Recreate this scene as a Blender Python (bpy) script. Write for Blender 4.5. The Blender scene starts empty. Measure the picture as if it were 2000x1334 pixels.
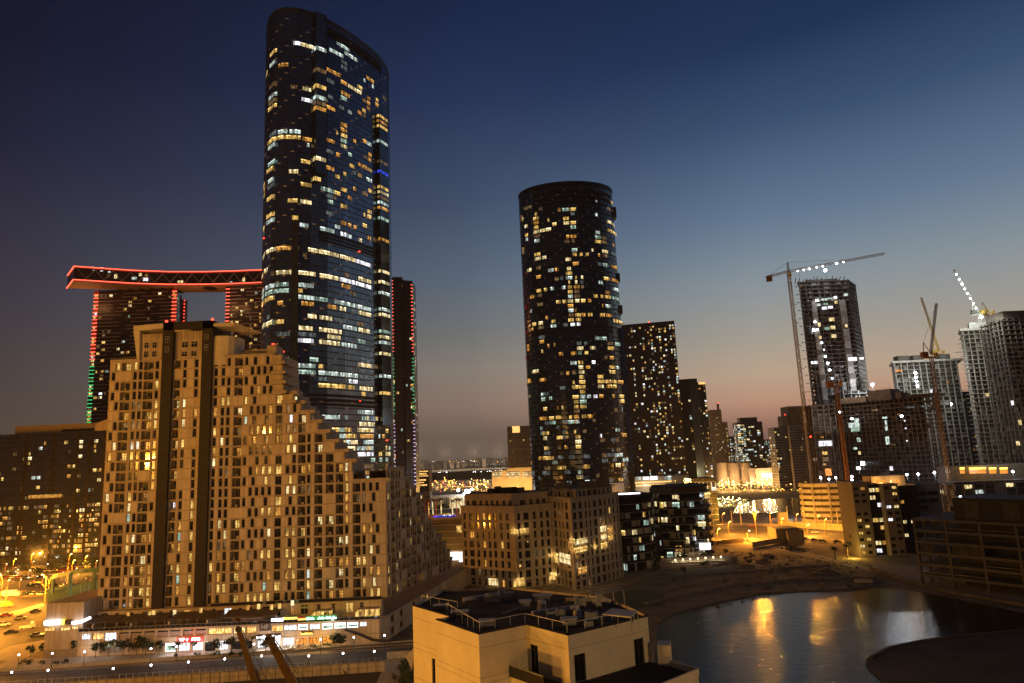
import bpy, math, random
from math import radians as R_, sin, cos, pi
from mathutils import Vector as V, Matrix

# ------------------------------------------------------------------ camera, sky, exposure
S = bpy.context.scene
COL = S.collection
F_, TH, PH, CAMH = 1333.0, R_(9.62), R_(2.5), 56.0
cRt = V((cos(PH), sin(PH)*sin(TH), -sin(PH)*cos(TH)))
cUp = V((sin(PH), -cos(PH)*sin(TH), cos(PH)*cos(TH)))
cFw = V((0, cos(TH), sin(TH)))
cd = bpy.data.cameras.new('camera')
cam = bpy.data.objects.new('camera', cd)
COL.objects.link(cam)
M = Matrix.Identity(4)
for i in range(3):
    M[i][0] = cRt[i]; M[i][1] = cUp[i]; M[i][2] = -cFw[i]
M[2][3] = CAMH
cam.matrix_world = M
cd.sensor_width = 36; cd.lens = 36*F_/2000
cd.clip_start = 0.5; cd.clip_end = 80000
S.camera = cam

W = bpy.data.worlds.new('World'); S.world = W; W.use_nodes = True
nt = W.node_tree; nt.nodes.clear()
out = nt.nodes.new('ShaderNodeOutputWorld')
bg = nt.nodes.new('ShaderNodeBackground')
nt.links.new(bg.outputs[0], out.inputs[0])
bg.inputs[1].default_value = 1.0
tc = nt.nodes.new('ShaderNodeTexCoord')
sep = nt.nodes.new('ShaderNodeSeparateXYZ')
nt.links.new(tc.outputs['Generated'], sep.inputs[0])
def srgb(c):
    return tuple((v/255/12.92) if v/255 <= .04045 else ((v/255+.055)/1.055)**2.4 for v in c)
def ramp(tree, inp, stops):
    r = tree.nodes.new('ShaderNodeValToRGB'); e = r.color_ramp.elements
    while len(e) > 1: e.remove(e[-1])
    e[0].position = stops[0][0]; e[0].color = (*stops[0][1], 1)
    for p, c in stops[1:]:
        n = e.new(p); n.color = (*c, 1)
    tree.links.new(inp, r.inputs[0])
    return r
# twilight colours by elevation, towards the dark side (left) and the afterglow (right)
DARK = [(0, (84, 74, 62)), (.04, (92, 80, 67)), (.08, (84, 73, 67)), (.19, (64, 60, 68)), (.28, (49, 47, 64)), (.39, (26, 29, 51)), (.49, (13, 17, 35)), (.65, (9, 12, 26)), (1, (7, 9, 22))]
MIDD = [(0, (98, 86, 76)), (.03, (108, 94, 84)), (.075, (142, 120, 108)), (.13, (138, 129, 120)), (.182, (115, 118, 118)), (.255, (92, 106, 122)), (.36, (66, 80, 106)), (.485, (40, 54, 88)), (.577, (26, 40, 72)), (.72, (17, 27, 56)), (1, (12, 20, 46))]
GLOW = [(0, (120, 98, 88)), (.03, (182, 134, 112)), (.06, (204, 157, 130)), (.10, (194, 170, 146)), (.15, (167, 161, 150)), (.22, (139, 150, 157)), (.31, (99, 121, 147)), (.42, (58, 82, 113)), (.51, (31, 52, 87)), (.7, (18, 31, 60)), (1, (12, 20, 46))]
def mk(st): return ramp(nt, sep.outputs[2], [(p, srgb(c)) for p, c in st])
rd, rm, rg = mk(DARK), mk(MIDD), mk(GLOW)
def mapr(tree, inp, a, b, smooth=True):
    m = tree.nodes.new('ShaderNodeMapRange'); m.interpolation_type = 'SMOOTHSTEP' if smooth else 'LINEAR'
    m.inputs[1].default_value = a; m.inputs[2].default_value = b
    tree.links.new(inp, m.inputs[0]); return m
def mixc(tree, fac, a, b, blend='MIX'):
    m = tree.nodes.new('ShaderNodeMix'); m.data_type = 'RGBA'; m.blend_type = blend
    if hasattr(fac, 'is_linked'): tree.links.new(fac, m.inputs[0])
    else: m.inputs[0].default_value = fac
    for k, x in ((6, a), (7, b)):
        if hasattr(x, 'is_linked'): tree.links.new(x, m.inputs[k])
        else: m.inputs[k].default_value = (*x, 1)
    return m
m1 = mapr(nt, sep.outputs[0], -.60, -.04, False); m2 = mapr(nt, sep.outputs[0], -.06, .34, False)
a1 = mixc(nt, m1.outputs[0], rd.outputs[0], rm.outputs[0])
a2 = mixc(nt, m2.outputs[0], a1.outputs[2], rg.outputs[0])
# the sky behind the camera is plain night: fade by the y direction
m3 = mapr(nt, sep.outputs[1], -.5, .35)
a3 = mixc(nt, m3.outputs[0], (.009, .014, .027), a2.outputs[2])
nt.links.new(a3.outputs[2], bg.inputs[0])

sl = bpy.data.lights.new('sun', 'SUN'); sl.energy = .012; sl.angle = R_(12); sl.color = (1, .55, .4)
so = bpy.data.objects.new('sun', sl); COL.objects.link(so); so.rotation_euler = (R_(88), 0, R_(-35+180))

vs = S.view_settings
S.display_settings.display_device = 'sRGB'
vs.view_transform = 'Standard'; vs.look = 'None'; vs.exposure = 0; vs.gamma = 1; vs.use_curve_mapping = False
S.render.engine = 'CYCLES'
cy = S.cycles
cy.use_denoising = True
cy.max_bounces = 6; cy.diffuse_bounces = 2; cy.glossy_bounces = 4; cy.transmission_bounces = 3; cy.volume_bounces = 0
cy.sample_clamp_indirect = 3; cy.caustics_reflective = False; cy.caustics_refractive = False
try: cy.use_light_tree = True
except Exception: pass

# ------------------------------------------------------------------ measuring from the camera
def ray(px, py): return cFw*F_ + cRt*(px-1000) + cUp*(667-py)
def A(px, py, Y):                      # world point seen at (px,py) at distance Y
    d = ray(px, py); t = Y/d.y; return V((d.x*t, Y, CAMH+d.z*t))
def G(px, py, z=0.):                   # world point on the level z
    d = ray(px, py); t = (z-CAMH)/d.z; return V((d.x*t, d.y*t, z))
def RC(p0, q0, p1, q1, Y):             # pixel rectangle -> x0,x1,z0,z1
    cyy = (q0+q1)/2; cx = (p0+p1)/2
    return A(p0, cyy, Y).x, A(p1, cyy, Y).x, A(cx, q1, Y).z, A(cx, q0, Y).z
def scr(p):                            # world -> pixel (used only to rank parts by size)
    d = p - V((0, 0, CAMH)); z = d.dot(cFw)
    if z < 1: return None
    return V((1000+F_*d.dot(cRt)/z, 667-F_*d.dot(cUp)/z))
rnd = random.Random(11)

# ------------------------------------------------------------------ materials
MT = {}
def newmat(n):
    m = bpy.data.materials.new(n); m.use_nodes = True; MT[n] = m
    return m, m.node_tree, m.node_tree.nodes['Principled BSDF']
def pbr(n, col, rough=.7, metal=0., var=.25, scale=1.5, bump=.0, spec=.5, col2=None, stretch=(1, 1, 1), streak=False):
    m, t, b = newmat(n)
    b.inputs['Roughness'].default_value = rough; b.inputs['Metallic'].default_value = metal
    b.inputs['Specular IOR Level'].default_value = spec
    g = t.nodes.new('ShaderNodeNewGeometry'); mp = t.nodes.new('ShaderNodeMapping')
    mp.inputs['Scale'].default_value = stretch
    t.links.new(g.outputs['Position'], mp.inputs[0])
    nz = t.nodes.new('ShaderNodeTexNoise'); nz.inputs['Scale'].default_value = scale; nz.inputs['Detail'].default_value = 6
    nz.inputs['Roughness'].default_value = .65
    t.links.new(mp.outputs[0], nz.inputs[0])
    c2 = col2 or tuple(c*(1-var) for c in col); c1 = tuple(min(1, c*(1+var*.5)) for c in col)
    r = ramp(t, nz.outputs[0], [(.32, c2), (.68, c1)])
    o = r.outputs[0]
    if streak:
        mp2 = t.nodes.new('ShaderNodeMapping'); mp2.inputs['Scale'].default_value = (1.3, 1.3, .06)
        t.links.new(g.outputs['Position'], mp2.inputs[0])
        n2 = t.nodes.new('ShaderNodeTexNoise'); n2.inputs['Scale'].default_value = 1.2; n2.inputs['Detail'].default_value = 4
        t.links.new(mp2.outputs[0], n2.inputs[0])
        r2 = ramp(t, n2.outputs[0], [(.35, (.68, .66, .64)), (.62, (1, 1, 1))])
        o = mixc(t, .8, o, r2.outputs[0], 'MULTIPLY').outputs[2]
    t.links.new(o, b.inputs['Base Color'])
    if bump:
        bp = t.nodes.new('ShaderNodeBump'); bp.inputs['Strength'].default_value = bump; bp.inputs['Distance'].default_value = .1
        n3 = t.nodes.new('ShaderNodeTexNoise'); n3.inputs['Scale'].default_value = scale*6; n3.inputs['Detail'].default_value = 5
        t.links.new(mp.outputs[0], n3.inputs[0]); t.links.new(n3.outputs[0], bp.inputs['Height'])
        t.links.new(bp.outputs[0], b.inputs['Normal'])
    return m
def lit(n, c1, c2, st, sc=.55, samp=False):       # glowing glass of a lit room: curtains, walls, lamps
    m, t, b = newmat(n)
    b.inputs['Base Color'].default_value = (.02, .02, .02, 1); b.inputs['Roughness'].default_value = .25
    g = t.nodes.new('ShaderNodeNewGeometry')
    mp = t.nodes.new('ShaderNodeMapping'); mp.inputs['Scale'].default_value = (1.6, 1.6, .7)
    t.links.new(g.outputs['Position'], mp.inputs[0])
    nz = t.nodes.new('ShaderNodeTexNoise'); nz.inputs['Scale'].default_value = sc; nz.inputs['Detail'].default_value = 3
    t.links.new(mp.outputs[0], nz.inputs[0])
    r = ramp(t, nz.outputs[0], [(.34, tuple(v*.28 for v in c2)), (.5, c2), (.66, c1)])
    t.links.new(r.outputs[0], b.inputs['Emission Color']); b.inputs['Emission Strength'].default_value = st
    if not samp: m.cycles.emission_sampling = 'NONE'
    return m
def glow(n, c, st, samp=False):
    m, t, b = newmat(n)
    b.inputs['Base Color'].default_value = (.05, .05, .05, 1)
    b.inputs['Emission Color'].default_value = (*c, 1); b.inputs['Emission Strength'].default_value = st
    if not samp: m.cycles.emission_sampling = 'NONE'
    return m
pbr('apart_wall', (.56, .46, .34), .85, var=.16, scale=.25, streak=True)
pbr('apart_panel', (.70, .58, .42), .85, var=.10, scale=.3, streak=True)
pbr('apart_band', (.46, .37, .26), .85, var=.2, scale=.6)
pbr('dark_cladding', (.016, .011, .010), .7, var=.2, scale=.4)
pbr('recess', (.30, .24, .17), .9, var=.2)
pbr('frame_dark', (.03, .028, .026), .5)
pbr('frame_light', (.42, .40, .36), .5)
pbr('glass_dark', (.012, .014, .018), .08, var=.3, spec=.8)
pbr('tower_glass', (.21, .27, .34), .13, metal=.85, var=.35, scale=.15, spec=.5)
pbr('tower_band', (.055, .068, .085), .35, var=.3, scale=.3)
pbr('round_glass', (.15, .18, .20), .14, metal=.8, var=.4, scale=.15, spec=.5)
pbr('round_band', (.015, .018, .021), .5, var=.3, scale=.3)
pbr('accent', (.78, .78, .82), .5, var=.1)
pbr('gate_wall', (.030, .022, .030), .4, var=.3, scale=.2)
pbr('gate_strip', (.50, .40, .42), .6)
pbr('soffit', (.45, .26, .12), .6)
pbr('concrete', (.40, .39, .36), .9, var=.35, scale=.35, bump=.3, streak=True)
pbr('concrete_dark', (.14, .125, .115), .9, var=.35, scale=.35, bump=.3, streak=True)
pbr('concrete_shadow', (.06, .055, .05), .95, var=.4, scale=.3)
pbr('blockwork', (.24, .23, .21), .9, var=.3, scale=.5, bump=.3)
pbr('beige', (.58, .49, .37), .85, var=.15, scale=.3, streak=True)
pbr('beige_dark', (.30, .25, .19), .85, var=.2)
pbr('white_render', (.70, .62, .46), .85, var=.14, scale=.35, bump=.10)
pbr('joint', (.20, .17, .12), .9)
pbr('roof_dark', (.022, .019, .016), .95, var=.5, scale=.8, bump=.4)
pbr('hvac', (.50, .49, .46), .6, var=.25, scale=2)
pbr('steel', (.35, .35, .34), .45, metal=.6)
pbr('rail_white', (.62, .60, .55), .5)
pbr('far_wall', (.13, .11, .10), .9, var=.3, scale=.1)
pbr('concrete_site', (.085, .072, .062), .9, var=.4, scale=.3, streak=True)
pbr('far_wall_pale', (.34, .29, .25), .9, var=.2, scale=.1)
pbr('far_dark', (.05, .05, .055), .5, var=.3, scale=.1)
pbr('sand', (.23, .18, .12), .95, var=.6, scale=.09, bump=.8)
pbr('beach', (.15, .125, .09), .95, var=.6, scale=.15, bump=.8)
pbr('dark_soil', (.055, .045, .035), .95, var=.6, scale=.06, bump=.5)
pbr('asphalt', (.055, .05, .048), .8, var=.3, scale=.3, bump=.2)
pbr('paving', (.34, .29, .24), .85, var=.25, scale=.5)
pbr('kerb', (.38, .35, .30), .85)
pbr('line_paint', (.72, .70, .62), .7)
pbr('mangrove', (.025, .03, .022), .95, var=.5, scale=.04)
pbr('leaf', (.06, .085, .035), .8, var=.6, scale=1.5)
pbr('leaf_dark', (.03, .045, .022), .85, var=.6, scale=1.5)
pbr('lawn', (.045, .07, .03), .95, var=.5, scale=.3)
pbr('bark', (.16, .11, .07), .9, var=.3)
pbr('crane_yellow', (.55, .34, .06), .6, var=.25)
pbr('boom_paint', (.13, .07, .02), .7, var=.4, scale=.9)
pbr('crane_orange', (.24, .12, .03), .6, var=.3, scale=.8)
pbr('crane_white', (.50, .48, .42), .6, var=.2)
pbr('hoarding', (.52, .45, .36), .7, var=.2, scale=.4, streak=True)
pbr('car_white', (.62, .61, .58), .3); pbr('car_dark', (.03, .03, .035), .25); pbr('car_grey', (.2, .2, .2), .3); pbr('car_red', (.3, .03, .02), .3)
pbr('rubber', (.02, .02, .02), .9); pbr('awning', (.10, .07, .05), .8); pbr('umbrella', (.55, .5, .42), .8)
pbr('sign_grey', (.10, .075, .09), .6); pbr('louvre', (.26, .19, .10), .7, var=.2); pbr('silo', (.42, .36, .29), .85, streak=True, scale=.1)
pbr('green_steel', (.22, .36, .25), .6); pbr('shutter', (.42, .33, .31), .7)
pbr('palm_red_lit', (.35, .03, .02), .8); pbr('chair', (.4, .35, .28), .8); pbr('skin', (.35, .22, .15), .7); pbr('cloth', (.08, .08, .1), .9)  # red palm leaves carry the red garden light in their colour
lit('lit_warm', (1.0, .66, .22), (.62, .36, .08), 1.25)
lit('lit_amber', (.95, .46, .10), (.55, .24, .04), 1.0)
lit('lit_cream', (1.0, .84, .50), (.70, .52, .22), 1.35)
lit('lit_cool', (.82, .95, .86), (.42, .52, .46), 1.2)
lit('lit_green', (.60, .80, .62), (.30, .44, .36), .9)
lit('lit_white', (1.0, .97, 1.0), (.75, .74, .80), 1.7)
lit('lit_dim', (.30, .19, .09), (.12, .07, .03), .9)
lit('lit_grey', (.22, .25, .24), (.09, .11, .11), .8)
lit('lit_blue', (.05, .12, .9), (.02, .04, .5), 1.4)
lit('shop_white', (1.0, .96, 1.0), (.85, .80, .82), 2.2, sc=1.4)
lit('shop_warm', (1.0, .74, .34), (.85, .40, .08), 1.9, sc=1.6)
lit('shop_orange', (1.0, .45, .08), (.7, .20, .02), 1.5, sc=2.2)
lit('shop_green', (.70, .90, .72), (.20, .34, .22), 1.2, sc=.8)
for k_ in ('warm', 'amber', 'cream', 'cool', 'green', 'white'):      # rooms with drawn blinds, and bright ceilings
    m_ = MT['lit_'+k_]; c_ = [e.color[:3] for e in m_.node_tree.nodes['Color Ramp'].color_ramp.elements] if 'Color Ramp' in m_.node_tree.nodes else [(1, .8, .4)]*3
    st_ = m_.node_tree.nodes['Principled BSDF'].inputs['Emission Strength'].default_value
    lit('lit_'+k_+'_blind', c_[-1], c_[1], st_*.42, 1.2); lit('lit_'+k_+'_ceiling', tuple(min(1, v*1.1+.08) for v in c_[-1]), c_[-1], st_*1.7, 1.5)
glow('neon_red', (1, .07, .04), 2.6); glow('neon_white', (1, .93, 1), 4.5); glow('neon_green', (.05, 1, .22), 1.6)
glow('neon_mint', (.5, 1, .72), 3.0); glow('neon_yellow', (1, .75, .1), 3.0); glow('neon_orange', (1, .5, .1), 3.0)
glow('led_red', (1, .10, .05), 3.2); glow('led_red_dim', (.8, .02, .015), .28); glow('led_green', (.05, .9, .28), 1.0); glow('led_violet', (.85, .6, 1), 1.6)
glow('red_board', (.8, .035, .02), .9); glow('green_board', (.01, .35, .07), .8)
glow('bulb_white', (.92, .93, 1), 14.); glow('bulb_sodium', (1, .50, .11), 12.); glow('bulb_warm', (1, .72, .34), 10.)
glow('bulb_cool', (.85, .95, 1), 30.); glow('bulb_red', (1, .04, .02), 7.); glow('bulb_amber', (1, .42, .06), 9.)
# translucent bulbs far away stay small; lagoon water with wind ripples
m, t, b = newmat('lagoon')
b.inputs['Base Color'].default_value = (.006, .008, .010, 1); b.inputs['Roughness'].default_value = .11
b.inputs['IOR'].default_value = 1.22
g = t.nodes.new('ShaderNodeNewGeometry')
hs = []
for sc_, st_, sx in ((.35, 1., 1.), (1.0, .5, .7)):
    mp = t.nodes.new('ShaderNodeMapping'); mp.inputs['Scale'].default_value = (sx, 1, 1); mp.inputs['Rotation'].default_value = (0, 0, .3)
    t.links.new(g.outputs['Position'], mp.inputs[0])
    n = t.nodes.new('ShaderNodeTexNoise'); n.inputs['Scale'].default_value = sc_; n.inputs['Detail'].default_value = 8; n.inputs['Roughness'].default_value = .62
    t.links.new(mp.outputs[0], n.inputs[0]); hs.append((n, st_))
ad = t.nodes.new('ShaderNodeMath'); ad.operation = 'MULTIPLY_ADD'; ad.inputs[1].default_value = .5
t.links.new(hs[1][0].outputs[0], ad.inputs[0]); t.links.new(hs[0][0].outputs[0], ad.inputs[2])
bp = t.nodes.new('ShaderNodeBump'); bp.inputs['Strength'].default_value = .6; bp.inputs['Distance'].default_value = .2
t.links.new(ad.outputs[0], bp.inputs['Height']); t.links.new(bp.outputs[0], b.inputs['Normal'])

# ------------------------------------------------------------------ mesh building
class Fr:                              # a wall frame: u along, d outward, z up
    def __init__(s, o, u):
        s.o = V((o[0], o[1], 0)); s.U = V((u[0], u[1], 0)).normalized(); s.N = V((s.U.y, -s.U.x, 0))
    def p(s, u, d, z): return s.o + s.U*u + s.N*d + V((0, 0, z))
class MB:
    def __init__(s): s.v = []; s.f = []; s.m = []; s.names = []
    def mi(s, n):
        if n not in s.names: s.names.append(n)
        return s.names.index(n)
    def face(s, pts, m):
        k = len(s.v); s.v += [tuple(p) for p in pts]; s.f.append(tuple(range(k, k+len(pts)))); s.m.append(s.mi(m)); return s
    def hexa(s, c, m, skip=()):        # c: 8 corners, bottom ccw then top ccw
        k = len(s.v); s.v += [tuple(p) for p in c]; q = s.mi(m)
        for i, f in enumerate(((3, 2, 1, 0), (4, 5, 6, 7), (0, 1, 5, 4), (1, 2, 6, 5), (2, 3, 7, 6), (3, 0, 4, 7))):
            if i in skip: continue
            s.f.append(tuple(k+j for j in f)); s.m.append(q)
        return s
    def box(s, x0, x1, y0, y1, z0, z1, m, skip=()):
        return s.hexa([(x0, y0, z0), (x1, y0, z0), (x1, y1, z0), (x0, y1, z0), (x0, y0, z1), (x1, y0, z1), (x1, y1, z1), (x0, y1, z1)], m, skip)
    def fbox(s, F, u0, u1, d0, d1, z0, z1, m, skip=()):    # d0 inner, d1 outer
        return s.hexa([F.p(u0, d1, z0), F.p(u1, d1, z0), F.p(u1, d0, z0), F.p(u0, d0, z0), F.p(u0, d1, z1), F.p(u1, d1, z1), F.p(u1, d0, z1), F.p(u0, d0, z1)], m, skip)
    def fq(s, F, u0, u1, d, z0, z1, m):
        return s.face([F.p(u0, d, z0), F.p(u1, d, z0), F.p(u1, d, z1), F.p(u0, d, z1)], m)
    def bar(s, p, q, w, m, h=None):
        p = V(p); q = V(q); d = (q-p)
        if d.length < 1e-4: return s
        d.normalize(); up = V((0, 0, 1)) if abs(d.z) < .95 else V((1, 0, 0))
        a = d.cross(up).normalized()*(w/2); b_ = d.cross(a).normalized()*((h or w)/2)
        return s.hexa([p-a-b_, p+a-b_, p+a+b_, p-a+b_, q-a-b_, q+a-b_, q+a+b_, q-a+b_], m)
    def tube(s, p, q, r0, m, r1=None, n=8):
        p = V(p); q = V(q); r1 = r0 if r1 is None else r1; d = (q-p).normalized()
        up = V((0, 0, 1)) if abs(d.z) < .95 else V((1, 0, 0)); a = d.cross(up).normalized(); b_ = d.cross(a)
        k = len(s.v); mi = s.mi(m)
        for (c, r) in ((p, r0), (q, r1)):
            for i in range(n):
                t_ = 2*pi*i/n; s.v.append(tuple(c + a*r*cos(t_) + b_*r*sin(t_)))
        for i in range(n):
            j = (i+1) % n; s.f.append((k+i, k+j, k+n+j, k+n+i)); s.m.append(mi)
        s.f.append(tuple(k+i for i in range(n))[::-1]); s.m.append(mi)
        s.f.append(tuple(k+n+i for i in range(n))); s.m.append(mi)
        return s
    def ball(s, c, r, m, n=8, rings=4, sz=1.):
        c = V(c); mi = s.mi(m); k = len(s.v)
        for j in range(rings+1):
            ph = pi*j/rings
            for i in range(n):
                t_ = 2*pi*i/n; s.v.append((c.x+r*sin(ph)*cos(t_), c.y+r*sin(ph)*sin(t_), c.z+r*sz*cos(ph)))
        for j in range(rings):
            for i in range(n):
                i2 = (i+1) % n; s.f.append((k+j*n+i, k+j*n+i2, k+(j+1)*n+i2, k+(j+1)*n+i)); s.m.append(mi)
        return s
    def prism(s, pts, z0, z1, m, top=None):
        n = len(pts); k = len(s.v); mi = s.mi(m); mt = s.mi(top or m)
        s.v += [(p[0], p[1], z0) for p in pts] + [(p[0], p[1], z1) for p in pts]
        for i in range(n):
            j = (i+1) % n; s.f.append((k+i, k+j, k+n+j, k+n+i)); s.m.append(mi)
        s.f.append(tuple(range(k+n-1, k-1, -1))); s.m.append(mi); s.f.append(tuple(range(k+n, k+2*n))); s.m.append(mt)
        return s
    def add(s, o):
        k = len(s.v); s.v += o.v
        mp = [s.mi(n) for n in o.names]
        s.f += [tuple(i+k for i in f) for f in o.f]; s.m += [mp[i] for i in o.m]; return s
    def area(s):
        xs = [scr(V(p)) for p in (s.v if len(s.v) <= 16 else s.v[:16])]
        xs = [x for x in xs if x]
        if not xs: return 0
        x0 = max(0, min(x.x for x in xs)); x1 = min(2000, max(x.x for x in xs)); y0 = max(0, min(x.y for x in xs)); y1 = min(1334, max(x.y for x in xs))
        return max(0, x1-x0)*max(0, y1-y0)
    def build(s, name, parent=None, smooth=False, label=None):
        o_ = V(parent.location) if parent else V((0, 0, 0))
        if parent and parent.parent: o_ = V(parent.parent.location)
        me = bpy.data.meshes.new(name)
        me.from_pydata([(a-o_.x, b-o_.y, c-o_.z) for a, b, c in s.v] if parent else s.v, [], s.f)
        for n in s.names: me.materials.append(MT[n])
        me.polygons.foreach_set('material_index', s.m)
        if smooth: me.polygons.foreach_set('use_smooth', [True]*len(s.f))
        me.update()
        ob = bpy.data.objects.new(name, me); COL.objects.link(ob)
        if parent: ob.parent = parent
        if label: ob['label'] = label
        return ob
def tag(o, label, cat, group=None):
    o['label'] = label; o['category'] = cat
    if group: o['group'] = group
    return o
def struct(mb, name, kind='structure'):
    o = mb.build(name); o['kind'] = kind; return o
class Thing:
    def __init__(s, name, label, cat, loc, group=None):
        s.r = bpy.data.objects.new(name, None); COL.objects.link(s.r); s.r.location = loc
        s.r.empty_display_size = .5
        tag(s.r, label, cat, group); s.c = {}
    def part(s, name, mb, parent=None, label=None, smooth=False):
        if not mb.f: return None
        return mb.build(name, parent or s.r, smooth, label)
    def cand(s, name, mb, label=None): s.c.setdefault(name, []).append((mb.area(), mb, label)); return mb
    def done(s, cap=100):
        for name, L in s.c.items():
            L.sort(key=lambda t_: -t_[0])
            for a_, mb, lb in L[:cap]: s.part(name, mb, label=lb)
            if len(L) > cap:
                rest = MB()
                for a_, mb, lb in L[cap:]: rest.add(mb)
                o = s.part(name, rest); o['kind'] = 'stuff'
        return s.r
def lamp(name, loc, energy, col, r=.15, parent=None, spot=None, target=None, blend=.5):
    ld = bpy.data.lights.new(name, 'SPOT' if spot else 'POINT'); ld.energy = energy; ld.color = col; ld.shadow_soft_size = r
    if spot: ld.spot_size = R_(spot); ld.spot_blend = blend
    o = bpy.data.objects.new(name, ld); COL.objects.link(o)
    loc = V(loc); o.location = loc - V(parent.location) if parent else loc
    if target is not None: o.rotation_euler = (V(target)-loc).to_track_quat('-Z', 'Y').to_euler()
    if parent: o.parent = parent
    return o
def litname(k):
    return {'lit_warm': 'warm lit window', 'lit_amber': 'amber lit window', 'lit_cream': 'cream lit window', 'lit_cool': 'cool white lit window',
            'lit_green': 'pale green lit window', 'lit_white': 'bright white lit window', 'lit_dim': 'dimly lit window', 'lit_grey': 'faint grey lit window', 'lit_blue': 'blue lit window'}.get(k)
def pick(w):
    ks = list(w); x = rnd.random()*sum(w.values())
    for k in ks:
        x -= w[k]
        if x <= 0: return k
    return ks[-1]
HOME = dict(lit_warm=5, lit_amber=2.5, lit_cream=3, lit_cool=1.4, lit_dim=2.5, lit_green=.6, lit_white=.6)
OFFICE = dict(lit_cool=4, lit_green=4, lit_cream=4, lit_white=1, lit_warm=1.5, lit_dim=1)
ORD = ['first', 'second', 'third', 'fourth', 'fifth', 'sixth', 'seventh', 'eighth', 'ninth', 'tenth', 'eleventh', 'twelfth', 'thirteenth', 'fourteenth', 'fifteenth', 'sixteenth', 'seventeenth', 'eighteenth', 'nineteenth', 'twentieth']
def ordn(i):
    if i < 20: return ORD[i]
    t_, u = divmod(i+1, 10); n = {2: 'twenty', 3: 'thirty', 4: 'forty', 5: 'fifty'}[t_]
    return (n[:-1]+'ieth') if u == 0 else n+'-'+ORD[u-1]
def window_cell(F, u0, u1, z0, z1, m, panes, d=.06, bar='frame_dark', bw=.12):
    q = MB(); var = m+'_blind' in MT; zc = z1-(z1-z0)*rnd.choice((.22, .3, 0, 0))
    for k in range(panes):
        a, b_ = u0+(u1-u0)*k/panes, u0+(u1-u0)*(k+1)/panes; r_ = rnd.random()
        if not var: q.fq(F, a, b_, d, z0, z1, m); continue
        mm = m+'_blind' if r_ < .3 else m
        q.fq(F, a, b_, d, z0, zc, mm)
        if zc < z1: q.fq(F, a, b_, d, zc, z1, m+'_ceiling' if r_ > .3 else mm)
    for k in range(1, panes):
        u = u0+(u1-u0)*k/panes; q.fq(F, u-bw/2, u+bw/2, d+.05, z0, z1, bar)
    return q
# ------------------------------------------------------------------ towers: shared builders
def subdiv(path, mod, smooth=False):
    n = len(path); P = [V((p[0], p[1], 0)) for p in path]
    if smooth:
        L = [0]
        for i in range(n): L.append(L[-1]+(P[(i+1) % n]-P[i]).length)
        k = max(6, round(L[-1]/mod)); res = []; i = 0
        for a in range(k):
            t_ = L[-1]*a/k
            while L[i+1] < t_: i += 1
            f = (t_-L[i])/(L[i+1]-L[i]); res.append(P[i].lerp(P[(i+1) % n], f))
        return res
    res = []
    for i in range(n):
        a, b_ = P[i], P[(i+1) % n]; k = max(1, round((b_-a).length/mod))
        for j in range(k): res.append(a.lerp(b_, j/k))
    return res
def mods(pts):                         # visible modules of a closed plan
    r = []
    for i in range(len(pts)):
        a, b_ = pts[i], pts[(i+1) % len(pts)]; F = Fr(a, b_-a); c = (a+b_)/2
        if F.N.dot(-c) > -.08*c.length: r.append((i, F, (b_-a).length, c))
    return r
def rect(o, u, w, dpt):                # plan rectangle from the near left corner, ccw
    o = V((o[0], o[1], 0)); U = V((u[0], u[1], 0)).normalized(); B = V((-U.y, U.x, 0))
    return [o, o+U*w, o+U*w+B*dpt, o+B*dpt]
def shell(T, pts, z0, z1, fh, glass, band, bandh=.5, mull=True, bname='curtain_wall', bd=.05, mw=.12):
    b_ = MB(); b_.prism(pts, z0, z1, glass, top='roof_dark'); T.part(bname, b_)
    s = MB(); nf = int((z1-z0)/fh)
    for i, F, L, c in mods(pts):
        for j in range(nf+1):
            z = z0+j*fh
            if z+bandh/2 > z1: break
            s.fq(F, 0, L, bd, z-bandh/2, z+bandh/2, band)
        if mull: s.fbox(F, -mw/2, mw/2, 0, bd+.03, z0, z1, band, skip=(0, 1, 4))
    T.part('spandrel_band', s)
def random_lit(T, pts, z0, z1, fh, p, W_, panes=3, zw=(.26, .9), z_lo=None, span=(.04, .96), colbias=True, d=.07, skipf=None):
    nf = int((z1-z0)/fh); cb = {}
    for i, F, L, c in mods(pts):
        cb[i] = rnd.choice((.35, .6, 1., 1.3, 2.4)) if colbias else 1
        for j in range(nf):
            z = z0+j*fh
            if z_lo and z < z_lo: continue
            if skipf and skipf(i, j, z): continue
            if rnd.random() < p*cb[i]:
                k = pick(W_); a_, e_ = span
                if rnd.random() < .3: e_ = .55
                T.cand('window', window_cell(F, L*a_, L*e_, z+fh*zw[0], z+fh*zw[1], k, panes, d=d), litname(k))
def hit(pts, px, py):                  # nearest visible wall point of a plan seen at a pixel
    d = ray(px, py); best = None; n = len(pts)
    for i in range(n):
        a = pts[i]; e = pts[(i+1) % n]-a
        den = d.x*e.y-d.y*e.x
        if abs(den) < 1e-9: continue
        t_ = (a.x*e.y-a.y*e.x)/den; u = (a.x*d.y-a.y*d.x)/den
        if t_ > 0 and -.001 <= u <= 1.001 and (best is None or t_ < best[0]): best = (t_, i, u*e.length)
    if not best: return None
    t_, i, u = best
    return i, u, CAMH+d.z*t_
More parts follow.
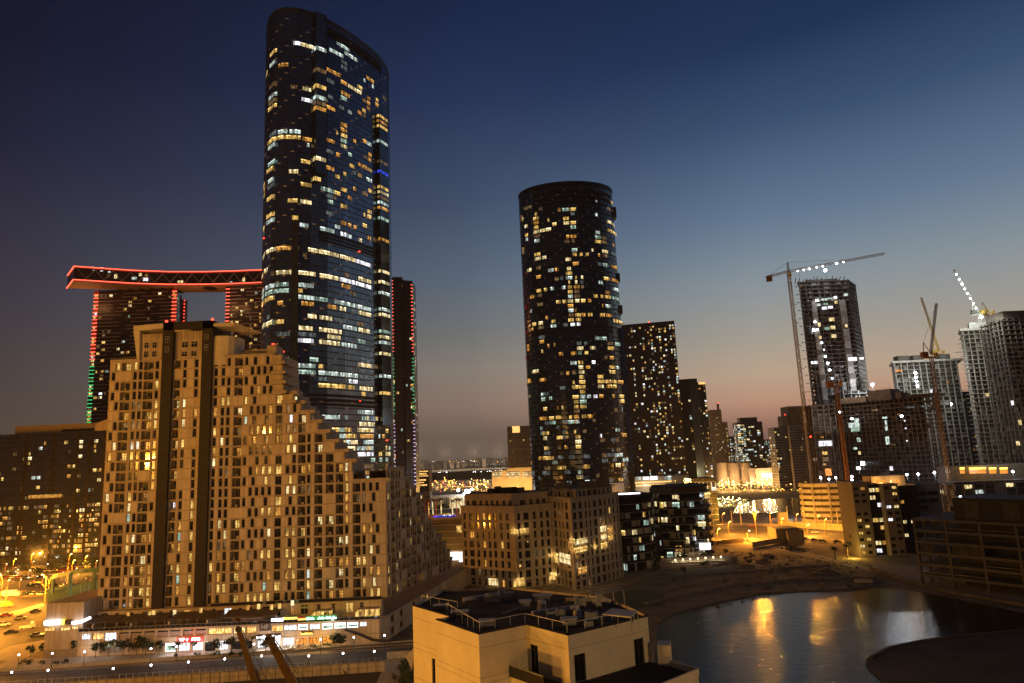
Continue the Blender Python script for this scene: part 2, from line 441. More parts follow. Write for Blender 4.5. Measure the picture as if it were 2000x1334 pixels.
def pixel_lit(T, pts, z0, fh, L, zw=(.2, .86), d=.07, pane=1.25):
    seen = set()
    for x0, x1, y, k in L:
        xm = (x0+x1)/2; h0 = hit(pts, xm, y)
        if not h0: continue
        j = round((h0[2]-z0)/fh-.5); z = z0+j*fh
        n = max(1, round((x1-x0)/9))
        for q in range(n):
            a = x0+(x1-x0)*q/n; b_ = x0+(x1-x0)*(q+1)/n
            ha = hit(pts, (a+b_)/2, y)
            if not ha: continue
            i, u, _ = ha; p0 = pts[i]; F = Fr(p0, pts[(i+1) % len(pts)]-p0)
            key = (i, round(u, 0), j)
            if key in seen: continue
            seen.add(key)
            D = (p0+F.U*u).length; fo = max(.25, abs(F.N.dot((p0+F.U*u).normalized())))
            w = (b_-a)/F_*D/fo*.96
            w = min(w, 9)
            m_ = k
            T.cand('window', window_cell(F, u-w/2, u+w/2, z+fh*zw[0], z+fh*zw[1], m_, max(2, round(w/pane)), d=d), litname(m_))

# ------------------------------------------------------------------ tallest tower
T = Thing('glass_tower', 'tallest dark curved glass skyscraper with stacked lit offices and a tall fin on its face', 'skyscraper', (-105, 380, 0))
front = [(516, 366), (521, 354), (533, 348), (552, 346), (580, 347), (607, 351), (640, 358), (672, 367), (703, 378), (727, 388), (746, 398), (757, 408), (762, 420)]
def xy(px, Y, py=300): p = A(px, py, Y); return V((p.x, p.y, 0))
pth = [xy(px, Y) for px, Y in front]
back = [pth[-1]+V((-6, 22, 0)), pth[-1]+V((-30, 30, 0)), pth[0]+V((22, 24, 0)), pth[0]+V((4, 14, 0))]
tp = pth+back
# subdivide, keeping the curve
tpts = subdiv(tp, 4.2)
ZT = A(560, 18, 346).z; fh = 3.3
b_ = MB(); b_.prism(tpts, 0, ZT, 'tower_glass', top='roof_dark'); T.part('curtain_wall', b_)
s = MB(); ac = MB(); nf = int(ZT/fh)
for q, (i, F, L, c) in enumerate(mods(tpts)):
    for j in range(8, nf+1): s.fq(F, 0, L, .05, j*fh-.32, j*fh+.32, 'tower_band')
    for k in range(2): s.fbox(F, L*k/2-.05, L*k/2+.05, 0, .08, 30, ZT, 'tower_band', skip=(0, 1, 4))
    for j in range(8, nf):
        if (q*3+j*2) % 5 == 0: ac.fq(F, L*.15, L*.62, .1, j*fh-.3, j*fh+.34, 'accent')
T.part('spandrel_band', s); o = T.part('accent_panel', ac); o['kind'] = 'stuff'
Z1 = 2.778; up = """132,170,272,w 258,297,248,W 300,368,262,y 492,562,262,c 453,530,275,c 535,607,318,c 130,160,355,c 178,230,353,a 105,125,402,w 128,172,452,d 245,280,457,d 308,355,472,y
125,170,517,c 302,362,538,W 125,170,552,d 122,168,583,w 437,485,580,a 438,515,400,a 440,480,455,g 518,550,345,g 518,550,378,g 517,550,458,a 555,605,482,y 605,632,475,w 600,628,505,y 517,565,522,a 517,550,548,G
555,575,597,c 607,628,600,a 632,650,608,w 655,672,435,a 678,695,450,a 640,650,445,c 685,695,480,c 635,650,550,a 657,675,545,a 657,675,570,a 657,675,600,a 635,650,635,d 705,720,548,w 703,720,578,a 515,550,672,a 515,550,705,a 515,550,738,w 515,550,768,G 515,550,800,y
490,500,720,w 130,165,715,g 175,225,715,c 237,297,722,c 118,165,750,w 165,297,752,w 307,358,767,a 437,483,770,a 122,158,783,c 330,345,800,c 635,655,760,a 657,682,773,c 300,350,866,w 122,157,883,G 115,150,917,w 235,285,922,y 490,510,850,a 437,480,900,a
555,575,845,G 610,635,900,a 637,657,912,a 660,685,930,w 530,545,930,w 485,510,945,w 122,150,985,c 92,108,995,w 120,155,1018,g 95,108,1028,a 298,357,1000,w 515,550,1020,w 407,430,1022,G 432,480,1030,G 483,513,1045,w 655,685,985,c 608,630,965,w 578,595,945,g
583,600,1015,a 635,660,1040,a 665,685,1050,w 437,475,1065,g 553,575,1065,a 113,158,1088,w 228,280,1092,w 295,357,1100,y 92,108,1062,w 515,550,1118,w 112,157,1158,w 112,157,1192,c 437,478,1165,g 660,682,1142,w 640,652,1165,w 660,682,1172,w 92,105,1235,w
292,340,1237,c 483,512,1240,c 515,545,1217,a 555,572,1225,a 585,600,1240,a 635,657,1225,w 403,480,1262,c 515,545,1280,W 550,575,1290,c 612,630,1310,y 660,680,1300,a 583,598,765,a 430,475,835,g 665,682,835,a 660,680,875,a 640,655,850,d 745,760,540,d 730,745,1000,d"""
KM = dict(w='lit_warm', a='lit_amber', y='lit_cream', c='lit_cool', g='lit_grey', G='lit_green', W='lit_white', d='lit_dim', b='lit_blue')
def parse(txt, ox, oy, z): return [(ox+float(a)/z, ox+float(b)/z, oy+float(c)/z, KM[k]) for a, b, c, k in (e.split(',') for e in txt.split())]
pixel_lit(T, tpts, 0, fh, parse(up, 480, 0, Z1))
lo = """80,150,125,y 155,265,120,a 313,465,140,y 472,550,178,y 550,628,200,W 75,110,235,y 125,145,232,d 153,262,228,y 265,350,240,y 370,470,258,y 495,520,245,d 475,560,282,W 565,628,270,y 562,628,298,W 75,150,312,c 155,215,312,G 265,340,316,c 480,525,312,a
75,215,347,G 265,345,352,c 350,410,360,G 445,540,380,c 540,628,400,c 72,145,383,w 160,185,383,a 280,340,392,a 410,460,407,a 472,502,417,y 530,550,425,g 565,628,437,y 312,355,468,y 370,432,480,y 447,500,488,g 560,590,500,d 75,130,500,y 150,190,495,w 265,335,505,y 368,480,515,y 490,555,527,c 565,620,543,y
155,220,538,g 262,350,545,g 410,475,552,y 262,340,580,W 368,470,592,y 480,555,603,c 565,600,572,G 150,215,688,c 218,255,690,y 262,350,694,c 262,350,728,G 365,470,740,c 475,560,748,c 565,625,752,g 562,635,716,y 518,560,785,W 365,500,818,w 510,545,825,w 572,635,828,y
562,638,942,c 330,365,972,G 370,470,976,c 570,635,984,y 390,530,1014,w 560,640,1018,y 405,450,1050,y 460,500,1056,c 505,555,1054,w 573,640,1054,a 410,500,1088,y 510,560,1092,y 590,640,1094,c 480,545,1130,y 560,640,1132,c 562,640,1162,W 560,640,1196,d 600,640,1225,a"""
pixel_lit(T, tpts, 0, fh, parse(lo, 480, 440, 2.567))
# scattered faint rooms
random_lit(T, tpts, 0, ZT-40, fh, .022, dict(lit_grey=3, lit_dim=3, lit_warm=1, lit_green=1), panes=3, z_lo=90, colbias=False)
random_lit(T, tpts, 0, 84, fh, .36, dict(lit_warm=4, lit_cream=4, lit_green=3, lit_amber=1, lit_cool=1), panes=4, z_lo=36, colbias=False, d=.1, zw=(.2, .86))
# the crown louvre, mechanical floors
def ringbox(T, pts, xr, z0, z1, dep, mat_, name):
    q = MB()
    for i, F, L, c in mods(pts):
        sx = scr(V((c.x, c.y, z0)))
        if sx and xr[0] <= sx.x <= xr[1]: q.fbox(F, -.02, L+.02, -1, dep, z0, z1, mat_)
    return T.part(name, q)
zz = A(680, 478, 368).z
for k in range(3): ringbox(T, tpts, (622, 735), zz-1.5+k*2, zz-.3+k*2, .5, 'round_band', 'louvre')
zz = A(640, 785, 358).z
for k in range(3): ringbox(T, tpts, (600, 758), zz-2+k*2.4, zz-.6+k*2.4, .5, 'dark_cladding', 'louvre')
zz = A(700, 100, 378).z
for k in range(3): ringbox(T, tpts, (632, 745), zz-3+k*2.2, zz-1.6+k*2.2, .45, 'dark_cladding', 'louvre')
# parapet rim
ringbox(T, tpts, (500, 770), ZT-1.2, ZT+1.2, .3, 'tower_band', 'parapet')
# fins standing proud of the face
def fin(px0, px1, y0, y1, dep, mat_, name='fin', lits=()):
    h0 = hit(tpts, px0, (y0+y1)/2); h1 = hit(tpts, px1, (y0+y1)/2)
    p0 = tpts[h0[0]]; F0 = Fr(p0, tpts[(h0[0]+1) % len(tpts)]-p0); a = p0+F0.U*h0[1]
    p1 = tpts[h1[0]]; F1 = Fr(p1, tpts[(h1[0]+1) % len(tpts)]-p1); b_ = p1+F1.U*h1[1]
    F = Fr(a, b_-a); L = (b_-a).length; D = a.y
    za = A(px0, y1, D).z; zb = A(px0, y0, D).z
    q = MB(); q.fbox(F, 0, L, -3, dep, za, zb, mat_)
    n = int((zb-za)/fh)
    for j in range(n): q.fq(F, 0, L, dep+.05, za+j*fh, za+j*fh+.35, 'tower_band')
    q.fbox(F, -.15, .15, dep, dep+.12, za, zb, 'tower_band'); q.fbox(F, L-.15, L+.15, dep, dep+.12, za, zb, 'tower_band')
    T.part(name, q)
    for y, k in lits:
        zc = A((px0+px1)/2, y, D).z; j = round((zc-za)/fh-.5); z = za+j*fh
        w = window_cell(F, .1, L-.1, z+fh*.2, z+fh*.9, k, 4, d=dep+.09)
        FL = Fr(F.p(0, -1.5, 0), F.N); w.fq(FL, 1.6, 1.5+dep, .06, z+fh*.2, z+fh*.9, k)
        T.cand('window', w, litname(k))
fin(612, 632, 27, 340, 3.2, 'tower_glass', lits=[(95, 'lit_cool'), (137, 'lit_dim'), (171, 'lit_warm'), (196, 'lit_cool'), (207, 'lit_dim'), (218, 'lit_amber'), (312, 'lit_cream')])
fin(611, 624, 342, 356, 1.8, 'tower_glass', lits=[(349, 'lit_warm')])
fin(568, 581, 428, 900, 1.8, 'tower_band', lits=[(433, 'lit_warm')])
# corner stack of bay windows in front of the dark recess on the right
zr0, zr1 = A(742, 830, 392).z, A(742, 222, 392).z
a = xy(738, 392, 500); b_ = xy(755, 400, 500)
F = Fr(a, b_-a); L = (b_-a).length
q = MB(); q.fbox(F, 0, L, -4, 2.2, zr0, zr1, 'round_glass'); T.part('corner_bay', q)
for y, k in [(225, 'w'), (235, 'a'), (246, 'w'), (277, 'c'), (309, 'd'), (330, 'b'), (363, 'w'), (373, 'y'), (386, 'd'), (397, 'c'), (408, 'a'), (419, 'G'), (463, 'a'), (526, 'y'), (552, 'y'), (566, 'c'), (603, 'c'), (617, 'y'), (643, 'G'), (657, 'y'), (670, 'c'), (684, 'y'), (738, 'c'), (765, 'w')]:
    z = round(A(742, y, 390).z/fh)*fh
    w = window_cell(F, L*.05, L*.95, z-.9, z+.9, KM[k], 5, d=2.27); FR = Fr(F.p(L, 2.2, 0), -F.N)
    FL = Fr(F.p(0, -4, 0), F.N); w.fq(FL, 4.2, 6.0, .06, z-.9, z+.9, KM[k])
    T.cand('window', w, litname(k))
# glazed blade wall rising along the right edge
a = xy(757.5, 406, 700); b_ = xy(763.5, 411, 700); F = Fr(a, b_-a); L = (b_-a).length
q = MB(); q.fbox(F, 0, L, -10, 1, 0, A(762, 250, 408).z, 'tower_glass')
for j in range(20, 66): q.fq(F, 0, L, 1.05, j*fh-.2, j*fh+.2, 'tower_band')
T.part('side_blade', q)
# red obstruction lights on the facade
for px, y in [(516, 465), (701, 491), (534, 672), (553, 687), (702, 783), (753, 810), (755, 860)]:
    h = hit(tpts, px, y)
    if h:
        p0 = tpts[h[0]]; F = Fr(p0, tpts[(h[0]+1) % len(tpts)]-p0)
        q = MB(); q.fbox(F, h[1]-.6, h[1]+.6, 0, .5, h[2]-.25, h[2]+.25, 'bulb_red'); T.part('warning_light', q)
T.done()

# ------------------------------------------------------------------ round tower
T = Thing('round_tower', 'dark oval glass tower full of yellow lit flats, in the middle of the skyline', 'skyscraper', (44, 480, 0))
cx, cyy, rx, ry = 44.2, 482, 34.6, 24
el = [(cx+rx*cos(t_*pi/60-pi), cyy+ry*sin(t_*pi/60-pi)) for t_ in range(120)]
rp = subdiv(el, 4.1, True); ZR = 246.2; fh = 3.3
bm = MB(); bm.prism(rp, 0, ZR, 'round_glass', top='roof_dark'); T.part('curtain_wall', bm)
s = MB(); ac = MB(); nf = int(ZR/fh)
for q_, (i, F, L, c) in enumerate(mods(rp)):
    for j in range(10, nf+1): s.fq(F, 0, L, .05, j*fh-.55, j*fh+.3, 'round_band')
    s.fbox(F, -.08, .08, 0, .1, 20, ZR, 'round_band', skip=(0, 1, 4))
    for j in range(10, nf):
        if (q_*2+j) % 3 == 0: ac.fq(F, L*.40, L*.60, .12, j*fh-.38, j*fh+.28, 'accent')
T.part('spandrel_band', s); o = T.part('accent_panel', ac); o['kind'] = 'stuff'
ringbox(T, rp, (1000, 1250), ZR-1.5, ZR+.8, .35, 'round_band', 'parapet')
for zt in (ZR-7, ZR-11, ZR-15): ringbox(T, rp, (1040, 1190), zt-.8, zt+.8, .35, 'dark_cladding', 'louvre')
for y in (640, 647): zt = A(1120, y, 460).z; ringbox(T, rp, (1040, 1200), zt-.8, zt+.8, .35, 'dark_cladding', 'louvre')
for y0 in (418, 482, 745): zt = A(1060, y0, 462).z; ringbox(T, rp, (1010, 1120) if y0 != 418 else (1165, 1215), zt-.35, zt+.35, .5, 'tower_band', 'ledge')
Z3 = 4.17; rt = """180,243,285,d 300,330,262,d 270,288,327,w 455,480,293,a 492,545,290,G 550,605,285,w 560,595,325,g 765,778,225,c 760,780,322,c 885,903,243,w 858,920,297,d 155,175,368,w 255,303,367,w 185,213,425,y 375,388,385,w 413,447,417,w 500,548,370,w 503,550,407,y 560,605,405,w 260,303,403,a 262,300,440,w
258,310,480,y 312,405,465,y 190,215,500,w 560,605,443,G 765,800,478,c 863,932,413,y 863,932,453,w 265,315,515,d 527,550,520,a 560,608,517,a 760,808,517,G 812,853,520,d 265,310,552,c 195,215,540,c 510,555,558,d 570,597,553,d 760,810,555,w 815,858,558,d 905,915,568,a
570,617,632,G 733,747,630,y 818,865,635,y 890,930,640,g 265,317,668,w 515,565,677,y 577,613,672,w 635,660,670,w 683,710,670,w 785,800,670,a 820,862,672,d 268,320,707,y 327,365,697,y 575,625,712,a 530,563,755,y 375,425,768,c 433,462,764,a 783,815,745,g 825,868,750,G 890,945,755,a 205,245,800,y
520,573,795,w 280,320,822,a 280,320,780,d 520,575,832,c 598,610,828,w 645,662,825,y 430,465,840,d 475,500,838,g 785,822,865,c 832,882,867,w 898,950,872,a 543,555,870,w 597,615,870,y 640,670,868,g 535,572,910,w 587,635,908,a 645,672,905,d 488,518,913,c 283,322,938,w 343,370,928,w 395,425,923,c
537,577,948,w 590,633,948,d 842,877,945,a 905,955,950,c 230,270,988,a 290,325,975,d 540,580,990,c 590,637,987,d 748,780,983,w 805,825,983,w 840,888,987,w 443,480,1037,w 495,525,1032,w 537,583,1030,y 597,635,1025,y 645,682,1022,w 700,728,1020,a 898,975,1030,G 537,585,1070,a 290,335,1055,d
845,890,1065,c 815,825,1060,a 543,585,1107,c 595,608,1105,a 230,243,1107,c 595,645,1143,w 650,682,1143,a 700,738,1140,w 800,840,1140,w 850,893,1143,a 543,585,1150,d 357,375,1163,a 540,587,1190,w 603,648,1187,w 910,983,1188,w 405,438,1200,w 250,280,1222,w 300,335,1215,y 398,445,1238,c 500,540,1235,g 560,597,1228,W 612,642,1223,W
300,345,1252,d 245,257,1265,a 300,350,1320,g"""
pixel_lit(T, rp, 0, fh, parse(rt, 980, 340, Z3), zw=(.16, .84))
rt2 = """610,650,112,g 672,700,108,g 760,855,105,G 862,905,110,d 610,665,152,y 718,762,152,y 862,915,152,w 925,990,152,G 465,500,203,a 563,610,197,a 622,652,193,G 675,703,190,w 833,857,230,d 878,912,230,a 310,345,130,a 372,385,130,a 322,338,175,w 422,433,128,a 558,612,278,c 622,665,275,w 733,762,270,W 877,930,312,w 625,665,315,y 683,720,315,a
935,958,312,c 245,298,345,y 627,673,357,y 525,550,362,a 575,607,360,d 478,500,365,d 877,925,352,w 305,360,420,a 632,672,397,w 780,825,393,w 780,832,433,w 832,935,435,w 938,990,435,a 630,680,440,w 575,593,440,w 570,628,483,w 630,683,482,w 783,830,477,y 850,878,477,a 885,937,477,w 638,680,522,w 473,520,490,g
575,630,567,w 638,682,562,c 695,727,560,c 747,780,560,W 795,828,560,a 902,922,555,a 960,1015,558,w 960,1018,600,w 587,628,605,w 637,690,605,G 320,340,545,c 322,355,590,G 340,370,663,w 590,625,648,w 638,692,648,w 450,462,655,a 490,505,655,w 345,370,730,a 385,425,728,w 548,572,718,w 585,630,718,a 650,690,715,w 700,745,715,a
540,592,762,G 600,635,760,c 332,385,852,w 338,368,900,y 445,495,890,w 600,640,880,w 588,605,845,w 660,690,835,d 800,815,882,W 345,385,980,w 600,648,930,y 603,645,968,w 455,482,975,d 512,535,975,a 980,1045,868,a 930,955,915,d 335,405,1068,w 300,318,1070,a 410,425,1068,w 345,395,1020,g 600,640,1018,d 545,590,1055,g 665,718,1050,g
455,525,1143,w 665,718,1137,w 818,860,1045,d 815,865,1085,g 925,985,1045,c 990,1038,1083,c 930,970,1128,y 895,912,1130,a 345,395,1128,d 625,645,1187,G 612,665,1228,w 680,718,1265,c 890,912,1170,d 530,570,1268,g 740,770,1262,g 345,390,1185,g"""
pixel_lit(T, rp, 0, fh, parse(rt2, 980, 640, 4.17), zw=(.16, .84))
random_lit(T, rp, 0, 105, fh, .10, dict(lit_grey=3, lit_dim=4, lit_amber=2, lit_warm=1, lit_green=1), panes=3, z_lo=36, colbias=False)
# glazed boxes that stick out at the two sides
for (px, y0, y1, k) in [(1019, 422, 440, 'lit_dim'), (1022, 484, 502, 'lit_dim'), (1032, 672, 690, 'lit_amber'), (1033, 738, 752, 'lit_amber')]:
    p = A(px, (y0+y1)/2, 478); z0_, z1_ = A(px, y1, 478).z, A(px, y0, 478).z
    q = MB(); q.box(p.x-.8, p.x+2.5, 474, 482, z0_, z1_, 'tower_band'); q.box(p.x-.9, p.x+1.2, 473.8, 474, z0_+1, z1_-1, k); T.part('side_balcony', q)
for (px, y0, y1) in [(1202, 408, 428), (1209, 536, 552), (1214, 598, 614), (1228, 815, 830)]:
    p = A(px, (y0+y1)/2, 478); z0_, z1_ = A(px, y1, 478).z, A(px, y0, 478).z
    q = MB(); q.box(p.x-2.4, p.x+.1, 474, 482, z0_, z1_, 'tower_band'); T.part('side_balcony', q)
# slender glass service blade down the right side
a = V((cx+rx*.93, cyy-ry*.37, 0)); q = MB(); q.box(a.x-.6, a.x+2.6, a.y-1.2, a.y+3, 0, A(1210, 640, 470).z, 'tower_glass')
for j in range(12, 45): q.box(a.x-.7, a.x+2.7, a.y-1.3, a.y-1.2, j*3.3-.3, j*3.3+.3, 'tower_band')
T.part('service_blade', q)
for y in (535, 600, 650, 700): 
    p = A(1027, y, 474); q = MB(); q.box(p.x-.3, p.x+.4, 473.2, 474, p.z-.9, p.z+.9, 'led_red_dim'); T.part('warning_light', q)
T.done()

# ------------------------------------------------------------------ twin gate towers and the sky bridge
def gate_tower(label, px0, px1, Y, ztop, dep, led, fh=3.3, slant=0):
    xa, xb = A(px0, 620, Y).x, A(px1, 620, Y).x
    T = Thing('gate_tower', label, 'skyscraper', ((xa+xb)/2, Y+dep/2, 0), None)
    pts = subdiv([V((xa, Y, 0)), V((xb, Y+slant, 0)), V((xb*(Y+dep)/Y+3, Y+dep+slant, 0)), V((xa*(Y+dep)/Y+3, Y+dep, 0))], 4.4)
    b_ = MB(); b_.prism(pts, 0, ztop, 'gate_wall', top='roof_dark'); T.part('facade', b_)
    F = Fr((xa, Y), (xb-xa, slant)); L = V((xb-xa, slant, 0)).length; s = MB(); nf = int(ztop/fh)
    for j in range(8, nf):
        z = j*fh
        u = rnd.uniform(0, 6)
        while u < L-3:
            w = rnd.uniform(8, 26); w = min(w, L-u)
            s.fbox(F, u, u+w, 0, .35, z-.22, z+.22, 'gate_strip', skip=(4,)); u += w+rnd.uniform(3, 12)
    T.part('balcony_strip', s)
    random_lit(T, pts, 0, ztop-2, fh, .20, HOME, panes=2, zw=(.25, .82), z_lo=60, span=(.18, .82), d=.1)
    for side, (uu, zones) in led.items():
        for z0_, z1_, mname in zones:
            q = MB(); j = int(z0_/fh)+1
            while j*fh < z1_:
                a, b2 = uu
                q.fbox(F, a, b2, .1, .5, j*fh-.26, j*fh+.26, mname); j += 1
            if q.f:
                o = T.part('led_strip', q)
        if len(zones) and 'red' in zones[0][2]:
            q = MB(); q.fbox(F, uu[0]+.2, uu[1]-.2, .02, .08, zones[0][0], zones[0][1], 'led_red_dim'); T.part('led_backing', q)
    return T, F, L
zb = A(300, 562, 600).z
LZ = [(A(180, 705, 600).z, zb, 'led_red'), (A(180, 900, 600).z, A(180, 712, 600).z, 'led_green')]
T, F, L = gate_tower('left tower of the red lit gateway, standing under the end of the high bridge', 181, 344, 602, zb, 24, {})
F0 = F
for uu in ((0, 4.4), (L-4.4, L)):
    for z0_, z1_, mname in LZ:
        q = MB(); j = int(z0_/3.3)+1
        while j*3.3 < z1_-1: q.fbox(F, uu[0], uu[1], .1, .5, j*3.3-.28, j*3.3+.28, mname); j += 1
        T.part('led_strip', q)
        if mname == 'led_red': q = MB(); q.fbox(F, uu[0]+.3, uu[1]-.3, .02, .08, z0_, z1_, 'led_red_dim'); T.part('led_backing', q)
T.done()
T, F, L = gate_tower('right tower of the red lit gateway, half hidden behind the tallest glass tower', 440, 560, 602, zb, 24, {})
for z0_, z1_, mname in LZ:
    q = MB(); j = int(z0_/3.3)+1
    while j*3.3 < z1_-1: q.fbox(F, 0, 3.6, .1, .5, j*3.3-.28, j*3.3+.28, mname); j += 1
    T.part('led_strip', q)
T.done()
# third tower to the right of the tallest tower: two faces with a dark groove
Y3 = 610; zt3 = A(785, 540, Y3).z
T = Thing('gate_tower', 'slim dark tower with red and green edge lights just right of the tallest tower', 'skyscraper', (A(785, 620, Y3).x, Y3+15, 0))
xa, xm, xb = A(764, 700, Y3).x, A(788, 700, Y3).x, A(806, 700, Y3).x
for nm, (x0, x1, Ya, Yb, zt) in {'main_slab': (xa, xm-.6, Y3, Y3+2, zt3), 'rear_slab': (xm+.6, xb, Y3+2, Y3+6, zt3-3)}.items():
    pts = subdiv([V((x0, Ya, 0)), V((x1, Yb, 0)), V((x1, Yb+22, 0)), V((x0, Ya+22, 0))], 3.6)
    b_ = MB(); b_.prism(pts, 0, zt, 'gate_wall', top='roof_dark')
    F = Fr((x0, Ya), (x1-x0, Yb-Ya)); L = V((x1-x0, Yb-Ya, 0)).length
    for j in range(6, int(zt/3.3)): b_.fq(F, 0, L, .05, j*3.3-.2, j*3.3+.2, 'tower_band')
    T.part(nm, b_)
    random_lit(T, pts, 0, zt-2, 3.3, .10, HOME, panes=2, z_lo=48, span=(.2, .8), d=.1)
    uu = (0, 2.6) if nm == 'main_slab' else (L-1.6, L)
    for z0_, z1_, mn in [(A(785, 690, Y3).z, zt-2, 'led_red'), (A(785, 810, Y3).z, A(785, 695, Y3).z, 'led_green'), (A(785, 950, Y3).z, A(785, 815, Y3).z, 'led_violet')]:
        q = MB(); j = int(z0_/3.3)+1
        while j*3.3 < z1_: q.fbox(F, uu[0], uu[1], .1, .4, j*3.3-.25, j*3.3+.25, mn); j += 1
        T.part('led_strip', q)
q = MB(); q.box(xm-.6, xm+.6, Y3+3, Y3+20, 0, zt3-2, 'dark_cladding'); T.part('core_groove', q)
q = MB(); q.box(xa-.4, xa+.6, Y3-.2, Y3+.6, zt3+2, zt3+3.4, 'bulb_red'); q.bar((xa, Y3+.2, zt3), (xa, Y3+.2, zt3+7), .3, 'steel'); T.part('warning_light', q)
T.done()
# sky bridge: a long curved box on top of the towers
T = Thing('sky_bridge', 'long curved bridge with red light lines joining the tops of the gateway towers', 'bridge', (A(320, 540, 600).x, 600, zb))
zt = A(330, 531.5, 588).z; zbb = zt-11.3; zb = zbb-.0
fpx = []
for px, y in ((144, 521), (200, 525), (260, 529), (330, 531.5), (400, 531.5), (460, 530), (507, 528), (580, 525)):
    d_ = ray(px, y); fpx.append((px, (zt-CAMH)*d_.y/d_.z))
fr = [A(px, 545, Y) for px, Y in fpx]; n = len(fr)
bk = [V((p.x, p.y+30, 0)) for p in fr]; bk[0] = V((A(131, 560, fr[0].y+26).x, fr[0].y+26, 0))
bm = MB()
for i in range(n-1):
    a, b_, c, d = fr[i], fr[i+1], bk[i+1], bk[i]
    for z, m_ in ((zbb, 'soffit'), (zt+.2, 'roof_dark')): bm.face([(a.x, a.y, z), (b_.x, b_.y, z), (c.x, c.y, z), (d.x, d.y, z)], m_)
T.part('deck', bm)
bm = MB()
for i in range(n-1):
    F = Fr(fr[i], fr[i+1]-fr[i]); L = (V((fr[i+1].x, fr[i+1].y, 0))-V((fr[i].x, fr[i].y, 0))).length
    bm.fq(F, 0, L, -1.2, zbb, zt, 'gate_wall'); bm.fbox(F, 0, L, -1.4, 0, zt-1.6, zt+.2, 'dark_cladding'); bm.fbox(F, 0, L, -1.4, 0, zbb, zbb+1.4, 'dark_cladding')
F = Fr(bk[0], fr[0]-bk[0]); LE = (V((fr[0].x, fr[0].y, 0))-bk[0]).length; bm.fq(F, 0, LE, 0, zbb, zt, 'gate_wall')
T.part('gallery_wall', bm)
bm = MB(); xs = fr[0].x+2
def fy(x):
    for i in range(n-1):
        if fr[i].x <= x <= fr[i+1].x: return fr[i].y+(fr[i+1].y-fr[i].y)*(x-fr[i].x)/(fr[i+1].x-fr[i].x)
    return fr[-1].y
k = 0
while xs < fr[-1].x-7:
    x2 = xs+6; za, zb2 = (zbb+1.4, zt-1.6) if k % 2 else (zt-1.6, zbb+1.4)
    bm.bar((xs, fy(xs)-.6, za), (x2, fy(x2)-.6, zb2), .4, 'gate_strip'); xs = x2; k += 1
T.part('truss', bm)
for zz_, nm in ((zt+.3, 'top'), (zbb-.05, 'bottom')):
    bm = MB()
    for i in range(n-1):
        bm.bar((fr[i].x, fr[i].y-.35, zz_), (fr[i+1].x, fr[i+1].y-.35, zz_), .75, 'led_red')
        bm.bar((fr[i].x, fr[i].y-.2, zz_-.9), (fr[i+1].x, fr[i+1].y-.2, zz_-.9), .9, 'led_red_dim')
    bm.bar((bk[0].x-.3, bk[0].y, zz_), (fr[0].x-.3, fr[0].y-.3, zz_), .75, 'led_red')
    T.part('led_line', bm)
for px0, px1, y0, y1, k in [(206, 212, 533, 540, 'c'), (218, 224, 533, 540, 'W'), (230, 235, 534, 541, 'c'), (228, 234, 544, 550, 'd'), (238, 245, 543, 551, 'y'), (261, 275, 545, 550, 'c'), (280, 294, 545, 551, 'W'), (277, 283, 535, 542, 'y'), (288, 292, 537, 542, 'a'), (341, 354, 546, 551, 'y'), (441, 446, 545, 550, 'c'), (448, 461, 546, 551, 'W'), (466, 471, 537, 550, 'y'), (478, 490, 545, 550, 'c'), (494, 504, 544, 549, 'g')]:
    x0, x1, z0_, z1_ = RC(px0, y0, px1, y1, 587); y_ = fy((x0+x1)/2)+1.0
    q = MB(); q.box(x0, x1, y_-.1, y_, z0_, z1_, KM[k]); T.cand('window', q, litname(KM[k]))
q = MB(); p = A(405, 566, 602); q.prism([(p.x+6*cos(t_*pi/8), 607+8*sin(t_*pi/8)) for t_ in range(16)], zbb-.35, zbb-.1, 'dark_cladding'); T.part('soffit_opening', q)
# dark support blocks between bridge and left tower
q = MB()
for px in range(192, 340, 20):
    x0, x1, z0_, z1_ = RC(px, 556, px+9, 566, 600); q.box(x0, x1, 598, 620, zb-.2, zbb, 'dark_cladding')
T.part('support_block', q)
T.done()
for px in (150, 170, 362, 385, 408, 432, 455, 520): lamp('soffit_light', A(px, 590, 588), 2600, (1, .42, .14), .6)
# thin far mast with red lights seen through the gate
T = Thing('radio_mast', 'thin dark mast seen through the gap of the gateway, above the apartment roof', 'mast', (A(351, 620, 900).x, 900, 0))
p = A(353, 577, 900); q = MB(); q.tube((p.x-1, 900, 0), (p.x, 900, p.z), 2.6, 'dark_cladding', 1.5); T.part('shaft', q)
T.done()
T = Thing('slim_tower', 'faint slim far tower edged with a column of red dots inside the gateway gap', 'tower', (A(360, 620, 1000).x, 1000, 0))
p = A(358, 585, 1000); q = MB(); q.box(p.x-3, p.x+2, 1000, 1010, 0, p.z, 'far_wall'); T.part('shaft', q)
for k in range(7):
    q = MB(); q.ball((p.x+2.4, 999, p.z-2-k*5.2), .8, 'bulb_red', 6, 3); T.part('warning_light', q)
T.done()
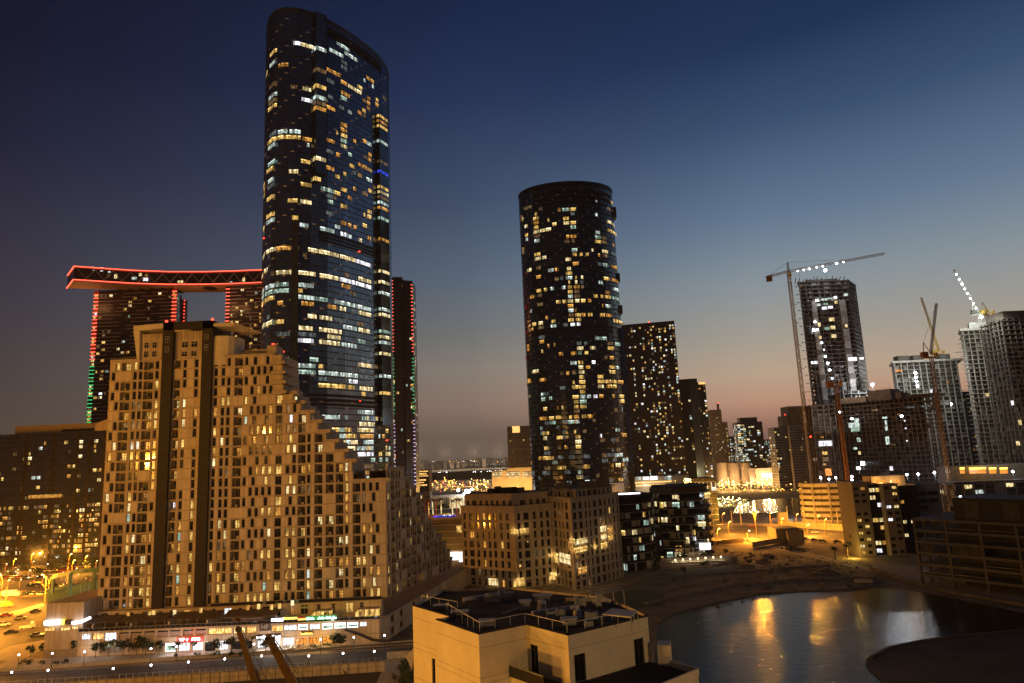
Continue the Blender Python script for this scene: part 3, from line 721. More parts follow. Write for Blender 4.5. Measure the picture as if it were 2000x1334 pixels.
# ------------------------------------------------------------------ punched walls
def wall_row(mb, F, u0, u1, z0, z1, ops, m, back=True):
    c = u0; panel = m == 'apart_wall' and z1-z0 < 4 and dict(on=1)
    for (a, b_, za, zb_, dep) in ops:
        if a < c-.01 or b_ > u1+.01: continue
        if a > c: mb.fq(F, c, a, 0, z0, z1, m)
        if panel and a-c > 1.3 and z1-z0 > 2.8: mb.fbox(F, c+.22, a-.22, 0, .09, z0+.16, z1-.16, 'apart_panel', skip=(4,))
        if zb_ < z1: mb.fq(F, a, b_, 0, zb_, z1, m)
        if za > z0: mb.fq(F, a, b_, 0, z0, za, m)
        P = F.p
        mb.face([P(a, 0, za), P(a, -dep, za), P(a, -dep, zb_), P(a, 0, zb_)], m)
        mb.face([P(b_, 0, za), P(b_, 0, zb_), P(b_, -dep, zb_), P(b_, -dep, za)], m)
        mb.face([P(a, 0, zb_), P(a, -dep, zb_), P(b_, -dep, zb_), P(b_, 0, zb_)], m)
        mb.face([P(a, 0, za), P(b_, 0, za), P(b_, -dep, za), P(a, -dep, za)], m)
        c = b_
    if c < u1: mb.fq(F, c, u1, 0, z0, z1, m)
    if panel and u1-c > 1.3: mb.fbox(F, c+.22, u1-.22, 0, .09, z0+.16, z1-.16, 'apart_panel', skip=(4,))
def pane_window(F, a, b_, za, zb_, dep, gm, cols=1, rows=(.72,), fm='frame_dark', fw=.1):
    q = MB(); q.fq(F, a, b_, -dep+.02, za, zb_, gm)
    for u in [a, b_-fw]+[a+(b_-a)*k/cols-fw/2 for k in range(1, cols)]: q.fbox(F, u, u+fw, -dep+.02, -dep+.12, za, zb_, fm, skip=(4,))
    for z in [za, zb_-fw]+[za+(zb_-za)*r for r in rows]: q.fbox(F, a, b_, -dep+.02, -dep+.1, z, z+fw, fm, skip=(4,))
    return q
def balcony(F, a, b_, za, zb_, dep, gm, rail='frame_dark', wallm='recess', solid=False, door=None):
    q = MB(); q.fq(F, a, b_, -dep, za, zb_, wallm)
    if rnd.random() < .45: u_ = a+rnd.uniform(.2, max(.3, b_-a-1.1)); q.fbox(F, u_, u_+rnd.uniform(.5, .9), -dep*.8, -dep*.45, za+.05, za+rnd.uniform(.5, 1.1), rnd.choice(('hvac', 'chair', 'cloth', 'rail_white')))
    d0, d1 = door or (a+(b_-a)*.3, b_-.25)
    q.fq(F, d0, d1, -dep+.05, za+.05, zb_-.35, gm)
    for u in (d0, (d0+d1)/2-.05, d1-.1): q.fbox(F, u, u+.1, -dep+.05, -dep+.14, za+.05, zb_-.35, 'frame_dark', skip=(4,))
    q.fbox(F, d0, d1, -dep+.05, -dep+.14, zb_-.95, zb_-.87, 'frame_dark', skip=(4,))
    if solid: q.fbox(F, a, b_, -.12, 0, za, za+.95, rail)
    else:
        q.fbox(F, a, b_, -.06, .02, za+1.0, za+1.08, rail); q.fbox(F, a, b_, -.05, .0, za+.05, za+.12, rail)
        n = max(3, int((b_-a)/.35))
        for k in range(n+1): u = a+(b_-a)*k/n; q.fbox(F, u-.02, u+.02, -.04, 0, za+.05, za+1.02, rail)
    return q

# ------------------------------------------------------------------ stepped apartment block
YA = 235.; KA = 235/219.; xL = A(190, 1170, YA).x
class FrK(Fr):                         # drawn at a smaller module, built at real size
    def __init__(s, o, u, us=KA): Fr.__init__(s, o, u); s.us = us
    def p(s, u, d, z): return s.o + s.U*u*s.us + s.N*d + V((0, 0, 56+(z-56)*KA))
T = Thing('stepped_apartment_building', 'big beige stepped apartment building with two tall dark strips, lit amber from the street', 'apartment building', (-95, 230, 0))
Fa = FrK((xL, YA), (1, 0)); fh = 3.2; zB = 15.3
cols = []                              # (kind, a, b, parity or None)
def add(k, a, w, par=None): cols.append((k, a, a+w, par))
add('n', .7, 1.1, 0); add('n', 2.0, 1.1, 1); add('b', 3.7, 3.0); add('n', 7.7, 1.1); add('n', 9.5, 1.05); add('b', 11.1, 3.0); add('n', 14.8, 1.1)
add('b', 21.0, 1.9); add('n', 23.9, 1.05); add('n', 27.6, 1.1); add('b', 29.0, 1.3)
add('n', 34.0, 1.05); add('n', 36.4, 1.05); add('n', 38.2, 1.05); add('b', 40.6, 2.6); add('n', 43.9, 1.0, 1)
rA = random.Random(5); u = 45.8
while u < 86.5:
    k = rA.choice(['nn', 'b', 'nn', 'bn', 'nn', 'd'])
    if k == 'nn': add('n', u, 1.05, 0); add('n', u+.9, 1.05, 1); add('n', u+2.05, 1.05); u += 3.1+rA.uniform(.7, 1.5)
    elif k == 'b': add('b', u, 2.4); u += 2.4+rA.uniform(.7, 1.3)
    elif k == 'bn': add('b', u, 2.3); add('n', u+2.9, 1.0); u += 3.9+rA.uniform(.7, 1.6)
    elif k == 'd': add('d', u, 1.9); u += 1.9+rA.uniform(.9, 1.7)
    else: add('n', u, 1.05, rA.choice((0, 1))); u += 1.05+rA.uniform(1.2, 2.8)
endpx = {23: 551, 22: 552, 21: 553, 20: 554, 19: 573, 18: 588, 17: 606, 16: 621, 15: 637, 14: 654, 13: 673, 12: 688, 11: 690}
wall = MB(); band = MB(); terr = MB()
def glassfor(p=.17):
    return pick(dict(lit_warm=6, lit_amber=4.5, lit_cream=3, lit_cool=.9, lit_dim=2, lit_green=.4, lit_white=.7)) if rnd.random() < p else 'glass_dark'
ends = {}
for j in range(24):
    z = zB+j*fh
    e = A(endpx[j], A(600, 900, YA).z and 900, YA).x if False else None
    if j in endpx: x1 = None
    # right end: convert the pixel column at this height to metres
    if j in endpx:
        px = endpx[j]; yy = 905-(z+1.6-56)*F_/219; x1 = A(px, yy, YA).x
    else: x1 = A(755, 1040, YA).x
    ends[j] = (x1-xL)/KA
x_c = A(755, 1040, YA).x
for j in range(24):
    z = zB+j*fh; L = ends[j]
    def blocks(a, b_): return (a < 20.9 and b_ > 17.0) or (a < 33.6 and b_ > 30.0)
    ops = []; par = j % 2
    for k, a, b_, pr in cols:
        if pr is not None and pr != par: continue
        if b_ > L-.6 or blocks(a, b_): continue
        if rA.random() < .05: continue
        if k == 'n': ops.append((a, b_, z+.3, z+2.85, .3, k))
        elif k == 'd': ops.append((a, b_, z+.2, z+2.75, .4, k))
        else: ops.append((a, b_, z+.12, z+2.8, 1.4, k))
    ops.sort(); o2 = []; c = 0
    for o in ops:
        if o[0] >= c+.25: o2.append(o); c = o[1]
    wall_row(wall, Fa, 0, L, z, z+fh, [o[:5] for o in o2], 'apart_wall')
    rowlit = .42 if rA.random() < .3 else .24
    prev = None
    for a, b_, za, zb_, dep, k in o2:
        g = glassfor(rowlit if j < 20 else .1)
        if prev and prev[1] != 'glass_dark' and a-prev[0] < 1.2 and rnd.random() < .6: g = prev[1]
        if k in ('n', 'd'): T.cand('window', pane_window(Fa, a, b_, za, zb_, dep, g, cols=1 if k == 'n' else 2), litname(g))
        else: T.cand('balcony', balcony(Fa, a, b_, za, zb_, dep, g), 'balcony with a lit room behind' if g != 'glass_dark' else None)
        prev = (b_, g)
    band.fbox(Fa, -.15, L+.1, -.2, .14, z-.13, z+.13, 'apart_band')
    # side, back, roof of this storey
    wall.face([Fa.p(L, 0, z), Fa.p(L, -18, z), Fa.p(L, -18, z+fh), Fa.p(L, 0, z+fh)], 'apart_wall')
    wall.face([Fa.p(0, 0, z), Fa.p(0, 0, z+fh), Fa.p(0, -18, z+fh), Fa.p(0, -18, z)], 'apart_wall')
    wall.face([Fa.p(0, -18, z), Fa.p(0, -18, z+fh), Fa.p(L, -18, z+fh), Fa.p(L, -18, z)], 'apart_wall')
    up = ends.get(j+1, 0)
    if L-up > .4:
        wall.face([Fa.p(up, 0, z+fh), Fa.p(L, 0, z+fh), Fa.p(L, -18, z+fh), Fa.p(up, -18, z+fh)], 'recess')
        if j < 23:
            q = MB(); q.fbox(Fa, up, L+1.4, -.2, .25, z+fh, z+fh+.9, 'apart_wall'); q.fbox(Fa, L+1.1, L+1.4, -6, .0, z+fh, z+fh+.9, 'apart_wall')
            q.fbox(Fa, L, L+1.4, -6, .2, z+fh-.25, z+fh, 'apart_band')
            T.cand('terrace_parapet', q)
            if rnd.random() < .5:
                q = MB(); q.fbox(Fa, up-.05, up+.02, -4, -1.5, z+fh+.1, z+fh+2.4, pick(dict(lit_cream=1, lit_warm=1, glass_dark=3)))
                q.fbox(Fa, up+.3, L-.4, -3.5, -3.4, z+fh+.1, z+fh+.9, 'frame_dark')
                T.cand('terrace_door', q)
wall.face([Fa.p(0, 0, zB+24*fh), Fa.p(ends[23], 0, zB+24*fh), Fa.p(ends[23], -18, zB+24*fh), Fa.p(0, -18, zB+24*fh)], 'recess')
# projecting corner balconies of the top storeys
for j in range(19, 24):
    z = zB+j*fh; L = ends[j]; q = MB()
    q.fbox(Fa, L-3.4, L+1.6, -.2, 1.5, z-.2, z, 'apart_band'); q.fbox(Fa, L-3.4, L+1.6, 1.35, 1.5, z, z+1.0, 'apart_wall'); q.fbox(Fa, L+1.45, L+1.6, -8, 1.5, z, z+1.0, 'apart_wall'); q.fbox(Fa, L, L+1.6, -8, 1.5, z-.2, z, 'apart_band')
    T.cand('corner_balcony', q)
# wing that turns away to the right
C0 = V((x_c, YA, 0)); C1 = G(884, 1108, 12.4); C1.z = 0
Fw = FrK(C0, C1-C0, 1.); LW = (C1-C0).length
wingpx = [884, 879, 872, 863, 852, 843, 836, 830, 822, 812, 800, 790]
def wlen(px, z):
    lo_, hi_ = 0., LW
    for _ in range(30):
        m_ = (lo_+hi_)/2
        if scr(Fw.p(m_, 0, z)).x < px: lo_ = m_
        else: hi_ = m_
    return lo_
we = [wlen(p, zB+j*fh+1.6) for j, p in enumerate(wingpx)]
wcols = []; u = 1.0
while u < LW-2:
    k = rA.choice(['n', 'b', 'n', 'n', 'b'])
    w = 1.05 if k == 'n' else 2.8
    wcols.append((k, u, u+w)); u += w+rA.uniform(.7, 1.4)
for j in range(12):
    z = zB+j*fh; L = we[j]; ops = []
    for k, a, b_ in wcols:
        if b_ > L-.5 or rA.random() < .1: continue
        sh = .35*(j % 2); ops.append((a+sh, b_+sh, z+.45, z+2.75, .3, k) if k == 'n' else (a+sh, b_+sh, z+.12, z+2.8, 1.4, k))
    wall_row(wall, Fw, 0, L, z, z+fh, [o[:5] for o in ops], 'apart_wall')
    for a, b_, za, zb_, dep, k in ops:
        g = glassfor(.2)
        if k == 'n': T.cand('window', pane_window(Fw, a, b_, za, zb_, dep, g), litname(g))
        else: T.cand('balcony', balcony(Fw, a, b_, za, zb_, dep, g))
    band.fbox(Fw, -.1, L+.1, -.2, .14, z-.13, z+.13, 'apart_band')
    wall.face([Fw.p(L, 0, z), Fw.p(L, -14, z), Fw.p(L, -14, z+fh), Fw.p(L, 0, z+fh)], 'apart_wall')
    up = we[j+1] if j < 11 else 0
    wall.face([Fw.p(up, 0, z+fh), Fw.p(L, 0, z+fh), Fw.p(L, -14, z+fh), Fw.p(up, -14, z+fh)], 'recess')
    q = MB(); q.fbox(Fw, up, L, -.2, .2, z+fh, z+fh+.9, 'apart_wall'); q.fbox(Fw, L-.2, L, -6, .2, z+fh, z+fh+.9, 'apart_wall'); T.cand('terrace_parapet', q)
# dark vertical strips joined across the top
for a, b_ in ((17.3, 20.7), (30.2, 33.5)):
    q = MB(); q.fbox(Fa, a, b_, -1, 1.3, 12, 104.2, 'dark_cladding')
    for j in range(24): q.fbox(Fa, a-.02, b_+.02, 1.2, 1.33, zB+j*fh-.04, zB+j*fh+.04, 'frame_dark')
    T.part('dark_strip', q)
q = MB(); q.fbox(Fa, 17.3, 33.5, -3, 1.3, 101.6, 104.25, 'dark_cladding'); q.fbox(Fa, 17.3, 33.5, -14, -3, 101.6, 104.25, 'dark_cladding'); T.part('portal_beam', q)
q = MB()
for (u, zz_) in ((18.3, 97.6), (18.3, 94.3), (31.0, 97.8), (31.0, 94.4)):
    q = pane_window(Fa, u, u+1.3, zz_, zz_+1.9, -1.4, 'glass_dark', cols=2, rows=(.5,), fm='frame_light'); T.cand('window', q)
# crown above the roof
zR = zB+24*fh
def crown(a, b_, z1, wins, nm):
    q = MB(); q.fbox(Fa, a, b_, -12, -.4, zR, z1, 'apart_wall'); T.part(nm, q)
    for (u, z, w, h) in wins: T.cand('window', pane_window(Fa, u, u+w, z, z+h, .36, 'glass_dark', cols=2, rows=(.6,), fm='frame_light'))
crown(9.6, 17.3, 100.9, [(10.6, 93.2, 1.5, 2.0), (13.2, 93.2, 1.5, 2.0), (10.6, 96.2, 1.5, 1.9), (13.2, 96.2, 1.5, 1.9)], 'penthouse')
crown(20.7, 30.2, 101.3, [(22.9, 92.9, 1.8, 1.7), (26, 92.9, 1.8, 1.7), (22.9, 95.9, 2.0, 1.9), (26, 95.9, 2.0, 1.9)], 'penthouse')
q = MB(); q.hexa([Fa.p(7.4, .7, zR+9.8), Fa.p(17.3, .7, zR+10.4), Fa.p(17.3, -6, zR+10.4), Fa.p(7.4, -6, zR+9.8), Fa.p(7.2, .7, zR+11.6), Fa.p(17.3, .7, zR+12.0), Fa.p(17.3, -6, zR+12.0), Fa.p(7.2, -6, zR+11.6)], 'white_render')
q.hexa([Fa.p(9.0, .7, zR), Fa.p(9.7, .7, zR), Fa.p(9.7, -6, zR), Fa.p(9.0, -6, zR), Fa.p(7.3, .7, zR+9.9), Fa.p(9.4, .7, zR+9.9), Fa.p(9.4, -6, zR+9.9), Fa.p(7.3, -6, zR+9.9)], 'white_render')
T.part('canted_frame', q)
q = MB(); q.hexa([Fa.p(20.7, .7, zR+9.0), Fa.p(30.2, .7, zR+9.9), Fa.p(30.2, -6, zR+9.9), Fa.p(20.7, -6, zR+9.0), Fa.p(20.7, .7, zR+10.9), Fa.p(30.2, .7, zR+11.3), Fa.p(30.2, -6, zR+11.3), Fa.p(20.7, -6, zR+10.9)], 'white_render'); T.part('roof_beam', q)
q = MB()
for k in range(9): q.fbox(Fa, 21.6+k, 21.72+k, -.4, -.28, zR+6.6, zR+9.2, 'recess')
for k in range(7): q.fbox(Fa, 10.4+k, 10.52+k, -.4, -.28, zR+7.6, zR+9.6, 'recess')
T.part('fluting', q)
arc = [(33.5, .2), (36, .35), (38.2, -.2), (39.6, -1.6), (40.2, -3.6), (40.2, -9), (33.5, -9)]
q = MB(); q.prism([tuple(Fa.p(u, d, 0))[:2] for u, d in arc], zR, zR+10.2, 'white_render'); T.part('curved_wall', q)
q = MB(); q.hexa([Fa.p(33.5, 1.0, zR+10.2), Fa.p(40.5, 1.2, zR+10.0), Fa.p(40.5, -10, zR+10.0), Fa.p(33.5, -10, zR+10.2), Fa.p(33.5, 1.0, zR+11.2), Fa.p(40.5, 1.2, zR+11.2), Fa.p(40.5, -10, zR+11.2), Fa.p(33.5, -10, zR+11.2)], 'white_render')
q.hexa([Fa.p(40.5, 1.2, zR+8.4), Fa.p(47.8, -2.5, zR+7.9), Fa.p(47.8, -3.5, zR+7.9), Fa.p(40.5, -9, zR+8.4), Fa.p(40.5, 1.2, zR+11.2), Fa.p(47.8, -2.5, zR+8.3), Fa.p(47.8, -3.5, zR+8.3), Fa.p(40.5, -9, zR+11.2)], 'apart_wall')
T.part('flying_canopy', q)
q = MB(); q.fbox(Fa, 38.5, 53.5, -9, -7, zR, zR+3.2, 'apart_wall'); q.fbox(Fa, 50.5, 53.6, -7, -1, zR, zR+3.4, 'apart_wall'); q.fbox(Fa, 42, 50.5, -7, -6.6, zR+1.6, zR+2.6, 'frame_dark'); q.fbox(Fa, 0, 9, -10, -8, zR, zR+3, 'dark_cladding'); T.part('roof_plant_room', q)
for ua, ub in ((33.5, 53.5), (0, 9)):
    q = MB(); q.fbox(Fa, ua, ub, -.3, .1, zR, zR+.7, 'apart_wall')
    for u in range(int(ua+.6), int(ub)): q.fbox(Fa, u, u+.06, -.1, 0, zR+.7, zR+1.2, 'steel')
    q.fbox(Fa, ua, ub, -.1, 0, zR+1.15, zR+1.22, 'steel'); T.part('roof_parapet', q)
for u in (17.7, 32.8):
    q = MB(); q.ball(Fa.p(u, 0, 104.8), .5, 'bulb_red', 8, 4); q.bar(Fa.p(u, 0, 104.2), Fa.p(u, 0, 104.7), .15, 'steel'); T.part('warning_light', q)
for u, zh in ((28.5, .9), (33.4, 2.4), (38.5, 3.5)):
    q = MB(); q.bar(Fa.p(u, -2, zR+(12 if u < 34 else 3)), Fa.p(u, -2, zR+(12 if u < 34 else 3)+zh), .12, 'steel'); T.part('antenna', q)
# base storey standing forward on the podium
Fb = FrK((A(186, 1190, 232.4).x, 232.4), (1, 0)); LB = (A(745, 1160, 232.4).x-Fb.o.x)/KA; zb0, zb1 = 10.9, 15.25
ops = []; u = 1.8; k = 0
while u < LB-3:
    w = 1.1 if k % 3 else 2.2
    ops.append((u, u+w, zb0+1.0, zb1-.55, .35)); u += w+rA.uniform(1.9, 3.4); k += 1
wall_row(wall, Fb, 0, LB, zb0, zb1, ops, 'apart_wall')
for o in ops:
    g = glassfor(.14); T.cand('window', pane_window(Fb, *o, g, cols=1 if o[1]-o[0] < 2 else 2, fm='frame_light'), litname(g))
wall.face([Fb.p(0, 0, zb1), Fb.p(LB, 0, zb1), Fb.p(LB, -4, zb1), Fb.p(0, -4, zb1)], 'recess')
wall.face([Fb.p(0, 0, zb0), Fb.p(0, 0, zb1), Fb.p(0, -14, zb1), Fb.p(0, -14, zb0)], 'apart_wall')
wall.face([Fb.p(LB, 0, zb0), Fb.p(LB, -4, zb0), Fb.p(LB, -4, zb1), Fb.p(LB, 0, zb1)], 'apart_wall')
band.fbox(Fb, -.2, LB+.2, -.2, .16, zb1-.15, zb1+.1, 'apart_band')
q = MB(); q.fbox(Fb, 35, LB, -.1, 0, zb1+.1, zb1+1.0, 'glass_dark'); q.fbox(Fb, 35, LB, -.12, .03, zb1+1.0, zb1+1.08, 'steel'); T.part('terrace_railing', q)
T.part('wall', wall); T.part('floor_band', band)
T.done()

# ------------------------------------------------------------------ shopping podium
YP = 225.
zt = 7.6
T = Thing('shopping_podium', 'long two storey podium of lit shops under the stepped apartment building', 'shopping arcade', (-80, 214, 0))
xa = A(153, 1240, YP).x; xb = A(742, 1215, YP).x
Fp = Fr((xa, YP), (1, 0)); LP = xb-xa
SH = [('shop_white', 154, 176, 1235, 1250), ('shop_warm', 180, 202, 1231, 1250), ('shop_white', 204, 227, 1231, 1252)]
for a, b_ in ((232, 252), (255, 277), (281, 302), (306, 328), (331, 352), (357, 378), (382, 402)): SH.append(('shutter', a, b_, 1247-(a-232)*.055-15, 1249-(a-232)*.055))
SH += [('shop_warm', 406, 452, 1220, 1239), ('shop_warm', 456, 478, 1217, 1238), ('shop_warm', 481, 500, 1216, 1237), ('shop_warm', 530, 552, 1215, 1234), ('shop_white', 554, 579, 1209, 1232), ('shop_green', 582, 601, 1212, 1230), ('shop_white', 604, 625, 1212, 1230), ('shop_green', 629, 649, 1211, 1229), ('shop_green', 653, 675, 1209, 1227), ('shop_green', 678, 699, 1208, 1226), ('shop_white', 702, 716, 1206, 1224)]
SL = [('shutter', 195, 218, 1262, 1276), ('shutter', 222, 246, 1261, 1275), ('shutter', 250, 272, 1260, 1274), ('shutter', 277, 300, 1259, 1273), ('lit_dim', 304, 318, 1257, 1273), ('shop_green', 322, 344, 1256, 1273), ('shop_white', 348, 370, 1256, 1272), ('shop_white', 375, 396, 1255, 1271), ('glass_dark', 400, 421, 1247, 1272), ('shop_white', 425, 444, 1248, 1270), ('glass_dark', 450, 492, 1252, 1268), ('shop_white', 501, 521, 1248, 1266), ('shop_white', 526, 547, 1247, 1265), ('shop_white', 552, 573, 1244, 1262), ('shop_orange', 577, 600, 1241, 1261), ('shop_orange', 603, 625, 1241, 1260), ('shop_orange', 629, 646, 1241, 1258), ('glass_dark', 649, 668, 1239, 1257)]
wall = MB()
for lst, z0_, z1_ in ((SH, 3.75, zt), (SL, 0, 3.75)):
    ops = []
    for m_, a, b_, y0, y1 in lst:
        x0, x1, za, zb_ = RC(a, y0, b_, y1, YP)
        ops.append((x0-xa, x1-xa, max(z0_+.25, za), min(z1_-.35, zb_), .5, m_))
    wall_row(wall, Fp, 0, LP, z0_, z1_, [o[:5] for o in ops], 'apart_wall')
    for a, b_, za, zb_, dep, m_ in ops:
        if m_ == 'shutter':
            q = pane_window(Fp, a, b_, za, zb_-.5, .5, 'shutter', cols=2, rows=(), fm='frame_light'); q.fq(Fp, a, b_, -.48, zb_-.5, zb_, 'glass_dark')
            T.cand('shop_window', q, 'blank shop window with drawn shutter')
        elif m_ == 'shop_green':
            q = pane_window(Fp, a, b_, za, zb_, .5, 'shop_green', cols=1, rows=(), fm='neon_white', fw=.16); q.fq(Fp, a, b_, -.44, zb_-.7, zb_, 'neon_white'); T.cand('shop_window', q, 'shop window framed in white light')
        else: T.cand('shop_window', pane_window(Fp, a, b_, za, zb_, .5, m_, cols=3 if b_-a > 3 else 2, rows=(.8,)), 'brightly lit shop window' if 'shop' in m_ else None)
wall.fbox(Fp, -.1, LP, -.2, .2, 3.65, 3.85, 'apart_band'); wall.fbox(Fp, -.1, LP+.1, -.3, .2, zt-.02, zt+.35, 'apart_wall')
# right flank running back beside the wing
C0 = V((xb, YP, 0)); C1 = G(930, 1098, zt); C1.z = 0; Fq = Fr(C0, C1-C0); LQ = (C1-C0).length
ops = []
for z0_, z1_ in ((3.75, zt), (0, 3.75)):
    ops = [(u, u+2.6, z0_+1.0, z0_+3.1, .4) for u in (9, 17, 29, 42)]
    wall_row(wall, Fq, 0, LQ, z0_, z1_, ops, 'apart_wall')
    for o in ops: T.cand('window', pane_window(Fq, *o, 'glass_dark', cols=2))
for u, w, g in ((44, 6, 'lit_warm'), (52, .7, 'lit_cream'), (54, .7, 'lit_cream'), (56, .7, 'lit_cream'), (58, .7, 'lit_cream')):
    q = MB(); q.fq(Fq, u, u+w, .05, zt-2.6, zt-.9, g); T.cand('window', q, litname(g))
wall.face([(xa, YP, zt), (xb, YP, zt), (C1.x, C1.y, zt), (C1.x-30, C1.y+10, zt), (xa, YP+30, zt)], 'paving')
wall.face([(xa, YP, 0), (xa, YP+30, 0), (xa, YP+30, zt), (xa, YP, zt)], 'apart_wall')
T.part('wall', wall)
q = MB()
for k in range(60):
    u = LP*k/59; q.fbox(Fp, u-.04, u+.04, 0, .08, zt+.35, zt+1.3, 'steel')
q.fbox(Fp, 0, LP, 0, .08, zt+1.25, zt+1.34, 'steel'); q.fbox(Fp, 0, LP, .02, .05, zt+.4, zt+1.2, 'glass_dark'); T.part('railing', q)
q = MB()
for u in range(4, int(LP), 12): q.fbox(Fp, u, u+.5, -5, 0, zt, zt+2.2, 'apart_wall')
T.part('terrace_divider', q)
# lit patios on the podium roof
for px0, px1 in ((617, 650), (701, 742)):
    x0, x1, za, zb_ = RC(px0, 1169, px1, 1192, YP+4)
    q = MB(); q.box(x0, x1, YP+4.4, YP+4.6, zt, zt+3.0, 'lit_warm'); q.box(x0-.3, x0, YP+.5, YP+4.6, zt, zt+2.4, 'lit_warm')
    for k in range(5): xx = x0+(x1-x0)*k/4; q.box(xx-.08, xx+.08, YP+4.2, YP+4.4, zt, zt+3.0, 'frame_dark')
    q.box(x0, x1, YP+1.5, YP+4.6, zt+3.0, zt+3.2, 'apart_band'); T.part('patio', q, label='patio glowing with warm light')
    lamp('patio_light', ((x0+x1)/2, YP+2.2, zt+2.3), 150, (1, .62, .2), .2, parent=T.r)
# terrace awnings
for px0, px1, y0 in ((172, 236, 1196), (238, 330, 1192), (336, 430, 1190), (440, 545, 1185)):
    x0, x1, za, zb_ = RC(px0, y0-3, px1, y0+6, YP+3)
    q = MB(); q.hexa([(x0, YP+.6, zt+2.6), (x1, YP+.6, zt+2.6), (x1, YP+6.5, zt+3.6), (x0, YP+6.5, zt+3.6), (x0, YP+.6, zt+2.75), (x1, YP+.6, zt+2.75), (x1, YP+6.5, zt+3.75), (x0, YP+6.5, zt+3.75)], 'awning')
    nn = int((x1-x0)/3)
    for k in range(nn+1): xx = x0+(x1-x0)*k/nn; q.box(xx-.06, xx+.06, YP+.6, YP+.75, zt, zt+2.6, 'frame_light')
    T.part('awning', q)
for px, y in ((250, 1201), (292, 1199), (300, 1197), (341, 1196), (484, 1186), (505, 1184), (530, 1185), (546, 1183), (571, 1177), (392, 1192)):
    p = A(px, y, YP+5); q = MB(); q.box(p.x-.5, p.x+.5, YP+5, YP+5.1, p.z-.9, p.z+.7, pick(dict(lit_warm=2, lit_cream=1, lit_amber=2))); T.cand('terrace_light', q)
# signs
def textmesh(txt, size, x, y, z, m_, ext=.06, align='CENTER', squash=1.):
    cu = bpy.data.curves.new('lettering', 'FONT'); cu.body = txt; cu.size = size; cu.extrude = ext; cu.align_x = align; cu.align_y = 'CENTER'
    to = bpy.data.objects.new('lettering', cu); COL.objects.link(to)
    me = bpy.data.meshes.new_from_object(to.evaluated_get(bpy.context.evaluated_depsgraph_get()))
    q = MB(); mi = q.mi(m_)
    for v in me.vertices: q.v.append((x+v.co.x*squash, y-v.co.z, z+v.co.y))
    for f in me.polygons: q.f.append(tuple(f.vertices)); q.m.append(mi)
    bpy.data.objects.remove(to); bpy.data.curves.remove(cu); bpy.data.meshes.remove(me)
    return q
def signboard(label, px0, px1, y0, y1, boardm, parts, dep=.35):
    x0, x1, za, zb_ = RC(px0, y0, px1, y1, YP-.3)
    t_ = Thing('shop_sign', label, 'sign', ((x0+x1)/2, YP-.1, za))
    q = MB(); q.box(x0, x1, YP-dep, YP-.02, za, zb_, boardm); bd_ = t_.part('board', q)
    for nm, f in parts: 
        g_ = f((x0, x1, za, zb_, YP-dep-.03))
        if g_: t_.part(nm, g_, parent=bd_)
    return t_
def txt(s_, size, m_, dx=0, sq=1.): return lambda b: textmesh(s_, size, (b[0]+b[1])/2+dx, b[4], (b[2]+b[3])/2, m_, squash=sq)
def scribble(m_, f0=.04, f1=.96, seed=1, hgt=.7, dots=True):   # glowing lettering too small to read
    def f(b):
        r = random.Random(seed); q = MB(); x = b[0]+(b[1]-b[0])*f0; xe = b[0]+(b[1]-b[0])*f1; H_ = b[3]-b[2]; zc = (b[2]+b[3])/2
        while x < xe:
            w = r.uniform(.12, .4); h = H_*hgt*r.uniform(.45, 1)
            q.box(x, x+w, b[4]-.06, b[4], zc-H_*hgt/2, zc-H_*hgt/2+h, m_); x += w+r.uniform(.02, .14)
        return q
    return f
def paw(b):
    q = MB(); x = (b[0]+b[1])/2-.85; z = (b[2]+b[3])/2; y = b[4]
    for dx, dz, r in ((0, -.18, .22), (-.3, .12, .1), (-.1, .3, .11), (.12, .3, .11), (.32, .12, .1)):
        q.face([(x+dx+r*cos(k*pi/5), y-.05, z+dz+r*sin(k*pi/5)) for k in range(10)], 'neon_white')
    return q
for i_, px in enumerate((168, 215, 332, 384, 434, 512, 537, 563)): lamp('shop_spill', A(px, 1262, YP-3)*1.0, 420 if px > 300 else 250, (1, .93, .88), .6, parent=T.r)
for px in (588, 614, 638): lamp('shop_spill', A(px, 1252, YP-3), 380, (1, .55, .18), .5, parent=T.r)
lamp('sign_spill', A(372, 1252, YP-2.5), 260, (1, .06, .04), .5, parent=T.r); lamp('sign_spill', A(628, 1204, YP-2), 160, (.1, 1, .3), .5, parent=T.r); lamp('shop_spill', A(640, 1218, YP-3), 240, (.95, 1, .95), .6, parent=T.r)
signboard('glowing red shop sign with white letters and a paw above the pet shop', 345, 397, 1244, 1254, 'red_board', [('lettering', txt('VIP', 1.3, 'neon_white', dx=-2.5)), ('lettering', txt('PETS', 1.3, 'neon_white', dx=1.9)), ('paw_mark', paw)])
signboard('wide grey name board high on the podium left of the square letter sign', 470, 515, 1204.5, 1212, 'sign_grey', [('lettering', txt('HAMILTON  EDWARDS', .72, 'frame_light', sq=.88))])
signboard('square grey sign with two large pale letters beside the warm lit shops', 507, 528, 1217, 1232, 'sign_grey', [('lettering', txt('HF', 2.0, 'rail_white'))])
signboard('long green glowing sign above the right hand shops of the podium', 597, 657, 1202.5, 1210.5, 'green_board', [('lettering', scribble('neon_mint', .02, .27, 3)), ('lettering', scribble('neon_mint', .38, .6, 4)), ('lettering', scribble('neon_mint', .66, .99, 5))])
signboard('bright white sign over a warm lit shop left of the cafe', 530, 553, 1208, 1213.5, 'neon_white', [])
signboard('small red and yellow sign between the white sign and the green sign', 582, 597, 1206, 1211, 'red_board', [('stripe', lambda b: MB().box(b[0], b[1], b[4], b[4]+.03, b[2], b[2]+.4, 'neon_yellow'))])
signboard('yellow glowing fascia over the brightest shop of the upper row', 554, 580, 1206, 1209.5, 'neon_yellow', [])
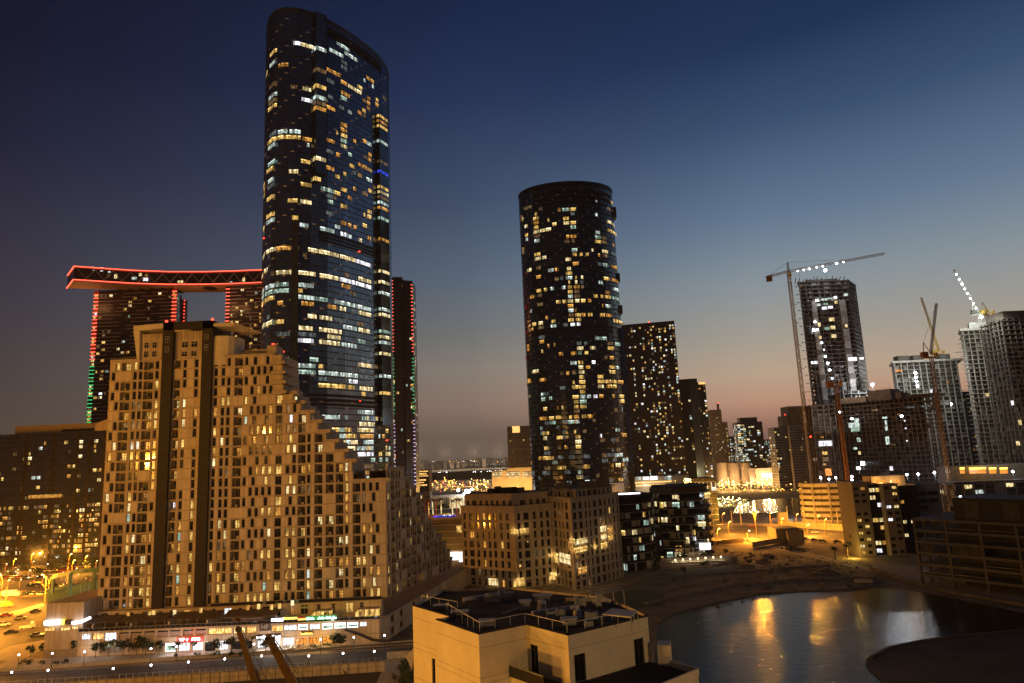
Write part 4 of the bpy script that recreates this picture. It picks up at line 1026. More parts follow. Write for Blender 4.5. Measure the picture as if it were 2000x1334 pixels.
signboard('orange glowing sign over the restaurant of the lower row', 587, 611, 1233.5, 1240, 'dark_cladding', [('lettering', scribble('neon_orange', .03, .97, 8, .8))])
signboard('dark blue sign with white curly letters behind the crane boom tip', 500, 548, 1239, 1247, 'frame_dark', [('lettering', scribble('neon_white', .03, .42, 9, .85)), ('lettering', scribble('neon_white', .66, .97, 10, .85))])
# sloping green rail of the stair at the right end
q = MB(); P_ = [A(674, 1229, YP-1), A(700, 1238, YP-1), A(728, 1250, YP-1), A(756, 1252, YP-1)]
for k in range(3):
    q.bar(P_[k], P_[k+1], .5, 'frame_dark', .7)
    a = P_[k]; b_ = P_[k+1]
T.part('stair_railing', q)
T.done()
# west block of the podium with curved white canopy light
zl = A(120, 1178, YP).z
T = Thing('podium_block', 'windowless pinkish block at the left end of the shop podium, with glowing white sign strips', 'building', (A(120, 1240, YP).x, YP+6, 0))
x0, x1 = A(86, 1240, YP).x, xa
q = MB(); q.box(x0, x1+1, YP+.3, YP+24, 0, zl, 'beige'); q.box(x0-.1, x1, YP+.1, YP+.4, 0, 3.0, 'beige_dark'); T.part('wall', q)
for a, b_, y0, y1 in ((87, 107, 1225, 1233), (117, 136, 1224, 1232), (140, 152, 1222, 1230)):
    xx0, xx1, za, zb_ = RC(a, y0, b_, y1, YP); T.part('window', pane_window(Fr((0, YP+.25), (1, 0)), xx0, xx1, za, zb_, -.05, 'shop_warm', cols=3), label='warm lit window')
xx0, xx1, za, zb_ = RC(84, 1213, 125, 1221, YP-1); q = MB(); q.box(xx0, xx1-1.5, YP-.6, YP+.3, za, zb_, 'neon_white'); q.box(xx1-1.5, xx1-.3, YP-.6, YP+.3, za, zb_, 'neon_yellow'); q.box(xx1-.3, xx1+1.7, YP-.4, YP+.3, za, zb_, 'sign_grey'); T.part('sign_strip', q)
a = A(141, 1217, YP-.8); b_ = A(160, 1214, YP-1.2); c = A(177, 1206, YP-1.2); q = MB(); q.bar(a, b_, .3, 'neon_white', .9); q.bar(b_, c, .3, 'neon_white', .8); T.part('sign_strip', q)
T.done()
# green steel ramp canopy on the deck behind it
T = Thing('ramp_canopy', 'pale green steel ramp canopy on columns behind the podium block', 'canopy', (A(145, 1170, 236).x, 236, 0))
q = MB(); pts = [(103, 1128, 262), (115, 1123, 256), (140, 1118, 252), (165, 1115, 250), (192, 1112, 249)]
for i in range(4):
    a = A(*pts[i]); b_ = A(*pts[i+1]); q.bar(a, b_, .5, 'green_steel', 1.4)
T.part('beam', q)
for px, y0, y1, Y_ in ((104, 1128, 1172, 262), (139, 1119, 1178, 252), (185, 1114, 1162, 249)):
    q = MB(); a = A(px, y0, Y_); q.box(a.x-.4, a.x+.4, Y_-.4, Y_+.4, 0, a.z, 'green_steel'); T.part('column', q)
q = MB(); a = A(92, 1150, 266); b_ = A(192, 1132, 262); c = A(192, 1160, 254); d = A(92, 1178, 256); q.face([a, b_, c, d], 'green_steel'); q.face([v-V((0, 0, .4)) for v in (a, b_, c, d)], 'green_steel'); T.part('ramp', q)
q = MB()
for k in range(11):
    px = 97+k*8.5; y1 = 1177-k*1.6
    a = A(px, y1, 254); q.bar(a, a+V((0, 0, 4.2)), .12, 'frame_light')
T.part('railing', q)
T.done()
lamp('canopy_light', A(165, 1158, 250)+V((0, 0, 0)), 350, (.55, 1, .75), .3)
# big dark glazed block at the far left
YD = 460.
T = Thing('dark_glazed_building', 'broad dark glazed building at the left edge, its lower part full of amber light', 'building', (A(90, 960, YD).x, YD+10, 0))
x0, x1 = A(-60, 960, YD).x, A(207, 960, YD).x; ztp = A(100, 845, YD).z
pts = subdiv([V((x0, YD, 0)), V((x1, YD, 0)), V((x1, YD+22, 0)), V((x0, YD+22, 0))], 3.4)
shell(T, pts, 0, ztp, 3.2, 'round_glass', 'dark_cladding', .7)
q = MB(); xx0, xx1, za, zb_ = RC(30, 829, 204, 843, YD+3); q.box(xx0, xx1, YD+3, YD+18, ztp, zb_, 'beige_dark'); q.box(A(115, 838, YD).x, A(185, 838, YD).x, YD+2.8, YD+3, ztp+.4, ztp+2, 'dark_cladding'); T.part('roof_slab', q)
q = MB(); a = A(184, 818, YD-1); q.hexa([(a.x, YD, ztp), (x1+1, YD, ztp), (x1+1, YD+10, ztp), (a.x, YD+10, ztp), (a.x+1, YD, ztp+5), (x1+1, YD, ztp+8.5), (x1+1, YD+10, ztp+8.5), (a.x+1, YD+10, ztp+5)], 'beige'); T.part('roof_wedge', q)
zmid = A(100, 985, YD).z
random_lit(T, pts, 0, ztp-4, 3.2, .10, HOME, panes=2, span=(.15, .85), z_lo=zmid)
random_lit(T, pts, 0, zmid, 3.2, .62, dict(lit_amber=7, lit_dim=6, lit_warm=3, lit_cream=1), panes=3, span=(.04, .96), z_lo=6)  # glowing amber panes stand in for street light mirrored in the glass
for i, F, L, c in mods(pts):  # more glowing patches for the same mirrored street light
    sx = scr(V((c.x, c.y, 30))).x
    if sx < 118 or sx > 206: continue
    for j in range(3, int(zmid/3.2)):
        if rnd.random() < .42: k = rnd.choice(('shop_warm', 'shop_orange', 'lit_amber', 'neon_orange')); a_ = rnd.uniform(.05, .6); T.cand('window', window_cell(F, L*a_, L*(a_+rnd.uniform(.1, .35)), j*3.2+rnd.uniform(.5, 1.2), j*3.2+rnd.uniform(1.6, 2.8), k, 1, d=.12), 'amber glow standing in for mirrored street light')
q = MB()
for px in (45, 100, 147, 170, 200):
    a = A(px, 960, YD); q.box(a.x-.8, a.x+.8, YD-.4, YD, 0, ztp, 'dark_cladding')
T.part('vertical_fin', q)
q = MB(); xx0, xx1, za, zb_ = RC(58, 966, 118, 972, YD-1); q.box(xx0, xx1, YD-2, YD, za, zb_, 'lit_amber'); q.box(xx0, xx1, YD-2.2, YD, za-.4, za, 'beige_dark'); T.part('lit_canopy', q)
T.done()
# ------------------------------------------------------------------ ground, water, roads
def poly(pts, z, m_, name=None, th=None):
    q = MB(); q.face([(p.x, p.y, z) for p in pts], m_); return q
def gp(*L): return [G(x, y) for x, y in L]
q = MB(); q.face([(-30000, -400, 0), (30000, -400, 0), (30000, 60000, 0), (-30000, 60000, 0)], 'sand'); struct(q, 'ground')
shore = gp((1270, 1360), (1285, 1215), (1340, 1193), (1400, 1180), (1480, 1163), (1560, 1157), (1640, 1155), (1700, 1149), (1780, 1154), (1850, 1166), (1930, 1183), (2010, 1200), (2250, 1245), (2500, 1400), (2300, 1900), (1300, 1900))
struct(poly(shore, .03, 'lagoon'), 'water')
struct(poly(gp((1432, 1003), (1440, 985), (1480, 976), (1566, 972), (1600, 972), (1600, 1004), (1566, 1005), (1500, 1001)), .03, 'lagoon'), 'water')
beach = gp((1190, 1230), (1160, 1175), (1230, 1140), (1300, 1115), (1450, 1108), (1600, 1100), (1700, 1098), (1800, 1115), (1790, 1150), (1700, 1145), (1640, 1151), (1560, 1153), (1480, 1159), (1400, 1176), (1340, 1189), (1285, 1211), (1272, 1300), (1240, 1300))
struct(poly(beach, .015, 'beach'), 'beach')
dk = gp((1690, 1300), (1712, 1278), (1760, 1262), (1830, 1250), (1920, 1238), (2050, 1228), (2400, 1240), (2600, 1500), (2200, 1800), (1800, 1500), (1730, 1340))
q = MB(); q.prism([(p.x, p.y) for p in dk], -.2, .45, 'dark_soil'); struct(q, 'spit_of_land')
struct(poly(gp((800, 1334), (380, 1334), (420, 1316), (690, 1302), (800, 1296), (1200, 1240), (1260, 1500), (700, 1500)), .012, 'dark_soil'), 'building_plot')
# curving shore bank ridges
def ridge(pts, w, h, m_, name):
    q = MB()
    for i in range(len(pts)-1):
        a, b_ = pts[i], pts[i+1]; d = (b_-a).normalized(); n_ = V((-d.y, d.x, 0))*w/2; up = V((0, 0, h))
        q.hexa([a-n_, b_-n_, b_+n_, a+n_, a-n_*.4+up, b_-n_*.4+up, b_+n_*.4+up, a+n_*.4+up], m_)
    return struct(q, name)
rr = random.Random(4)
ridge(gp((1285, 1213), (1340, 1191), (1400, 1178), (1480, 1161), (1560, 1155), (1640, 1153), (1700, 1147)), 3, .5, 'beach', 'shore_bank')
ridge(gp((1700, 1290), (1740, 1270), (1800, 1257), (1880, 1246), (1990, 1236)), 2.5, .9, 'dark_soil', 'shore_bank')
ridge(gp((1260, 1180), (1340, 1160), (1430, 1142), (1550, 1132), (1690, 1128)), 4, .6, 'sand', 'sand_ridge')
ridge(gp((1330, 1128), (1420, 1118), (1500, 1112), (1580, 1106), (1620, 1104)), 3, .5, 'sand', 'sand_ridge')
# lawn oval by the beach
c = G(1250, 1168); q = MB(); q.face([(c.x+9.5*cos(k*pi/16), c.y+17*sin(k*pi/16), .05) for k in range(32)], 'lawn'); struct(q, 'lawn')
# dark plot and shore wall on the right
q = MB(); w0 = gp((1700, 1112), (1780, 1140), (1850, 1158), (1930, 1172), (2030, 1190))
for i in range(4):
    a, b_ = w0[i], w0[i+1]; q.bar(a+V((0, 0, .5)), b_+V((0, 0, .5)), .8, 'beach', 1.3)
struct(q, 'quay_wall')
struct(poly(gp((1700, 1100), (1790, 1105), (2030, 1150), (2030, 1185), (1930, 1168), (1850, 1154), (1780, 1136), (1705, 1109)), .02, 'paving'), 'quay_path')
# the lit road in the middle distance
struct(poly(gp((1395, 1024), (1520, 1026), (1700, 1043), (1700, 1060), (1560, 1048), (1470, 1052), (1395, 1058)), .016, 'asphalt'), 'road')
struct(poly(gp((1395, 1021), (1520, 1022), (1700, 1038), (1700, 1043), (1520, 1027), (1395, 1025)), .024, 'paving'), 'pavement')
q = MB(); L_ = gp((1395, 1032), (1520, 1034), (1700, 1048))
for i in range(2):
    for k in range(14):
        a = L_[i].lerp(L_[i+1], k/14); b_ = L_[i].lerp(L_[i+1], (k+.5)/14); q.bar(a+V((0, 0, .03)), b_+V((0, 0, .03)), .35, 'line_paint', .02)
o = struct(q, 'road_markings')
struct(poly(gp((1448, 1050), (1470, 1050), (1560, 1075), (1720, 1112), (1700, 1116), (1560, 1084), (1480, 1062)), .02, 'paving'), 'footpath')
# far roads and lit land behind the round tower
struct(poly(gp((1400, 948), (1600, 946), (1600, 958), (1400, 965)), .02, 'asphalt'), 'road')
struct(poly(gp((800, 945), (960, 940), (1060, 945), (1060, 962), (800, 962)), .02, 'paving'), 'road')
# left junction
struct(poly(gp((-200, 1290), (-200, 1168), (95, 1165), (175, 1160), (88, 1200), (86, 1250), (20, 1275)), .016, 'asphalt'), 'road')
struct(poly(gp((-200, 1215), (20, 1196), (84, 1178), (86, 1183), (30, 1204), (-200, 1228)), .03, 'paving'), 'pavement')
struct(poly(gp((-120, 1160), (-120, 1092), (200, 1088), (195, 1150), (90, 1163)), .014, 'asphalt'), 'car_park')
struct(poly(gp((-50, 1292), (20, 1262), (86, 1250), (86, 1268), (40, 1290)), .034, 'paving'), 'pavement')
q = MB()
for (a, b_) in (((-60, 1236), (86, 1200)), ((-60, 1252), (86, 1222))):
    A0, B0 = G(*a), G(*b_)
    for k in range(9): q.bar(A0.lerp(B0, k/9)+V((0, 0, .03)), A0.lerp(B0, (k+.55)/9)+V((0, 0, .03)), .2, 'line_paint', .02)
struct(q, 'road_markings')
# promenade in front of the shops with its low wall, service road, hoarding
pf = [G(-20, 1313), G(400, 1285), G(742, 1262), G(830, 1254)]
q = MB(); q.prism([(p.x, p.y) for p in pf]+[(pf[-1].x+6, YP-.4), (A(84, 1240, YP).x, YP-.4), (pf[0].x-2, YP+2)], 0, .75, 'paving'); struct(q, 'promenade')
q = MB()
for i in range(3): q.bar(pf[i]+V((0, -.3, .45)), pf[i+1]+V((0, -.3, .45)), .5, 'kerb', 1.2)
struct(q, 'promenade_wall')
struct(poly([G(-40, 1345), G(400, 1310), G(760, 1288), G(830, 1284), G(830, 1262), G(742, 1270), G(400, 1292), G(-40, 1321)], .02, 'asphalt'), 'service_road')
def fence(name, label, p0, p1, h, n, m_, postm='steel', cat='fence', proud=.08):
    p0 = V(p0); p1 = V(p1); t_ = Thing(name, label, cat, p0)
    F = Fr(p0, p1-p0); L = (p1-p0).length; q = MB(); q.fbox(F, 0, L, -.06, 0, .1, h, m_)
    k = 0
    while k*.5 < L: q.fbox(F, k*.5, k*.5+.12, 0, .04, .15, h-.05, m_); k += 1
    t_.part('panel', q)
    for k in range(n+1):
        q = MB(); u = L*k/n; q.fbox(F, u-.07, u+.07, 0, proud+.05, 0, h+.1, postm); t_.cand('post', q)
    q = MB(); q.fbox(F, 0, L, .04, .1, h*.5, h*.5+.08, postm); q.fbox(F, 0, L, .04, .1, h-.12, h-.04, postm); t_.part('rail', q)
    t_.done(); return t_
fa, fb = G(-60, 1366), G(752, 1312)
fence('hoarding', 'long corrugated site hoarding with posts along the bottom left, lit amber', fa, fb, 2.7, 44, 'hoarding', 'joint')
fence('fence', 'short pale mesh fence beside the bright yellow driveway', G(756, 1288), G(800, 1285), 2.0, 5, 'hoarding', 'frame_light')
struct(poly(gp((757, 1288), (800, 1286), (806, 1334), (806, 1400), (640, 1400), (735, 1334)), .03, 'paving'), 'driveway')
# railing along the road edge of the promenade
t_ = Thing('railing', 'low white post and wire railing between the service road and hoarding', 'railing', G(0, 1340))
q = MB(); a, b_ = G(-20, 1342), G(745, 1293)
for k in range(60):
    p = a.lerp(b_, k/59); qq = MB(); qq.bar(p, p+V((0, 0, 1.2)), .12, 'frame_light'); t_.cand('post', qq)
q.bar(a+V((0, 0, 1.1)), b_+V((0, 0, 1.1)), .06, 'frame_light'); t_.part('wire', q); t_.done()

# ------------------------------------------------------------------ vegetation
def leafcrown(c, r, n, m_, seed, squash=.75, size=.45):
    r_ = random.Random(seed); q = MB(); cl = [V((r_.gauss(0, .45), r_.gauss(0, .45), r_.gauss(0, .38))) for _ in range(7)]
    for k in range(n):
        b0 = r_.choice(cl); d = V((r_.gauss(0, .28), r_.gauss(0, .28), r_.gauss(0, .26)))+b0
        if d.length > 1.15: d *= 1.1/d.length
        p = V(c)+V((d.x*r, d.y*r, d.z*r*squash)); s_ = size*r_.uniform(.5, 1.2)
        a = V((r_.uniform(-1, 1), r_.uniform(-1, 1), r_.uniform(-1, 1))).normalized()*s_; e = a.orthogonal().normalized()*s_*.6
        e.rotate(Matrix.Rotation(r_.uniform(0, 6.28), 3, a.normalized()))
        q.face([p-a, p+e, p+a, p-e], m_)
    return q
def tree(label, p, h, r, seed, m_='leaf_dark', n=170, group=None):
    t_ = Thing('tree', label, 'tree', p, group); q = MB(); p = V(p)
    q.tube(p, p+V((0, 0, h*.55)), .14*h/5, 'bark', .08*h/5, 6)
    rr_ = random.Random(seed)
    for k in range(4):
        a_ = rr_.uniform(0, 6.28); q.tube(p+V((0, 0, h*.45)), p+V((cos(a_)*r*.5, sin(a_)*r*.5, h*.75)), .05*h/5, 'bark', .02, 5)
    t_.part('trunk', q); t_.part('crown', leafcrown(p+V((0, 0, h*.72)), r, n, m_, seed, size=.16*r+.12)); return t_
def palm(label, p, h, seed, trunkm='bark', leafm='leaf_dark', L=2.6, nf=15):
    t_ = Thing('palm_tree', label, 'palm tree', p); r_ = random.Random(seed); p = V(p); q = MB()
    top = p+V((r_.uniform(-.3, .3), 0, h)); q.tube(p, top, .32, trunkm, .2, 8); t_.part('trunk', q)
    q = MB()
    for k in range(nf):
        a = 2*pi*k/nf+r_.uniform(-.2, .2); el_ = r_.uniform(-.1, 1.0); d = V((cos(a)*cos(el_), sin(a)*cos(el_), sin(el_)))
        prev = top; w0 = V((-sin(a), cos(a), 0))
        for s_ in range(4):
            nx = prev+d*(L/4); d = (d+V((0, 0, -.33))).normalized(); w = w0*(.34, .42, .36, .2)[s_]; w2 = w0*(.42, .36, .2, .02)[s_]
            dn = V((0, 0, -.18))
            q.face([prev-w+dn, prev, nx, nx-w2+dn], leafm); q.face([prev, prev+w+dn, nx+w2+dn, nx], leafm); prev = nx
    t_.part('crown', q); return t_
def shrub(label, p, r, seed, m_='leaf', n=120, name='shrub', group=None):
    o = leafcrown(V(p)+V((0, 0, r*.55)), r, n, m_, seed, .7, .2*r+.06).build(name); tag(o, label, 'shrub', group); return o
tl = [(60, 1284, 3.4, 'round dark tree at the far left of the promenade'), (84, 1282, 3.6, 'second small tree from the left on the promenade'), (105, 1280, 4.4, 'small tree beside the white globe lamp in front of the windowless block'),
      (128, 1279, 4.2, 'bushy tree in front of the pale ground of the windowless block'), (150, 1279, 4.8, 'tree just left of the podium corner'), (186, 1285, 4.6, 'dark tree before the stepped service ramp'), (212, 1283, 5.2, 'broad dark tree left of the shuttered lower shops'),
      (240, 1282, 5.0, 'broad dark tree before the first shuttered lower shop'), (266, 1281, 5.4, 'tallest dark tree before the shuttered lower shops'), (284, 1280, 4.6, 'dark tree just left of the tall promenade lamp'), (311, 1276, 3.6, 'small tree in front of the dim shop left of the pet shop'),
      (343, 1274, 3.8, 'thin tree at the left of the pet shop'), (376, 1272, 3.4, 'sparse tree in front of the pet shop window'), (428, 1276, 4.4, 'tree in front of the white lit doorway'), (452, 1276, 4.6, 'broad tree before the dark shopfront'), (484, 1274, 3.8, 'tree right of the first orange boom'),
      (503, 1266, 3.8, 'tree before the white shop behind the second boom'), (519, 1276, 4.2, 'dense round tree left of the second boom'), (655, 1262, 3.8, 'tree at the right end of the cafe terrace'), (668, 1264, 3.2, 'low tree below the stair rail')]
for i, (px, y, h, lb) in enumerate(tl):
    p = G(px, y, .75); tree(lb, p, h, h*.42, 20+i, 'leaf_dark' if i % 3 else 'leaf', group='trees along the promenade')
for i, (px, y, r) in enumerate([(45, 1296, 1.0), (58, 1297, 1.1), (80, 1298, .9), (108, 1300, 1.0), (125, 1296, 1.0), (345, 1283, .9), (386, 1281, 1.0), (420, 1283, 1.3), (455, 1281, 1.2), (470, 1280, 1.0), (612, 1266, 1.0), (640, 1264, 1.1)]):
    shrub('dark clipped bush on the promenade paving, %s from the left' % ordn(i), G(px, y, .75), r, 60+i, 'leaf_dark', 90, group='bushes on the promenade')
# dark trees round the car park
for i, (px, y, h, lb) in enumerate([(178, 1118, 9, 'big round tree lit green from below beside the apartment edge'), (20, 1135, 6, 'dark tree left of the car park lamps'), (48, 1122, 6, 'dark tree between the parked rows at the left'), (75, 1130, 6.5, 'dark tree in the middle of the car park'), (108, 1122, 7, 'dark tree behind the double street lamp'), (130, 1112, 7, 'dark tree behind the tall bare pole'), (152, 1110, 6, 'dark tree left of the green lit tree'), (5, 1112, 7, 'dark tree at the left edge of the picture')]):
    tree(lb, G(px, y), h, h*.45, 90+i, 'leaf' if i == 0 else 'leaf_dark', 200, group='trees round the car park')
lamp('tree_uplight', G(176, 1121)+V((0, 0, 5)), 220, (.75, 1, .3), .3)
# middle right vegetation
for i, (px, y, h, lb) in enumerate([(1378, 1112, 3.5, 'dark tree in front of the lit villa terrace'), (1336, 1123, 3.2, 'small dark tree at the left of the lit villa terrace'), (1462, 1103, 3.4, 'round dark bush tree right of the lit terrace'), (1510, 1098, 2.6, 'small round dark tree alone on the sand'), (1418, 1084, 2.6, 'low dark tree on the sand behind the terrace')]):
    tree(lb, G(px, y), h, h*.55, 130+i, 'leaf_dark', 150)
palm('left of two dark palms on the sand before the glowing wall', G(1632, 1093), 5.2, 1); palm('right of two dark palms on the sand before the glowing wall', G(1656, 1090), 5.6, 2)
tree('tree brightly floodlit yellow beside the right hand apartment block', G(1672, 1082), 9.5, 4.6, 150, 'leaf', 260)
lamp('tree_flood', G(1668, 1088)+V((-2, -4, 3)), 3600, (1, .62, .10), .4)
q = leafcrown(G(1560, 1075)+V((0, 0, .4)), 6, 150, 'leaf_dark', 7, .1, .5); q.add(leafcrown(G(1545, 1072)+V((0, 0, .4)), 5, 120, 'leaf_dark', 8, .1, .5)); o = q.build('scrub'); tag(o, 'low dark scrub on the sand below the brown wall', 'scrub'); o['kind'] = 'stuff'
# agave and shrubs at the bottom beside the driveway
t_ = Thing('agave', 'spiky agave plant at the bottom edge beside the yellow driveway', 'plant', G(770, 1328)); p = G(770, 1328); q = MB(); r_ = random.Random(3)
for k in range(34):
    a = r_.uniform(0, 6.28); e = r_.uniform(.3, 1.3); d = V((cos(a)*cos(e), sin(a)*cos(e), sin(e))); w = V((-sin(a), cos(a), 0))*.14; q.face([p-w+V((0, 0, .2)), p+w+V((0, 0, .2)), p+d*2.3+V((0, 0, .2))], 'leaf')
t_.part('leaves', q)
for i, (px, y, r, lb) in enumerate([(795, 1322, 2.6, 'big clipped shrub mound against the white building'), (790, 1305, 2.0, 'smaller shrub behind the big clipped mound'), (799, 1335, 2.4, 'shrub at the bottom edge by the white building')]): shrub(lb, G(px, y), r, 170+i, 'leaf', 300)
shrub('dark bush growing against the hoarding', G(675, 1316), 1.1, 180, 'leaf_dark', 160)

# ------------------------------------------------------------------ lamps
def globe_lamp(label, p, h, seed=0, group=None):
    t_ = Thing('promenade_lamp', label, 'lamp', p, group); p = V(p)
    q = MB(); q.tube(p, p+V((0, 0, h-.3)), .09, 'frame_dark', .06, 6); q.tube(p, p+V((0, 0, .5)), .16, 'frame_dark', .12, 6); t_.part('pole', q)
    q = MB(); q.ball(p+V((0, 0, h)), .25, 'bulb_white', 10, 6); q2 = MB(); q2.tube(p+V((0, 0, h+.27)), p+V((0, 0, h+.36)), .16, 'frame_dark', .05, 8); g_ = t_.part('globe', q, smooth=True); t_.part('cap', q2, parent=g_)
    lamp('bulb', p+V((0, -.45, h)), 90, (.85, .88, 1), .2, parent=t_.r); return t_
fr_ = [(102, 1276, 0), (165, 1273, 0), (295, 1267, 0), (345, 1263, 0), (496, 1258, 0), (626, 1249, 0), (691, 1245, 0), (751, 1241, 0), (37, 1279, 0)]
nm1 = ['in front of the windowless block', 'beside the podium corner trees', 'among the trees left of the pet shop', 'right in front of the pet shop', 'before the white lit shop left of the second boom', 'before the orange restaurant', 'below the sloping stair rail', 'right of the stair rail in the dark', 'at the left end of the promenade']
for (px, y, _), nm in zip(fr_, nm1): globe_lamp('white globe lamp '+nm, G(px, y, 4.75)*1.0-V((0, 0, 4.0)), 4.0)
bk_ = [(23, 1313), (94, 1309), (221, 1306), (295, 1299), (368, 1293), (439, 1287), (511, 1281), (603, 1281), (670, 1276), (731, 1272)]
for i, (px, y) in enumerate(bk_):
    p = G(px, y, 4.0); p.z = 0; globe_lamp('roadside white globe lamp, %s from the left in the row along the service road' % ordn(i), p, 4.0, group='lamps along the service road')
def street_lamp(label, p, h, energy, col=(1, .37, .035), arms=1, reach=1.6, bm_='bulb_sodium', r=.32, side=1, group=None, pm='crane_yellow', lr=.35):
    t_ = Thing('street_lamp', label, 'street lamp', p, group); p = V(p); q = MB(); top = p+V((0, 0, h*.72)); q.tube(p, top, .16, pm, .1, 6); t_.part('pole', q)
    for k in range(arms):
        s_ = side if k == 0 else -side; q = MB(); prev = top
        for i in range(1, 5):
            f = i/4; nx = top+V((s_*reach*f**1.3, 0, h*.28*sin(f*pi/2))); q.tube(prev, nx, .08, pm, .07, 6); prev = nx
        ao = t_.part('arm', q)
        arm_ = ao; q = MB(); q.ball(prev+V((s_*.25, 0, -.1)), r, bm_, 8, 5, .6); t_.part('lamp_head', q, parent=arm_, smooth=True)
        if energy: lamp('bulb', prev+V((s_*.25, -.2, -r-.5)), energy/arms, col, lr, parent=t_.r)
    return t_
street_lamp('double armed sodium street lamp in front of the green ramp canopy', G(93, 1180), 13, 90000, arms=2, reach=3.2)
street_lamp('sodium street lamp at the left edge above the white truck', G(2, 1172), 12, 90000, side=-1)
street_lamp('tall bare light pole between the canopy and the car park', G(129, 1168), 20, 3500, reach=1.0, bm_='bulb_warm')
for i, (px, y, e) in enumerate([(-60, 1200, 150000), (-70, 1250, 140000), (-30, 1140, 90000)]):
    street_lamp('sodium street lamp just outside the left edge of the picture, %s' % ['by the junction', 'nearest', 'by the car park'][i], G(px, y), 12, e)
for i, (px, y, k) in enumerate([(15, 1134, 0), (63, 1095, 1), (68, 1116, 0), (83, 1128, 0), (32, 1112, 1), (56, 1114, 1), (120, 1118, 1), (147, 1110, 0), (38, 1133, 1), (173, 1100, 0), (187, 1094, 1), (10, 1100, 0)]):
    p = G(px, y+14); street_lamp('small post lamp glowing in the car park, %s from the list of the left cluster' % ordn(i) if False else 'small white post lamp in the dark car park %s' % ['near the left edge', 'under the dark building', 'in the middle row', 'left of the double street lamp', 'at the back left', 'at the back middle', 'behind the bare pole', 'left of the lit tree', 'above the white truck', 'right of the lit tree', 'touching the apartment edge', 'at the far back left'][i], p, 4.0, 160, (1, .8, .5), reach=.4, bm_='bulb_warm', r=.28, lr=.2)
# middle right road lamps
street_lamp('V shaped sodium street lamp glowing brightest on the middle road', G(1478, 1047), 15, 120000, arms=2, reach=2.0, r=.6)
for i, (px, y, h, e, lb) in enumerate([(1461, 1060, 7, 5000, 'small street lamp at the top of the sandy footpath'), (1424, 1043, 8, 5000, 'small street lamp left of the V shaped lamp'), (1577, 1047, 7, 9000, 'small street lamp right of the brown block wall'), (1657, 1054, 7, 3500, 'small street lamp left of the floodlit tree'), (1402, 1055, 7, 7000, 'small street lamp beside the dark balcony building'), (1567, 1020, 8, 900, 'small street lamp at the foot of the round car park'), (1528, 1040, 9, 6000, 'street lamp behind the brown block wall'), (1612, 1042, 9, 2200, 'street lamp between the round car park and the sand')]):
    street_lamp(lb, G(px, y), h, e*5.5, reach=1.2, bm_='bulb_warm' if i in (0, 3) else 'bulb_sodium', r=.42)
for i, (px, y0, y1) in enumerate([(1448, 985, 1025), (1540, 990, 1025), (1638, 993, 1032), (1430, 998, 1022), (1608, 1000, 1026)]):
    p = G(px, y1); h = (A(px, y0, p.y)-p).z; q = MB(); q.tube(p, p+V((0, 0, h)), .35, 'frame_light', .2, 6); q.box(p.x-.5, p.x+.9, p.y-.2, p.y+.2, h, h+.25, 'frame_light'); o = q.build('light_pole'); tag(o, 'tall unlit pale light pole beside the road, %s from the left' % ['second', 'third', 'fifth', 'first', 'fourth'][i], 'light pole', 'unlit poles by the middle road')
for i, (px, y) in enumerate([(1412, 1027), (1505, 1027), (1556, 1030), (1598, 1034), (1648, 1039)]): street_lamp('added lamp on the far kerb brightening the middle road, %s of five from the left' % ordn(i), G(px, y), 9, 15000 if px < 1590 else 4500, reach=1.4, r=.4, group='lamps on the far kerb of the middle road')  # row of lamps added to even out the light on the road
for i, (px, y) in enumerate([(140, 1122), (165, 1112), (118, 1100), (60, 1106), (25, 1118)]): street_lamp('amber lamp between the trees of the car park, %s' % ['left of the lit tree', 'just behind the lit tree', 'behind the double street lamp', 'under the middle of the dark building', 'near the left picture edge'][i], G(px, y), 8, 22000, reach=1., r=.4)
def signal(label, p, h, arm, headc='bulb_cool'):
    t_ = Thing('traffic_signal', label, 'traffic light', p); p = V(p); q = MB(); q.tube(p, p+V((0, 0, h)), .2, 'crane_yellow', .16, 6); t_.part('pole', q)
    q = MB(); a = p+V((0, 0, h*.55)); b_ = p+V((arm*.35, 0, h*.8)); c = p+V((arm, 0, h*.82)); q.tube(a, b_, .1, 'crane_yellow', .1, 6); q.tube(b_, c, .1, 'crane_yellow', .08, 6); t_.part('arm', q)
    q = MB(); q.box(c.x-.2, c.x+.2, c.y-.2, c.y+.2, c.z-1.0, c.z+.1, 'frame_dark'); q.ball((c.x, c.y-.25, c.z-.8), .14, 'neon_green', 6, 4); t_.part('signal_head', q); return t_
signal('traffic light with a long arm at the left edge of the junction', G(10, 1192), 9.5, 9); signal('traffic light whose arm points left in front of the canopy', G(87, 1178), 11.5, -7); signal('traffic light on the middle road between the V lamp and the round car park', G(1507, 1034), 9, 6)

